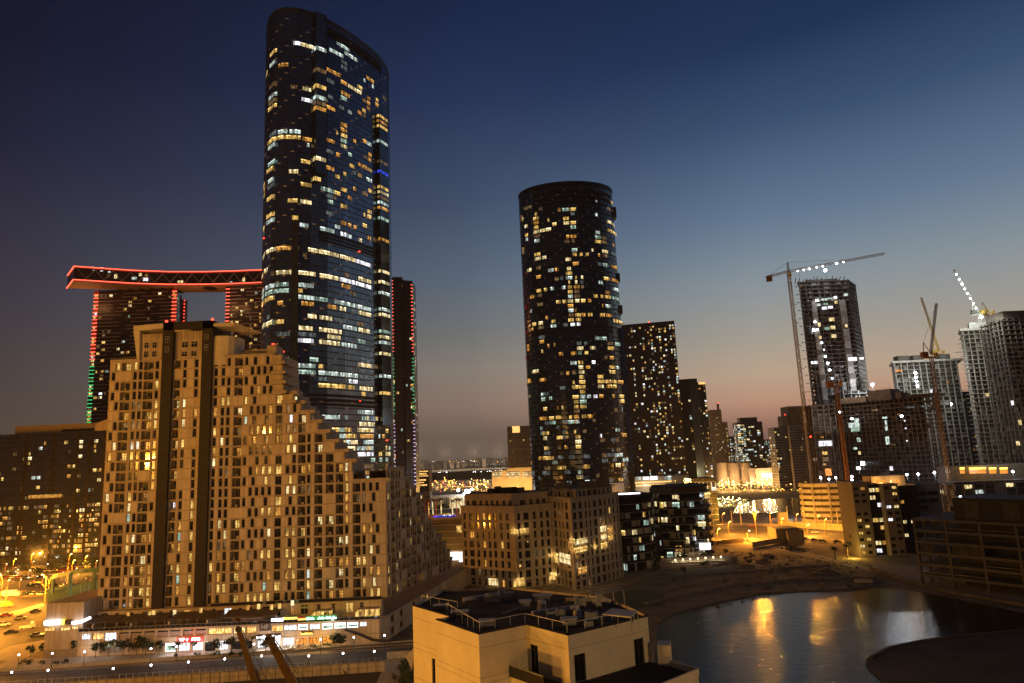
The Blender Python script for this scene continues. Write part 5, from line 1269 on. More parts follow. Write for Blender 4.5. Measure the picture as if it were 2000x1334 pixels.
# ------------------------------------------------------------------ vehicles
def car(label, p, ang, m_, L=4.4, H_=1.45, lights=True, kind='parked_car', cat='car', truck=0, group=None):
    p = V(p); t_ = Thing(kind, label, cat, p, group); U = V((cos(ang), sin(ang), 0)); B = V((-U.y, U.x, 0)); Z = V((0, 0, 1)); W_ = .92
    def P(a, b_, z): return p+U*a+B*b_+Z*z
    q = MB(); prof = [(-L/2, .35), (L/2, .35), (L/2, .72), (L/2-.9, .88), (L/2-1.5, .9), (-L/2+.7, .95), (-L/2, .85)]
    if truck: prof = [(-L/2, .45), (L/2, .45), (L/2, 1.3), (L/2-.5, 2.2), (L/2-1.6, 2.3), (L/2-1.7, H_), (-L/2, H_)]
    n = len(prof)
    for i in range(n):
        a, b_ = prof[i], prof[(i+1) % n]; q.face([P(a[0], -W_, a[1]), P(b_[0], -W_, b_[1]), P(b_[0], W_, b_[1]), P(a[0], W_, a[1])], m_)
    q.face([P(a, -W_, z) for a, z in prof], m_); q.face([P(a, W_, z) for a, z in prof], m_); t_.part('body', q)
    if not truck:
        q = MB(); cb = [(L/2-1.35, .88), (L/2-2.0, H_), (-L/2+1.2, H_), (-L/2+.5, .9)]
        for i in range(3):
            a, b_ = cb[i], cb[i+1]; q.face([P(a[0], -W_*.9, a[1]), P(b_[0], -W_*.82, b_[1]), P(b_[0], W_*.82, b_[1]), P(a[0], W_*.9, a[1])], m_ if i == 1 else 'glass_dark')
        for s_ in (-1, 1): q.face([P(a, s_*W_*(.9 if z < 1 else .82), z) for a, z in cb], 'glass_dark')
        t_.part('cabin', q)
    for a in (-L/2+.8, L/2-.85):
        for s_ in (-1, 1): q = MB(); q.tube(P(a, s_*(W_-.18), .33), P(a, s_*(W_+.02), .33), .33, 'rubber', .33, 10); t_.part('wheel', q)
    return t_
car('dark car standing on the bright road below the junction', G(22, 1238), .45, 'car_dark', 4.6); car('white pickup truck with a crane arm behind the dark car', G(54, 1228), .5, 'car_white', 5.2, 1.1, truck=1, kind='pickup_truck', cat='truck')
car('long white truck parked at the left edge of the car park', G(22, 1165), .05, 'car_white', 9, 2.9, truck=1, kind='box_truck', cat='truck'); car('yellow minibus cut by the left edge of the picture', G(8, 1186), .05, 'crane_yellow', 7, 2.6, truck=1, kind='minibus', cat='bus')
rr = random.Random(8); nms = 0
for row, (xa_, xb_, y) in enumerate([(98, 190, 1104), (92, 186, 1112), (10, 85, 1125), (60, 150, 1141), (100, 185, 1148), (58, 95, 1157)]):
    n = 10 if row != 5 else 5
    for i in range(n):
        if rr.random() < .15: continue
        px = xa_+(xb_-xa_)*i/n
        car('parked car in the %s row of the car park, %s from the left' % (['rearmost', 'second', 'left hand', 'middle', 'nearest right', 'front'][row], ordn(i)), G(px, y+4), rr.choice((1.4, 1.75)), rr.choice(['car_white', 'car_dark', 'car_grey', 'car_white', 'car_red']), group='cars in the left car park'); nms += 1
for i, (px, y, m_) in enumerate([(1468, 1029, 'car_red'), (1404, 1026, 'car_white'), (1592, 1041, 'car_white'), (1575, 1054, 'car_dark'), (1590, 1056, 'car_dark'), (1606, 1058, 'car_grey'), (1636, 1060, 'car_dark')]):
    car('%s on the middle road %s' % ({'car_red': 'red car', 'car_white': 'white car', 'car_dark': 'dark car', 'car_grey': 'grey car'}[m_], ['left of the V lamp', 'beside the balcony building', 'before the round car park', 'leftmost on the sand edge', 'second on the sand edge', 'third on the sand edge', 'near the floodlit tree'][i]), G(px, y), .1, m_)
# cafe terrace
for i, (px, y) in enumerate([(560, 1264), (572, 1266), (585, 1263), (597, 1265), (608, 1262), (620, 1264), (566, 1272), (580, 1273), (595, 1272), (610, 1271), (575, 1269), (632, 1261)]):
    p = G(px, y, .75); t_ = Thing('cafe_table', 'cafe table with chairs on the restaurant terrace, number %s from the left' % ordn(i) if False else 'cafe table with chairs before the restaurant, %s of the terrace from the left' % ordn(sorted([560, 572, 585, 597, 608, 620, 566, 580, 595, 610, 575, 632]).index(px)), 'table', p, 'tables of the restaurant terrace')
    q = MB(); q.tube(p+V((0, 0, .72)), p+V((0, 0, .76)), .55, 'umbrella', .55, 10); q.tube(p, p+V((0, 0, .72)), .05, 'frame_dark', .05, 6); t_.part('table_top', q)
    for k in range(3):
        a = k*2.1; c = p+V((cos(a)*.95, sin(a)*.95, 0)); q = MB(); q.box(c.x-.22, c.x+.22, c.y-.22, c.y+.22, .75+.4, .75+.46, 'chair'); q.box(c.x-.22, c.x+.22, c.y+.18, c.y+.22, .75+.46, .75+.9, 'chair')
        for sx in (-.2, .18):
            for sy in (-.2, .18): q.box(c.x+sx, c.x+sx+.03, c.y+sy, c.y+sy+.03, .75, .75+.4, 'frame_dark')
        t_.part('chair', q)
# ------------------------------------------------------------------ mid-rise beige blocks with punched windows
def beige_block(label, xs, zc, ztop, fh, base_floors=0, litspots=(), setback=2.6, name='beige_apartment_block', wm='beige', lobby=.0, wp=(1.5, 2.6), lamps=()):
    # xs: list of (px, pyref, Y) facade corner points left to right
    P_ = []
    for px, py, Y_ in xs: a = A(px, py, Y_); P_.append(V((a.x, a.y, 0)))
    c0 = sum(P_, V((0, 0, 0)))/len(P_); T = Thing(name, label, 'apartment building', (c0.x, c0.y+8, 0)); wall = MB(); trim = MB()
    nf = int(zc/fh); r_ = random.Random(len(label))
    for i in range(len(P_)-1):
        F = Fr(P_[i], P_[i+1]-P_[i]); L = (P_[i+1]-P_[i]).length
        ops0 = []; u = 1.2
        while u < L-1.6:
            w = r_.choice((wp[0], wp[0], wp[1])); ops0.append((u, min(u+w, L-.8))); u += w+r_.uniform(1.5, 2.1)
        for j in range(nf):
            z = j*fh; ops = [(a, b_, z+.35, z+fh-.75, .45) for a, b_ in ops0]
            wall_row(wall, F, 0, L, z, z+fh if j < nf-1 else zc, ops, wm)
            for a, b_, za, zb_, dep in ops:
                g = 'glass_dark' if r_.random() > lobby*2.2 else r_.choice(('lit_dim', 'lit_warm', 'lit_amber'))
                T.cand('window', pane_window(F, a, b_, za, zb_, dep, g, cols=2 if b_-a > 2 else 1, rows=(), fm='frame_dark'))
            trim.fbox(F, 0, L, -.1, .16, z+fh-.3, z+fh-.02, wm)
        trim.fbox(F, -.2, L+.2, -.4, .45, zc, zc+.8, wm)
        # set back top storey
        F2 = Fr(F.p(0, -setback, 0), F.U); ops = [(a, b_, zc+.4, zc+2.9, .3) for a, b_ in ops0 if b_ < L-2 and a > 1]
        wall_row(wall, F2, 0, L-(1 if i else 0), zc, ztop, ops, wm)
        for o in ops: T.cand('window', pane_window(F2, *o, 'glass_dark'))
        trim.fbox(F2, -.2, L+.1, -.4, .2, ztop-.1, ztop+.35, wm)
    B_ = [p for p in P_]; back0, back1 = P_[0]+V((4, 26, 0)), P_[-1]+V((-2, 24, 0))
    wall.face([(p.x, p.y, zc+.02) for p in B_+[back1, back0]], 'roof_dark'); wall.face([(p.x+.0, p.y+setback, ztop) for p in B_]+[(back1.x, back1.y, ztop), (back0.x, back0.y, ztop)], 'roof_dark')
    wall.face([(P_[0].x, P_[0].y, 0), (back0.x, back0.y, 0), (back0.x, back0.y, zc), (P_[0].x, P_[0].y, zc)], wm); wall.face([(P_[-1].x, P_[-1].y, 0), (back1.x, back1.y, 0), (back1.x, back1.y, zc), (P_[-1].x, P_[-1].y, zc)], wm)
    T.part('wall', wall); T.part('cornice', trim)
    for px0, px1, y0, y1, k in litspots:
        pm = (px0+px1)/2; best = None
        for i in range(len(P_)-1):
            h = hit([P_[i], P_[i+1], (P_[i]+P_[i+1])*500], pm, (y0+y1)/2)
            if h and h[0] == 0: best = (i, h)
        if not best: continue
        i, h = best; F = Fr(P_[i], P_[i+1]-P_[i]); D = F.p(h[1], 0, 0).length; fo = max(.3, abs(F.N.dot(F.p(h[1], 0, 0).normalized()))); w = (px1-px0)/F_*D/fo
        z = h[2]; hh = (y1-y0)/F_*D
        q = MB(); q.fbox(F, h[1]-w/2, h[1]+w/2, -.1, .05, z-hh/2, z+hh/2, k)
        for kk in range(1, 3): uu = h[1]-w/2+w*kk/3; q.fbox(F, uu-.1, uu+.1, .05, .14, z-hh/2, z+hh/2, wm)
        q.fbox(F, h[1]-w/2, h[1]+w/2, .05, .2, z-hh/2, z-hh/2+.8, wm)
        T.part('loggia', q, label='loggia glowing with warm light')
        lamp('loggia_light', F.p(h[1], 1.2, z+hh*.3), 110, (1, .6, .2), .2, parent=T.r)
    return T
T1 = beige_block('beige apartment block with dark windows, left of the pair below the round tower', [(903, 1070, 324), (1008, 1070, 307), (1084, 1070, 316)], 34.2, 39.8, 4.05,
    litspots=[(998, 1012, 1034, 1046, 'lit_warm'), (1016, 1032, 1032, 1045, 'lit_warm'), (955, 972, 1131, 1146, 'lit_cream'), (1003, 1024, 1130, 1148, 'lit_warm'), (1074, 1090, 1118, 1135, 'lit_warm')], lobby=.04)
q = MB(); a = A(975, 975, 300); 
for k, (px, w, h) in enumerate(((962, 5, 3), (972, 3, 4.4), (990, 9, 3.5), (1012, 6, 3))): a = A(px, 960, 318); q.box(a.x-w/2, a.x+w/2, 318, 324, 40, 40+h*.7, 'concrete_dark' if k % 2 else 'roof_dark')
T1.part('roof_plant', q); T1.done()
T2 = beige_block('beige apartment block with warm lit loggias, right of the pair below the round tower', [(1068, 1060, 322), (1119, 1060, 298), (1214, 1060, 326)], 37.2, 41, 4.05,
    litspots=[(1113, 1122, 1052, 1064, 'lit_warm'), (1125, 1147, 1052, 1065, 'lit_cream'), (1114, 1123, 1070, 1081, 'lit_amber'), (1125, 1147, 1068, 1081, 'lit_warm'), (1173, 1184, 1028, 1041, 'lit_cream'), (1187, 1197, 1030, 1042, 'lit_amber'), (1174, 1185, 1044, 1056, 'lit_cream'), (1188, 1197, 1046, 1057, 'lit_amber'), (1174, 1186, 1060, 1073, 'lit_warm'), (1160, 1165, 1064, 1075, 'lit_warm'), (1079, 1090, 1080, 1101, 'lit_warm'), (1093, 1113, 1082, 1103, 'lit_cream'), (1130, 1146, 1108, 1122, 'lit_amber')], lobby=.03)
for (px, w, h) in ((1100, 6, 2.6), (1150, 8, 3), (1180, 5, 3.4)):
    a = A(px, 955, 312); q = MB(); q.box(a.x-w/2, a.x+w/2, 312, 318, 41, 41+h, 'concrete_dark'); T2.part('plant_room', q)
T2.done()
lamp('entrance_light', A(1112, 1130, 294), 260, (1, .58, .15), .4)
# louvred brown podium with a roof garden of palms under coloured light
T = Thing('louvred_podium', 'brown louvred podium between the stepped building and the beige blocks', 'building', (A(870, 1050, 360).x, 370, 0))
x0, x1 = A(800, 1060, 360).x, A(904, 1060, 360).x; zt_ = A(870, 1012, 360).z; q = MB(); q.box(x0, x1, 360, 425, 0, zt_, 'louvre'); T.part('wall', q)
F = Fr((x0, 360), (1, 0)); q = MB()
for k in range(7): q.fbox(F, 0, x1-x0, 0, .35, 4+k*3.2, 4.35+k*3.2, 'beige')
for k in range(90): q.fbox(F, k*.29, k*.29+.07, 0, .15, 3, zt_-2, 'beige_dark')
T.part('louvres', q); q = MB(); q.box(x0, x1, 359.6, 360, zt_-.6, zt_+.5, 'beige'); T.part('parapet', q)
for px0, px1, y0, y1, k in ((868, 880, 1080, 1098, 'shop_warm'), (880, 896, 1078, 1094, 'shop_white'), (892, 903, 1027, 1040, 'lit_warm'), (896, 905, 1078, 1103, 'shop_white')):
    xx0, xx1, za, zb_ = RC(px0, y0, px1, y1, 359.4); q = MB(); q.box(xx0, xx1, 359.2, 359.9, za, zb_, k); T.part('window', q, label='bright lit shop opening')
T.done()
lamp('street_glow', A(884, 1090, 348), 2600, (1, .55, .14), .6)
zr = zt_+.05
pl = [(830, 1012, 'led_red_dim', 'palm_red_lit', 'red lit palm at the left end of the roof garden'), (838, 1007, 'lit_amber', 'palm_red_lit', 'orange lit palm beside the leftmost red palm'), (846, 1005, 'lit_cream', 'leaf', 'palm with a white lit trunk between two red ones'), (852, 1006, 'led_red_dim', 'palm_red_lit', 'red lit palm left of the yellow trees'), (862, 1004, 'lit_cream', 'leaf', 'palm with a white lit trunk by the yellow trees'), (884, 1006, 'lit_cream', 'leaf', 'tall palm with a white lit trunk in the middle of the roof garden'), (893, 1003, 'led_red_dim', 'palm_red_lit', 'red lit palm right of the tall white one'), (899, 1004, 'lit_warm', 'leaf_dark', 'palm with a cream lit trunk beside the beige block')]
for i, (px, y, tm, lm, lb) in enumerate(pl):
    p = G(px, y, zr); palm(lb, p, 7.5, 30+i, tm, lm, 2.2, 12)  # glowing trunks stand in for the garden light falling on them
for i, (px, y) in enumerate([(866, 1000), (873, 999), (858, 1001)]): tree('%s small tree lit yellow in the roof garden' % ordn(i), G(px, y, zr), 4.5, 2.2, 210+i, 'leaf', 120)
for px, y, c, e in ((834, 1012, (1, .05, .02), 1500), (852, 1010, (1, .05, .02), 1500), (868, 1004, (1, .8, .1), 900), (893, 1006, (1, .1, .04), 200), (880, 1003, (1, .85, .5), 300)): lamp('garden_light', G(px, y, zr)+V((0, 0, 3)), e, c, .3)
q = MB(); p = G(866, 1010, zr); q.box(p.x-5, p.x+6, p.y-2, p.y+1, zr, zr+.9, 'lit_blue'); o = q.build('fountain_pool'); tag(o, 'violet blue glowing pool edge between the palms of the roof garden', 'fountain')
# bright hall behind the garden
T = Thing('white_hall', 'low hall with blinding white lights behind the colour lit palms', 'hall', (A(905, 975, 560).x, 570, 0))
x0, x1, za, zb_ = RC(842, 966, 935, 992, 560); q = MB(); q.box(x0, x1, 560, 600, 0, zb_, 'far_wall_pale'); T.part('wall', q)
n = 26
for k in range(n): 
    xx = x0+(x1-x0)*k/n; q = MB(); q.box(xx+.3, xx+1.2, 559.6, 560, za, zb_-2, 'lit_cream' if k > 9 else 'lit_dim'); T.part('window', q)
for px0, px1, y0, y1 in ((893, 897, 955, 960), (905, 931, 962, 967), (908, 918, 957, 962), (920, 924, 954, 958)):
    xx0, xx1, za, zb_ = RC(px0, y0, px1, y1, 555); q = MB(); q.box(xx0, xx1, 555, 557, za, zb_, 'bulb_cool'); T.part('floodlight', q)
T.done(); lamp('hall_flood', A(915, 962, 545), 22000, (1, .92, .75), 1)
T = Thing('white_annex', 'small pale block with a slot window left of the white hall', 'building', (A(833, 975, 480).x, 484, 0)); x0, x1, za, zb_ = RC(826, 961, 840, 985, 480); q = MB(); q.box(x0, x1, 480, 490, 0, zb_, 'white_render'); T.part('wall', q); q = MB(); q.box(x0+1.6, x1-1.4, 479.8, 480, za+4.6, za+5.8, 'glass_dark'); T.part('window', q); T.done()
T = Thing('flat_roof_annex', 'long low pale building with lit openings at the left of the slot window block', 'building', (A(810, 975, 480).x, 485, 0)); x0, x1, za, zb_ = RC(796, 964, 826, 985, 481); q = MB(); q.box(x0, x1, 481, 500, 0, zb_, 'far_wall_pale'); T.part('wall', q)
for px in (802, 811, 819): xx0, xx1, a_, b2 = RC(px, 968, px+5, 974, 480.8); q = MB(); q.box(xx0, xx1, 480.7, 481, a_, b2, 'lit_cream'); T.part('window', q)
T.done()

# ------------------------------------------------------------------ glazed blocks with balcony slabs
def slab_block(label, pts, z1, fh, wallm, litp, slabm='beige_dark', over=1.4, name='balcony_block', sp=(), rail=True, span=(.04, .96), W_=None, seed=1, dark='glass_dark'):
    c0 = sum(pts, V((0, 0, 0)))/len(pts); T = Thing(name, label, 'apartment building', (c0.x, c0.y, 0)); sub = subdiv(pts, 3.6); q = MB(); q.prism(sub, 0, z1, dark, top='roof_dark'); T.part('glazing', q); w = MB(); r_ = random.Random(seed); W_ = W_ or HOME
    nf = int(z1/fh)
    for i, F, L, c in mods(sub):
        for j in range(nf):
            if r_.random() < .38: w.fq(F, L*.1, L*.9 if r_.random() < .5 else L*.5, .03, j*fh, j*fh+fh, wallm); T.cand('wall_panel', w); w = MB()
            elif r_.random() < litp: k = pick(W_); T.cand('window', window_cell(F, L*.08, L*r_.choice((.5, .92)), j*fh+.4, j*fh+fh-.6, k, 3, d=.05), litname(k))
    from math import hypot
    cen = V((c0.x, c0.y, 0))
    for j in range(1, nf+1):
        ring = [p+(p-cen).normalized()*over for p in pts]; q = MB(); q.prism([(p.x, p.y) for p in ring], j*fh-.3, j*fh, slabm)
        T.part('floor_slab', q)
        if rail and j < nf:
            q = MB()
            for i in range(len(ring)):
                a, b_ = ring[i], ring[(i+1) % len(ring)]; F = Fr(a, b_-a)
                if F.N.dot(-a) > 0:
                    q.fbox(F, 0, (b_-a).length, -.1, -.04, j*fh, j*fh+.95, 'glass_dark'); q.fbox(F, 0, (b_-a).length, -.12, -.02, j*fh+.95, j*fh+1.02, slabm)
            T.part('balustrade', q)
    return T
a, b_, c, d = [V((p.x, p.y, 0)) for p in (A(1197, 1030, 348), A(1221, 1030, 339), A(1268, 1030, 346), A(1276, 1030, 353))]
T = slab_block('narrow glazed apartment block with green lit flats between beige block and balcony block', [a, b_, c, d, d+V((-4, 22, 0)), a+V((6, 22, 0))], A(1235, 978, 340).z, 3.9, 'beige', .30, over=.5, W_=dict(lit_green=4, lit_warm=3, lit_cream=3, lit_cool=2), seed=4)
q = MB(); zz = A(1235, 978, 340).z; q.prism([(a.x-1, a.y-1), (b_.x, b_.y-1.5), (d.x+1, d.y-1), (d.x-4, d.y+20), (a.x+6, a.y+20)], zz, zz+2.6, 'roof_dark'); T.part('roof_storey', q)
q = MB(); p = A(1228, 966, 346); q.box(p.x-9, p.x+6, 348, 350, zz+2.7, zz+3.2, 'neon_white'); T.part('roof_light', q, label='cold white strip light on the roof')
q = MB(); p = A(1206, 952, 358); q.box(p.x-4, p.x+3.5, 358, 364, zz, A(1206, 943, 358).z, 'beige'); T.part('plant_room', q); T.done()
lamp('roof_light', A(1232, 962, 345)+V((0, 0, 2)), 120, (.55, .75, 1), .5); lamp('plant_light', A(1205, 960, 354), 420, (1, .5, .1), .3)
pts = [V((p.x, p.y, 0)) for p in (A(1276, 1030, 370), A(1292, 1030, 359), A(1320, 1030, 354), A(1372, 1030, 356), A(1386, 1030, 362), A(1390, 1030, 374))]
zz = A(1330, 962, 355).z
T = slab_block('dark apartment block with long rounded balcony slabs and a lit villa terrace below', pts+[pts[-1]+V((-6, 16, 0)), pts[0]+V((6, 16, 0))], zz, zz/9.02, 'beige_dark', .10, over=1.5, seed=9, W_=dict(lit_cream=3, lit_cool=2, lit_warm=2))
q = MB(); q.prism([(p.x*1.0, p.y+3) for p in pts]+[(pts[-1].x-6, pts[-1].y+14), (pts[0].x+6, pts[0].y+14)], zz, zz+2.4, 'concrete_dark'); q.prism([(p.x*1.003, p.y-1) for p in pts]+[(pts[-1].x-4, pts[-1].y+18), (pts[0].x+4, pts[0].y+18)], zz+2.4, zz+2.9, 'roof_dark'); T.part('roof_storey', q)
for px0, px1, y0, y1, k in ((1313, 1326, 967, 977, 'lit_cream'), (1313, 1327, 981, 992, 'lit_green'), (1347, 1355, 980, 990, 'lit_cool'), (1288, 1295, 981, 992, 'lit_warm'), (1363, 1376, 1006, 1015, 'lit_cool'), (1363, 1378, 1019, 1028, 'lit_cream'), (1380, 1392, 963, 974, 'lit_warm'), (1352, 1358, 1035, 1045, 'lit_warm'), (1340, 1346, 1049, 1061, 'lit_cream'), (1354, 1359, 1048, 1056, 'lit_white'), (1320, 1331, 1066, 1076, 'lit_amber'), (1366, 1388, 1060, 1074, 'shop_white'), (1318, 1330, 1078, 1092, 'lit_cream'), (1342, 1366, 1078, 1092, 'lit_dim'), (1303, 1314, 1078, 1092, 'lit_green')):
    xx0, xx1, za, zb_ = RC(px0, y0, px1, y1, 353.3); ya = 353 if px0 < 1376 else 357
    q = window_cell(Fr((0, ya), (1, 0)), xx0, xx1, za, zb_, k, 3, d=0); T.part('window', q, label=litname(k) or 'bright lit window')
q = MB()
for k in range(5): p0 = A(1290, 1093+k*4, 351-k*2.4); p1 = A(1440, 1085+k*4, 351-k*2.4); q.box(p0.x, p1.x-k*3, 350-k*2.4, 353-k*2.4, 0, max(.3, 3.6-k*.75), 'paving')
T.part('terrace_steps', q); T.done()
for i, px in enumerate((1319, 1334, 1348, 1363, 1378, 1393, 1408)):
    p = A(px, 1094-i*1.1, 347); t_ = Thing('terrace_lamp', 'small warm lamp on the villa terrace wall, %s of seven from the left' % ordn(i), 'lamp', (p.x, 347, 0), 'lamps on the villa terrace'); q = MB(); q.tube((p.x, 347, 0), (p.x, 347, p.z-.3), .12, 'frame_light', .1, 6); t_.part('post', q); q = MB(); q.ball(p, .34, 'bulb_warm', 8, 5); t_.part('globe', q); lamp('bulb', p+V((0, -.7, 0)), 130, (1, .85, .5), .15, parent=t_.r)
# canopy pergola at the foot of the beige blocks
t_ = Thing('pergola', 'pale open pergola frame on the beach terrace below the beige blocks', 'pergola', G(1170, 1180)); q = MB(); a = A(1152, 1160, 240); b_ = A(1218, 1152, 262); 
q.bar(a, b_, .4, 'frame_light'); q.bar(a+V((0, 5, 0)), b_+V((0, 5, 0)), .4, 'frame_light'); t_.part('beam', q)
for k in range(4):
    p = a.lerp(b_, k/3); q = MB(); q.bar((p.x, p.y, 0), p, .3, 'frame_light'); t_.part('post', q)

# ------------------------------------------------------------------ foreground white building
ZW = 41.
Rf = [G(806, 1183, ZW), G(878, 1204, ZW), G(851, 1210, ZW), G(935, 1239, ZW), G(1028, 1220, ZW), G(1109, 1241, ZW), G(1265, 1204, ZW), G(1239, 1190, ZW), G(1180, 1166, ZW), G(1000, 1147, ZW), G(866, 1152, ZW)]
T = Thing('white_building', 'near white rendered building with a dark flat roof at the bottom centre', 'building', (0, 70, 0))
w = MB(); n = len(Rf)
ZT_ = 37.1
def wface(i, z0_, z1_, ops=()):
    a, b_ = Rf[i], Rf[(i+1) % n]; F = Fr(a, b_-a); L = (V((b_.x, b_.y, 0))-V((a.x, a.y, 0))).length; wall_row(w, F, 0, L, z0_, z1_, ops, 'white_render'); return F, L
def up(i, px, y):
    a, b_ = V((Rf[i].x, Rf[i].y, 0)), V((Rf[(i+1) % n].x, Rf[(i+1) % n].y, 0)); h = hit([a, b_, (a+b_)*500], px, y); return h[1], h[2]
jt = MB()
for i in range(n):
    ops = []
    if i == 0: u0, z_ = up(0, 843.5, 1300); u1, _ = up(0, 850, 1300); ops = [(u0, u1, 30, up(0, 846, 1286)[1], .25)]
    if i == 4: u0, _ = up(4, 1037, 1285); u1, _ = up(4, 1051, 1285); ops = [(u0, u1, ZT_, up(4, 1044, 1260)[1], .25)]
    if i == 5: u0, u1 = up(5, 1122, 1300)[0], up(5, 1144, 1300)[0]; v0, v1 = up(5, 1239, 1270)[0], up(5, 1258, 1270)[0]; ops = [(u0, u1, ZT_, up(5, 1133, 1277)[1], .3), (v0, v1, ZT_, up(5, 1248, 1247)[1], .3)]
    F, L = wface(i, 0, ZW, ops)
    for o in ops: T.part('door' if i > 2 else 'window', pane_window(F, *o, 'glass_dark', cols=2 if o[1]-o[0] > .9 else 1, rows=(.8,), fm='frame_dark', fw=.05))
    for z in (ZW-1.15, ZW-3.6, ZW-4.1, ZW-7.0):
        if i >= 4 and z < ZT_+.5: continue
        jt.fq(F, 0, L, .006, z-.015, z+.015, 'joint')
    if i in (0, 2, 3, 4, 5): jt.fbox(F, 0, L, -.35, .03, ZW-.02, ZW+.07, 'roof_dark')
w.face([(p.x, p.y, ZW-.25) for p in Rf], 'roof_dark')
cc = V((0, 70, 0))
T.part('wall', w); T.part('joint', jt)
# terrace on the lower right with parapet
tp_ = [G(1112, 1338, ZT_), G(1268, 1292, ZT_), G(1312, 1302, ZT_), G(1364, 1318, ZT_), G(1290, 1350, ZT_), G(1200, 1420, ZT_)]
q = MB(); q.prism([(p.x, p.y) for p in tp_], 0, ZT_, 'white_render', top='roof_dark'); T.part('terrace', q)
q = MB()
for i in (2, 3): q.bar(tp_[i]+V((0, 0, .25)), tp_[i+1]+V((0, 0, .25)), .18, 'white_render', .55)
T.part('terrace_parapet', q)
q = MB(); a = G(1286, 1300, ZT_); b_ = G(1312, 1302, ZT_); q.prism([(a.x, a.y), (b_.x, b_.y), (b_.x+.4, b_.y+1.6), (a.x+.4, a.y+1.6)], 0, A(1300, 1259, a.y).z, 'white_render'); T.part('stair_box', q)
q = MB(); a = V((Rf[3].x*.4+Rf[4].x*.6, Rf[3].y*.4+Rf[4].y*.6, 0)); U4 = (Rf[4]-Rf[3]).normalized(); U5 = (Rf[5]-Rf[4]).normalized(); e0 = V((Rf[4].x, Rf[4].y, 0)); e0.z = 0
c1 = e0-U4*2.0; c2 = e0-U4*2.0+U5*4.6; c3 = e0+U5*4.6
q.prism([(p.x, p.y) for p in (e0, c1, c2, c3)], ZT_-2.6, ZT_-.1, 'white_render', top='roof_dark'); T.part('balcony_slab', q)
q = MB(); q.bar(c1+V((0, 0, ZT_+.35)), c2+V((0, 0, ZT_+.35)), .06, 'glass_dark', .9); q.bar(c1+V((0, 0, ZT_+.85)), c2+V((0, 0, ZT_+.85)), .07, 'steel'); T.part('balcony_glass', q)
T.done()
def vent(label, px, y, w_, d_, h_, kind='box'):
    p = G(px, y, ZW-.25); t_ = Thing('roof_vent' if kind != 'ac' else 'air_conditioner', label, 'roof vent' if kind != 'ac' else 'air conditioner', p); z = ZW-.25
    q = MB()
    for sx in (-1, 1):
        for sy in (-1, 1): q.box(p.x+sx*w_*.4-.05, p.x+sx*w_*.4+.05, p.y+sy*d_*.4-.05, p.y+sy*d_*.4+.05, z, z+.18, 'steel')
    t_.part('foot', q); q = MB(); q.box(p.x-w_/2, p.x+w_/2, p.y-d_/2, p.y+d_/2, z+.18, z+h_, 'hvac'); 
    for k in range(4): q.box(p.x-w_/2+.05, p.x+w_/2-.05, p.y-d_/2-.02, p.y-d_/2, z+.25+k*(h_-.3)/4, z+.3+k*(h_-.3)/4, 'steel')
    t_.part('casing', q); q = MB(); q.tube((p.x, p.y, z+h_), (p.x, p.y, z+h_+.1), min(w_, d_)*.38, 'frame_dark', min(w_, d_)*.38, 12)
    if kind == 'hood': q = MB(); q.box(p.x-w_*.65, p.x+w_*.65, p.y-d_*.65, p.y+d_*.65, z+h_, z+h_+.07, 'hvac')
    t_.part('fan' if kind != 'hood' else 'hood', q)
vent('largest white air conditioner at the back left of the flat roof', 962, 1178, 1.6, 1.0, .95, 'ac'); vent('small air conditioner behind the largest one', 980, 1170, .9, .7, .8, 'ac'); vent('hooded white vent in the middle of the roof', 1026, 1193, 1.0, .8, .95, 'hood')
vent('square vent near the inner front corner of the roof', 1076, 1214, .8, .7, .9, 'ac'); vent('vent at the front left corner behind the railing', 951, 1227, 1.2, .7, .7, 'hood'); vent('round topped vent right of the middle railing', 1112, 1224, 1.2, .9, .7, 'hood'); vent('grey box unit near the right front edge', 1156, 1213, 1.2, .8, .8, 'ac')
vent('small box beside the slanting lid at the right edge', 1151, 1229, .7, .6, .7, 'ac'); vent('white unit at the back right of the roof', 1134, 1185, 1.1, .8, .9, 'ac'); vent('low grey unit at the back centre of the roof', 1060, 1176, 1.6, 1.0, .7, 'hood'); vent('flat unit behind the left railing', 898, 1203, 1.4, .8, .45, 'hood'); vent('flat unit at the far left behind the railing', 862, 1190, 1.3, .8, .4, 'hood')
t_ = Thing('roof_canopy', 'flat pale canopy on posts at the right end of the roof', 'canopy', G(1210, 1204, ZW-.25)); a, b_, c, d = G(1176, 1200, ZW+.9), G(1232, 1206, ZW+.9), G(1245, 1194, ZW+.9), G(1195, 1189, ZW+.9); q = MB(); q.prism([(p.x, p.y) for p in (a, b_, c, d)], ZW+.85, ZW+.95, 'hvac'); t_.part('roof_panel', q)
for p in (a, b_, c, d): q = MB(); q.bar((p.x, p.y, ZW-.25), (p.x, p.y, ZW+.85), .07, 'steel'); t_.part('post', q)
q = MB(); q.tube(G(1120, 1196, ZW-.2), G(1150, 1190, ZW-.2), .06, 'steel'); q.tube(G(982, 1198, ZW-.15), G(1012, 1187, ZW-.15), .05, 'steel'); 
t_ = Thing('roof_pipe', 'thin pipe runs lying on the dark roof', 'pipe', G(1120, 1196, ZW-.2)); t_.part('pipe', q)
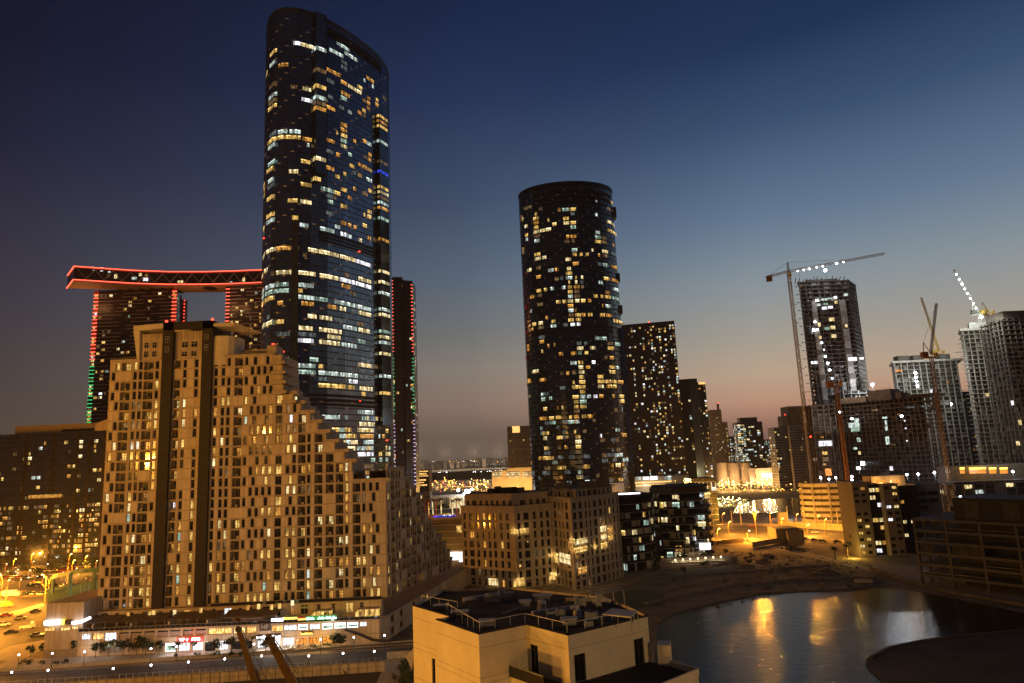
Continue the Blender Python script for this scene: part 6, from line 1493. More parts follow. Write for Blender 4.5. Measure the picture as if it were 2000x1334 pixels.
def rail(label, P_, h, sp_=1.25, m_='rail_white', rails=(1.,)):
    t_ = Thing('roof_railing', label, 'railing', (P_[0].x, P_[0].y, P_[0].z)); q = MB()
    for i in range(len(P_)-1):
        for r0 in rails: q.bar(P_[i]+V((0, 0, h*r0)), P_[i+1]+V((0, 0, h*r0)), .045, m_)
    t_.part('top_rail', q)
    for i in range(len(P_)-1):
        L = (P_[i+1]-P_[i]).length; k = max(1, round(L/sp_))
        for j in range(k+(1 if i == len(P_)-2 else 0)):
            p = P_[i].lerp(P_[i+1], j/k); q = MB(); q.bar(p, p+V((0, 0, h)), .045, m_); t_.part('post', q)
ins = V((.25, .35, -.2))
rail('white roof railing along the front edge of the near building', [G(868, 1202, ZW-.2)+V((.2, .5, 0)), Rf[3]+V((.05, .6, -.2)), Rf[4]+V((-.1, .6, -.2)), Rf[5]+V((0, .6, -.2)), G(1239, 1216, ZW-.2)], 1.05, 1.7)
rail('short railing at the left corner of the near roof', [Rf[0]+V((.9, .6, -.2)), G(893, 1199, ZW-.2)+V((0, .6, 0))], 1.05, 1.6)
rail('faint railing along the back edge of the near roof', [G(866, 1156, ZW-.2), G(1000, 1151, ZW-.2), G(1180, 1170, ZW-.2)], 1.1, 2.2, 'steel')
# orange site booms at the bottom left
def boom(label, tip, base, w0, w1, m_, Y_, hookd=None):
    a = A(*tip, Y_); b_ = A(*base, Y_+2); d = (b_-a); t_ = Thing('crane_boom', label, 'crane', (b_.x, b_.y, 0)); full = a+d*((a.z)/(a.z-b_.z)); q = MB(); n_ = 12; dd = (full-a)
    side = V((1, 0, 0)); q.hexa([a-side*w0/2-V((0, .3, 0)), a+side*w0/2-V((0, .3, 0)), a+side*w0/2+V((0, .3, 0)), a-side*w0/2+V((0, .3, 0)), full-side*w1/2-V((0, .5, 0)), full+side*w1/2-V((0, .5, 0)), full+side*w1/2+V((0, .5, 0)), full-side*w1/2+V((0, .5, 0))], m_)
    t_.part('boom', q); q = MB()
    for k in range(n_): p = a.lerp(full, k/n_); q.bar(p+side*w0*-.6, p+side*w0*.6, .25, 'frame_dark')
    t_.part('boom_band', q); q = MB(); q.box(a.x-w0*.62, a.x+w0*.62, a.y-.5, a.y+.5, a.z-.4, a.z+.5, 'frame_dark'); q.tube((a.x-.3, a.y-.5, a.z+.5), (a.x-.3, a.y+.5, a.z+.5), .4, 'boom_paint', .4, 8); t_.part('sheave_head', q)
    q = MB(); q.tube(a+V((w0*.6, 0, .3)), full+V((w1*1.5, 0, 0)), .06, 'frame_dark', .06, 4); q.tube(a+V((w0*.9, 0, -.2)), full+V((w1*2.4, 0, 0)), .05, 'frame_dark', .05, 4); t_.part('cable', q)
boom('blurred orange crane boom in front of the warm shops, left of two', (466, 1230), (489, 1300), 1.2, 2.0, 'boom_paint', 192)
boom('thick orange crane boom with a dark head, right of two at the bottom', (527, 1250), (572, 1334), 1.2, 2.6, 'boom_paint', 125)
t_ = Thing('entrance_awning', 'curved white awning glimpsed beside the left wall of the near building', 'awning', G(800, 1305)); q = MB(); pv = None
for k in range(6):
    f = k/5; p0 = A(790+14*f, 1283+8*f, 175)+V((0, 0, -2.2*f*f)); p1 = A(808, 1266+8*f, 172)
    if pv: q.face([pv[0], p0, p1, pv[1]], 'neon_white' if False else 'umbrella')
    pv = (p0, p1)
t_.part('fabric', q)

vent('squat white box beside the round topped vent', 1095, 1204, .9, .8, .7, 'ac'); vent('tall slim vent stack near the back right of the roof', 1170, 1186, .5, .5, 1.2, 'hood')
def tank(label, px, y, r, h):
    p = G(px, y, ZW-.25); t_ = Thing('water_tank', label, 'water tank', p); q = MB(); q.tube(p+V((0, 0, .15)), p+V((0, 0, h)), r, 'hvac', r*.97, 16); q.tube(p+V((0, 0, h)), p+V((0, 0, h+.15)), r*.97, 'hvac', r*.3, 16); t_.part('drum', q)
    q = MB(); q.box(p.x-r, p.x+r, p.y-r*.8, p.y+r*.8, p.z, p.z+.15, 'steel'); t_.part('stand', q)
tank('round white tank right of the hooded middle vent', 1058, 1192, .5, .9); tank('small round tank behind the round topped vent', 1128, 1208, .38, .7)
for i_, (a_, b_, lb) in enumerate((((905, 1178), (1005, 1165), 'long grey duct along the back left of the roof'), ((1040, 1206), (1130, 1192), 'grey duct crossing the middle of the roof'), ((1105, 1178), (1190, 1180), 'short grey duct at the back right of the roof'))):
    P0, P1 = G(*a_, ZW-.25), G(*b_, ZW-.25); t_ = Thing('roof_duct', lb, 'duct', P0); q = MB(); q.bar(P0+V((0, 0, .4)), P1+V((0, 0, .4)), .32, 'hvac'); t_.part('duct', q)
    for k in range(4): p = P0.lerp(P1, k/3); q = MB(); q.box(p.x-.2, p.x+.2, p.y-.04, p.y+.04, p.z, p.z+.25, 'steel'); t_.part('support', q)
# ------------------------------------------------------------------ concrete frames under construction
def frame_building(label, o, u, w, d, z1, fh, bu, bv, m_, over=.6, infill=.3, core='concrete_shadow', z0=0., name='concrete_frame_building', seed=1, lights=(), inm='blockwork', roof=True, slabt=.3, colw=.7, lit=0, T=None, bdir=None, ci=2.6):
    P_ = rect(o, u, w, d)
    if bdir: B0 = V((bdir[0], bdir[1], 0)).normalized()*d; P_[3] = P_[0]+B0; P_[2] = P_[1]+B0
    c0 = sum(P_, V((0, 0, 0)))/4; T = T or Thing(name, label, 'construction site', (c0.x, c0.y, z0)); U = (P_[1]-P_[0]).normalized(); B = (P_[3]-P_[0]).normalized(); r_ = random.Random(seed)
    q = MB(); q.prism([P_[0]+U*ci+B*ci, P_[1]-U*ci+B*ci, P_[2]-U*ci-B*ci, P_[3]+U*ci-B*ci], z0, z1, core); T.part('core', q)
    nf = int((z1-z0)/fh+.01)
    for j in range(nf+1):
        z = z0+j*fh; ov = over*(1 if j < nf else 1.8); q = MB(); q.prism([P_[0]-U*ov-B*ov, P_[1]+U*ov-B*ov, P_[2]+U*ov+B*ov, P_[3]-U*ov+B*ov], z-slabt, z, m_); T.cand('floor_slab', q)
    nu, nv = max(2, round(w/bu)), max(2, round(d/bv))
    cols_ = [P_[0]+U*(w*k/nu) for k in range(nu+1)]+[P_[0]+B*(d*k/nv) for k in range(1, nv+1)]+[P_[1]+B*(d*k/nv) for k in range(1, nv+1)]
    for p in cols_: q = MB(); F = Fr(p-U*colw/2, U); q.fbox(F, 0, colw, -colw, .05, z0, z1, m_); T.cand('column', q)
    faces_ = [(Fr(P_[0], U), w, nu)]
    Fs = Fr(P_[1], B)
    if Fs.N.dot(-P_[1]) > 0: faces_.append((Fs, d, nv))
    Fs = Fr(P_[3], -B)
    if Fs.N.dot(-P_[3]) > 0: faces_.append((Fs, d, nv))
    for F, L, nn in faces_:
        for k in range(nn):
            bias = r_.choice((.4, 1, 1.5, 2))*infill
            for j in range(nf):
                z = z0+j*fh; a, b_ = L*k/nn+colw/2, L*(k+1)/nn-colw/2
                if r_.random() < bias:
                    f0, f1 = r_.choice(((0, 1), (0, .45), (.55, 1), (.2, .75))); q = MB(); q.fbox(F, a+(b_-a)*f0, a+(b_-a)*f1, -1.6, -1.4, z, z+fh-slabt, inm); T.cand('block_wall', q)
                if r_.random() < lit: q = MB(); q.fbox(F, a+.5, b_-.5, -1.3, -1.2, z+.5, z+fh-slabt-.4, pick(dict(lit_cool=3, lit_green=2, lit_cream=2))); T.cand('lit_bay', q, 'bay lit by work lights')
                if r_.random() < .3: q = MB(); q.fbox(F, a, b_, -.1, 0, z+.9, z+1.0, 'steel'); T.cand('guard_rail', q)
    return T
def pt(px, Y_, py=850): a = A(px, py, Y_); return V((a.x, a.y, 0))
def wlights(T, Y_, L_):
    for px, y, w_, h_, k in L_:
        x0, x1, za, zb_ = RC(px-w_/2, y-h_/2, px+w_/2, y+h_/2, Y_); q = MB(); q.box(x0, x1, Y_-.2, Y_, za, zb_, k); T.part('work_light', q, label='bright work light')
# tall tower with crane
YT = 590.; o = pt(1566, YT, 700); e = pt(1672, YT, 700)
e = A(1676, 700, YT); o = A(1578, 700, YT)
zt = A(1620, 548, YT).z
T = frame_building('tallest concrete tower under construction, wrapped in slab edges, left of the cranes', o, (1, 0.02), e.x-o.x, 28, zt, 3.6, 5.2, 5.6, 'concrete_dark', 1.0, .28, seed=3, lit=.01, bdir=(.43, .9))
Ft = Fr((o.x, YT), (1, 0)); Lt = e.x-o.x
for a, b_ in ((8.5, 13), (33.5, 38.5)):
    q = MB(); q.fbox(Ft, a, b_, -1, .7, 0, zt-18, 'concrete'); 
    for j in range(0, int((zt-18)/11)): q.fbox(Ft, a+.1, b_-.1, .7, .8, j*11, j*11+5, 'blockwork' if j % 2 else 'concrete_dark')
    T.part('pier', q)
wb = A(1698, 700, YT+30); frame_building('', (e.x+.8, YT+2), (wb.x-e.x-3, 28), 28, 8, zt+1.5, 3.6, 5, 5, 'concrete', .4, .5, seed=33, T=T)
q = MB()
for k in range(14): x = o.x+Lt*k/13; q.bar((x, YT+rnd.uniform(0, 20), zt), (x, YT+6, zt+rnd.uniform(2, 6)), .5, 'concrete_dark')
q.box(o.x+10, e.x-6, YT+6, YT+20, zt, zt+3, 'concrete_dark'); T.part('formwork', q)
for j in range(10, int(zt/3.6)):
    if j % 2 == 0:
        q = MB(); z = j*3.6; q.box(o.x-2.6, o.x-1, YT+1, YT+4, z, z+.3, 'concrete_dark'); T.cand('catch_platform', q)
wlights(T, YT-1.2, [(1480+zx/3.7, 460+zy/3.7, w_/3.7, h_/3.7, k) for zx, zy, w_, h_, k in [(430, 468, 18, 10, 'bulb_cool'), (480, 462, 50, 14, 'lit_cool'), (520, 455, 30, 10, 'lit_cool'), (562, 447, 12, 12, 'bulb_cool'), (440, 500, 26, 18, 'lit_cool'), (490, 495, 30, 14, 'lit_green'), (565, 482, 22, 20, 'lit_cream'), (482, 525, 36, 20, 'lit_white'), (525, 518, 34, 18, 'lit_white'), (534, 606, 38, 26, 'lit_cream'), (542, 665, 36, 24, 'lit_cream'), (500, 672, 34, 20, 'lit_green'), (550, 726, 34, 24, 'lit_cream'), (445, 645, 18, 30, 'lit_cream'), (413, 622, 12, 8, 'bulb_cool'), (405, 682, 12, 18, 'bulb_cool'), (432, 680, 12, 8, 'bulb_cool'), (452, 735, 18, 22, 'lit_cream'), (640, 652, 16, 22, 'lit_cream'), (462, 775, 10, 8, 'bulb_cool'), (478, 826, 6, 6, 'bulb_cool'), (490, 874, 12, 8, 'bulb_cool'), (505, 922, 14, 10, 'bulb_cool'), (521, 972, 12, 10, 'bulb_cool'), (539, 1031, 12, 10, 'bulb_cool'), (410, 918, 50, 20, 'lit_white'), (685, 892, 60, 24, 'shop_white'), (750, 888, 30, 14, 'shop_white')]])
T.done()

T = frame_building('low lit concrete annex between the tall tower and the long dark block', pt(1648, 585, 770), (1, 0), A(1708, 770, 585).x-A(1648, 770, 585).x, 20, A(1680, 762, 585).z, 3.6, 6, 6, 'concrete', .8, .5, seed=5)
T.done()
def floodhead(label, px, y, Y_, energy, col=(.88, .92, 1), r=.8, off=(0, -3, 0), post=4):
    p = A(px, y, Y_); t_ = Thing('floodlight', label, 'floodlight', (p.x, p.y, p.z-post)); q = MB(); q.bar((p.x, p.y, p.z-post), p, .25, 'steel'); t_.part('post', q); q = MB(); q.ball(p, r, 'bulb_cool', 8, 5); t_.part('lens', q, smooth=True)
    if energy: lamp('bulb', p+V(off), energy, col, .5, parent=t_.r)
    return t_
floodhead('blinding white floodlight on the corner beside the tall concrete tower', 1704, 751, 575, 40000, r=1.2)
for i, (px, y, Y_, e) in enumerate([(1603, 933, 520, 2500), (1619, 936, 520, 0), (1632, 933, 520, 2500), (1664, 931, 520, 1500), (1664, 937, 518, 0), (1771, 927, 496, 2000), (1793, 926, 496, 2000), (1825, 923, 496, 2500), (1876, 971, 430, 2500), (1968, 969, 430, 2500), (1686, 905, 505, 1500), (1678, 915, 505, 0), (1978, 921, 480, 1500), (1531, 1001, 540, 3500)]):
    floodhead('white work light %s' % ['on the round car park deck at its left', 'second on the round car park deck', 'third on the round car park deck', 'upper of two beside the orange mast', 'lower of two beside the orange mast', 'left of three in front of the long dark block', 'middle of three in front of the long dark block', 'right of three in front of the long dark block', 'glaring on the dark deck at the right', 'on the dark deck near the right edge', 'inside the long dark block', 'low inside the long dark block', 'in the orange lit hall at the right edge', 'standing alone by the water channel'][i], px, y, Y_, e, r=.75)
# long dark block
YL = 575.; o = pt(1642, YL, 850); e_ = pt(1842, 512, 850); w_ = (e_-o).length; zl = A(1642, 789, YL).z
T = frame_building('long dark concrete grid block under construction in the right middle', o, (e_.x-o.x, e_.y-o.y), w_, 26, zl, 3.4, 3.6, 5, 'concrete_dark', .7, .14, core='dark_cladding', ci=9, seed=7, inm='concrete_site', slabt=.34, colw=.4, bdir=(.45, .9))
U_ = (e_-o).normalized(); FL_ = Fr(o, U_)
for ua, ub, hh, mm_ in ((0, .30, 4.5, 'concrete'), (.30, .56, 8.5, 'concrete_dark'), (.58, .66, 5, 'concrete_dark'), (.70, .98, 2.2, 'concrete_shadow')):
    q = MB(); q.fbox(FL_, ua*w_+1, ub*w_-1, -20, -4, zl, zl+hh, mm_)
    for k in range(int((ub-ua)*w_/2.5)): q.bar(FL_.p(ua*w_+1.5+k*2.5, -4, zl+hh), FL_.p(ua*w_+1.5+k*2.5, -4, zl+hh+rnd.uniform(.6, 2)), .25, 'concrete_dark')
    T.part('roof_storey', q)
def wl2(T, o, U_, L_):
    for px, y, w2, h2, k in L_:
        h = hit([o, o+U_*w_, (o+U_*w_*.5)*500], px, y)
        if not h or h[0]: continue
        D = FL_.p(h[1], 0, 0).length/F_; q = MB(); q.fbox(FL_, h[1]-w2*D/2, h[1]+w2*D/2, .6, .8, h[2]-h2*D/2, h[2]+h2*D/2, k); T.part('work_light', q, label='bright work light')
wl2(T, o, U_, [(1540+zx/3.707, 720+zy/3.707, a/3.707, b_/3.707, k) for zx, zy, a, b_, k in [(462, 363, 16, 8, 'bulb_cool'), (495, 375, 30, 26, 'lit_cool'), (478, 408, 70, 30, 'lit_cool'), (488, 440, 60, 26, 'lit_green'), (512, 515, 22, 26, 'lit_cool'), (487, 578, 24, 14, 'lit_cool'), (518, 610, 16, 20, 'lit_cream'), (540, 686, 22, 22, 'bulb_cool'), (510, 720, 28, 20, 'shop_white'), (700, 355, 30, 12, 'lit_cool'), (710, 390, 14, 30, 'lit_cool'), (712, 430, 14, 34, 'lit_cool'), (720, 520, 22, 50, 'lit_cool'), (822, 343, 14, 10, 'bulb_cool'), (845, 378, 8, 8, 'lit_white'), (852, 432, 8, 8, 'lit_white'), (862, 522, 10, 8, 'lit_white'), (748, 722, 18, 26, 'lit_white'), (888, 280, 50, 10, 'lit_grey'), (1000, 272, 60, 10, 'lit_grey'), (630, 300, 34, 12, 'lit_dim'), (765, 550, 24, 10, 'lit_dim'), (803, 330, 20, 10, 'lit_dim'), (375, 315, 12, 10, 'bulb_cool'), (500, 330, 12, 8, 'lit_grey')]])
T.done()
T = frame_building('narrow dark concrete stair block at the foot of the tall tower', pt(1592, 560, 860), (1, 0), A(1640, 860, 560).x-A(1592, 860, 560).x-1, 22, A(1610, 790, 560).z, 3.5, 4.5, 5, 'concrete_dark', .5, .55, seed=8, inm='concrete_dark')
wlights(T, 558.6, [(1612, 866, 26, 10, 'lit_white'), (1610, 907, 8, 4, 'lit_amber'), (1618, 922, 12, 14, 'shop_orange'), (1611, 885, 10, 6, 'lit_warm'), (1612, 897, 12, 8, 'lit_dim'), (1592, 897, 8, 6, 'lit_dim'), (1583, 853, 3, 3, 'bulb_red'), (1605, 854, 6, 3, 'lit_amber')])
T.done()
# pale grid building behind with roof slab
YB = 600.; o = A(1757, 780, YB); w_ = A(1880, 780, YB).x-o.x; zb2 = A(1810, 707, YB).z
T = frame_building('pale lit concrete grid building with a wide roof slab behind the orange crane', (o.x, o.y), (1, 0), w_, 30, zb2, 3.55, 5.4, 6, 'concrete', .5, .22, seed=12, inm='blockwork', bdir=(.42, .9))
q = MB(); B0 = V((.42, .9, 0)).normalized(); c_ = [V((o.x-4, YB-3, 0)), V((o.x+w_+4, YB-3, 0))]; c_ += [c_[1]+B0*34, c_[0]+B0*34]; q.prism([(p.x, p.y) for p in c_], zb2+.02, zb2+1.8, 'concrete'); T.part('roof_slab', q)
for px0, px1 in ((1750, 1772), (1780, 1800), (1832, 1852)): x0, x1, za, zb_ = RC(px0, 697, px1, 707, YB+4); q = MB(); q.box(x0+2, x1+2, YB+4, YB+12, zb2+1.8, zb2+7, 'concrete_dark'); T.part('roof_room', q)
wlights(T, YB-.8, [(1788, 728, 4, 4, 'bulb_cool'), (1789, 737, 4, 3, 'bulb_cool'), (1790, 745, 4, 3, 'bulb_cool'), (1792, 754, 4, 3, 'bulb_cool'), (1819, 764, 4, 6, 'lit_white'), (1851, 746, 3, 3, 'lit_amber'), (1755, 724, 14, 3, 'shop_orange'), (1858, 789, 2, 4, 'bulb_cool')])
T.done()
# right edge towers
YE = 560.; o = A(1898, 760, YE); w_ = A(1952, 760, YE).x-o.x; ze = A(1920, 645, YE).z
T = frame_building('pale concrete tower with sharp cantilevered slabs near the right edge', (o.x, o.y), (1, -.05), w_, 26, ze, 3.5, 4.2, 5, 'concrete', .9, .30, seed=15, bdir=(.5, .86))
q = MB(); B0 = V((.5, .86, 0)).normalized(); c_ = [V((o.x-3.5, YE-2, 0)), V((o.x+w_-2, YE-2, 0))]; c_ += [c_[1]+B0*28, c_[0]+B0*28]; q.prism([(p.x, p.y) for p in c_], ze+.02, ze+2.2, 'concrete'); T.part('roof_slab', q)
q = MB(); c_ = [V((o.x+8, YE+3, 0)), V((o.x+w_+1, YE+3, 0))]; c_ += [c_[1]+B0*15, c_[0]+B0*15]; q.prism([(p.x, p.y) for p in c_], ze+2.2, ze+7.5, 'concrete'); T.part('roof_room', q)
for j in range(int(ze/3.5)):
    q = MB(); z = j*3.5; ln = 3.2 if j % 9 else 8; q.box(o.x-ln, o.x, YE, YE+4, z-.25, z, 'concrete'); T.cand('cantilever_slab', q)
wlights(T, YE-1.5, [(1928, 771, 8, 6, 'lit_cream')]); T.done()
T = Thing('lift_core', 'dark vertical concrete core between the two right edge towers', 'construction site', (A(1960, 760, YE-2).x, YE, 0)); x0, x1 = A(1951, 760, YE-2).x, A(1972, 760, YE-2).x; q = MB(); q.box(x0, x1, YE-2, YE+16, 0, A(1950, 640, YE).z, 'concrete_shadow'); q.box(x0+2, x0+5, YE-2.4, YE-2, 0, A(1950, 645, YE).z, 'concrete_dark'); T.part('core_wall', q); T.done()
YG = 520.; o = A(1978, 760, YG); T = frame_building('brownish concrete tower cut by the right edge of the picture', (o.x, o.y), (1, -.08), 40, 26, A(1980, 622, YG).z, 3.5, 4.5, 5, 'concrete_dark', .8, .3, seed=17)
q = MB(); q.box(o.x+2, o.x+40, YG, YG+20, A(1980, 622, YG).z, A(1980, 607, YG).z, 'concrete_dark'); T.part('roof_room', q)
wlights(T, YG-1, [(1977, 787, 5, 9, 'lit_white'), (1992, 825, 6, 10, 'lit_cream'), (1988, 866, 7, 8, 'lit_cream')]); T.done()
# slim dark tower behind, orange hall, right deck
def plain_tower(name, label, px0, px1, ytop, Y_, wm, p, W_, fh=3.4, mod=3.6, dep=20, extra=None, panes=2, zlo=0, span=(.15, .85), band='tower_band', bandh=.4, pyr=None, slant=0, cat='tower block', mull=True):
    pyr = pyr or (ytop+120); a = A(px0, pyr, Y_); b_ = A(px1, pyr, Y_); T = Thing(name, label, cat, ((a.x+b_.x)/2, Y_+dep/2, 0)); z1 = A((px0+px1)/2, ytop, Y_).z; pts = subdiv([V((a.x, Y_, 0)), V((b_.x, Y_+slant, 0)), V((b_.x, Y_+dep+slant, 0)), V((a.x, Y_+dep, 0))], mod)
    shell(T, pts, 0, z1, fh, wm, band, bandh, mull=mull, bname='facade')
    random_lit(T, pts, 0, z1-fh, fh, p, W_, panes=panes, z_lo=zlo, span=span)
    if extra: extra(T, a, b_, z1)
    T.done(); return T
plain_tower('slim_tower', 'slim dark tower block seen between the pale concrete buildings', 1877, 1908, 764, 760, 'far_wall', .05, HOME, slant=3, pyr=830)
T = Thing('orange_hall', 'row of orange lit openings under the right edge towers', 'hall', (A(1930, 925, 500).x, 505, 0)); x0, x1, za, zb_ = RC(1855, 908, 2030, 942, 500); q = MB(); q.box(x0, x1, 500, 515, 0, zb_, 'concrete_dark'); T.part('frame', q)
for px0, px1 in ((1875, 1884), (1893, 1926), (1932, 1946), (1953, 1968)): xx0, xx1, a_, b2 = RC(px0, 913, px1, 925, 499.6); q = MB(); q.box(xx0, xx1, 499.5, 499.9, a_, b2, 'shop_orange'); q.box(xx0, xx1, 499.3, 499.5, b2-1.2, b2, 'neon_yellow'); T.part('lit_bay', q, label='bay glowing orange')
T.done(); lamp('hall_flood', A(1914, 903, 492), 7000, (1, .55, .12), .6)
T = frame_building('low concrete car deck with pale lit slots below the right edge towers', pt(1862, 470, 950), (1, 0), 70, 20, A(1930, 940, 470).z, 3.6, 7, 6, 'concrete_dark', .6, .3, seed=22, lit=.25); T.done()
# round car park
T = Thing('round_car_park', 'drum shaped car park with curved pale bands at the middle road', 'car park', (A(1640, 985, 500).x, 500, 0)); c0 = A(1655, 985, 502); R0 = (A(1655, 985, 502).x-A(1563, 985, 502).x)
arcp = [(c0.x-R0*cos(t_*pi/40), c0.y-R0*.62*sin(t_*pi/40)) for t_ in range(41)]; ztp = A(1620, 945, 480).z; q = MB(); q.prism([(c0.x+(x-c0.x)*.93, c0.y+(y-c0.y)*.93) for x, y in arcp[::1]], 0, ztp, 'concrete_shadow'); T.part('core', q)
nl = 7; lh = ztp/nl
for j in range(nl):
    q = MB(); z = (j+1)*lh
    for i in range(40): F = Fr(arcp[i], V(arcp[i+1]+(0,))-V(arcp[i]+(0,))); L = (V(arcp[i+1]+(0,))-V(arcp[i]+(0,))).length; q.fbox(F, 0, L, -.3, 0, z-lh*.58, z, 'concrete')
    T.part('band', q)
for i in range(2, 40, 5): x, y = arcp[i]; q = MB(); q.box(x-.5, x+.5, y-.7, y-.1, 0, ztp+.6, 'concrete'); T.part('column', q)
q = MB()
for i in range(0, 40):
    F = Fr(arcp[i], V(arcp[i+1]+(0,))-V(arcp[i]+(0,))); L = (V(arcp[i+1]+(0,))-V(arcp[i]+(0,))).length
    for k in range(3): q.fbox(F, k*L/3, k*L/3+.15, -2, -1.9, ztp, ztp+rnd.uniform(3, 7), 'dark_cladding')
T.part('roof_trellis', q); T.done()
lamp('deck_light', A(1600, 1010, 470), 900, (1, .7, .4), .5)
# hoarding and walls by the middle road
fence('hoarding', 'pale hoarding panels behind the middle road below the round car park', G(1520, 1029), G(1700, 1040), 4.2, 20, 'hoarding', 'joint')
fence('boundary_wall', 'long brown wall stepping along the sand plot left of the block', G(1470, 1070), G(1540, 1058), 3.0, 6, 'beige_dark', 'beige_dark', 'wall'); fence('boundary_wall', 'low brown wall right of the dark balcony building', G(1392, 1066), G(1452, 1060), 2.6, 5, 'beige_dark', 'beige_dark', 'wall')
t_ = Thing('brown_block', 'windowless brown block house on the sand beside the lit road', 'building', G(1555, 1062)); a = G(1540, 1062); b_ = G(1570, 1060); q = MB(); q.box(a.x, b_.x, a.y, a.y+14, 0, A(1555, 1036, a.y).z, 'beige_dark'); t_.part('wall', q); q = MB(); q.box(a.x-5, b_.x-1, a.y+4, a.y+18, 0, A(1545, 1033, a.y).z, 'beige_dark'); t_.part('annex', q)
t_ = Thing('site_cabin', 'small pale cabin under the lone white light by the water channel', 'cabin', G(1531, 1020)); a = G(1531, 1020); q = MB(); q.box(a.x-3, a.x+3, a.y, a.y+4, 0, 7, 'crane_white'); t_.part('wall', q); q = MB(); q.box(a.x-3.2, a.x+3.2, a.y-.2, a.y+4.2, 7, 7.3, 'steel'); t_.part('roof', q)
q = MB(); p0 = G(1688, 1138); q.hexa([p0+V((-3, 0, 0)), p0+V((3, -1, 0)), p0+V((3, 1, 0)), p0+V((-3, 2, 0)), p0+V((-3, 0, 1.2)), p0+V((3, -1, .9)), p0+V((3, 1, .9)), p0+V((-3, 2, 1.2))], 'hoarding'); o_ = q.build('timber_stack'); tag(o_, 'small pale stack of boards lying on the beach at the right', 'timber stack')
# right hand apartments
def small_block(label, px0, px1, ytop, Y_, m_, dep, seed, litp, ww=1.6, rowh=3.3, bands=True, gap=1.4, cool=None, name='apartment_block'):
    a = A(px0, ytop+70, Y_); b_ = A(px1, ytop+70, Y_); z1 = A((px0+px1)/2, ytop, Y_).z; T = Thing(name, label, 'apartment building', ((a.x+b_.x)/2, Y_+dep/2, 0)); w = MB(); F = Fr((a.x, Y_), (1, 0)); L = b_.x-a.x; r_ = random.Random(seed); nf = int(z1/rowh)
    for j in range(nf):
        z = j*rowh; ops = []; u = .6
        while u+ww < L-.4: 
            if r_.random() < .8: ops.append((u, u+ww, z+1.1, z+rowh-.5, .35))
            u += ww+gap
        wall_row(w, F, 0, L, z, z+rowh if j < nf-1 else z1, ops, m_)
        for o in ops: k = pick(cool or HOME) if r_.random() < litp else 'glass_dark'; T.cand('window', pane_window(F, *o, k, cols=2, rows=()), litname(k))
    w.box(a.x, b_.x, Y_+.02, Y_+dep, 0, z1, m_, skip=(2,)); T.part('wall', w); q = MB(); q.fbox(F, -.1, L+.1, -dep, .15, z1, z1+.5, m_); T.part('parapet', q); return T
CW = dict(lit_cream=3, lit_warm=3, lit_white=1, lit_amber=1)
small_block('left wing of the right hand apartments, plain wall with small bright windows', 1672, 1703, 943, 353, 'beige_dark', 16, 31, .45, 2.2, 3.1, cool=CW).done()
small_block('glazed bay of the right hand apartments full of lit rooms', 1703, 1733, 948, 355, 'dark_cladding', 14, 32, .75, 2.9, 3.7, gap=.4, cool=CW).done()
small_block('middle wing of the right hand apartments, brown wall with slot windows', 1733, 1762, 946, 351, 'beige_dark', 16, 33, .18, 2.4, 3.1, cool=CW).done()
small_block('shadowed wing of the right hand apartments beside the concrete skeleton', 1762, 1800, 950, 358, 'dark_cladding', 14, 34, .3, 2.0, 3.3, gap=2.0, cool=CW).done()
T = Thing('lit_penthouse', 'penthouse deck glowing orange on top of the right hand apartments', 'penthouse', (A(1725, 935, 363).x, 365, 0)); x0, x1, za, zb_ = RC(1702, 935, 1768, 946, 363); q = MB(); q.box(x0, x1, 363, 372, za-3, zb_+1.5, 'beige'); T.part('wall', q)
for px in (1712, 1722, 1738, 1750): xx0, xx1, a_, b2 = RC(px, 937, px+7, 944, 362.8); q = MB(); q.box(xx0, xx1, 362.7, 363, a_, b2, 'shop_orange'); T.part('window', q, label='orange lit opening')
T.done(); lamp('deck_light', A(1720, 941, 359), 1500, (1, .5, .12), .3); lamp('deck_light', A(1755, 941, 359), 1200, (1, .55, .2), .3)
T = small_block('pale cubic apartment block behind the right hand apartments', 1796, 1845, 946, 375, 'concrete', 16, 36, .1, 5, 3.6, gap=1.2); T.done()
# near concrete skeleton at the right edge
a = A(1790, 1060, 280); b_ = A(2010, 1060, 248); w_ = (V((b_.x, b_.y, 0))-V((a.x, a.y, 0))).length+20; zt = A(1785, 1012, 280).z
T = frame_building('near dark concrete skeleton with wide bays at the right edge above the quay', (a.x, a.y), (b_.x-a.x, b_.y-a.y), w_, 30, zt, zt/6.01, 11.5, 8, 'concrete_dark', .3, .10, core='dark_cladding', ci=11, seed=41, inm='concrete_site', slabt=.9, colw=.9)
P_ = rect((a.x, a.y), (b_.x-a.x, b_.y-a.y), w_, 30); U = (P_[1]-P_[0]).normalized(); F = Fr(P_[0]+U*14, U); q = MB(); q.fbox(F, 0, w_-14, -26, -3, zt+.02, zt+8, 'dark_cladding')
for k in range(5): q.fbox(F, 4+k*13, 9+k*13, -3, -2.7, zt+.5, zt+7, 'concrete_site')
T.part('upper_wall', q); T.done()
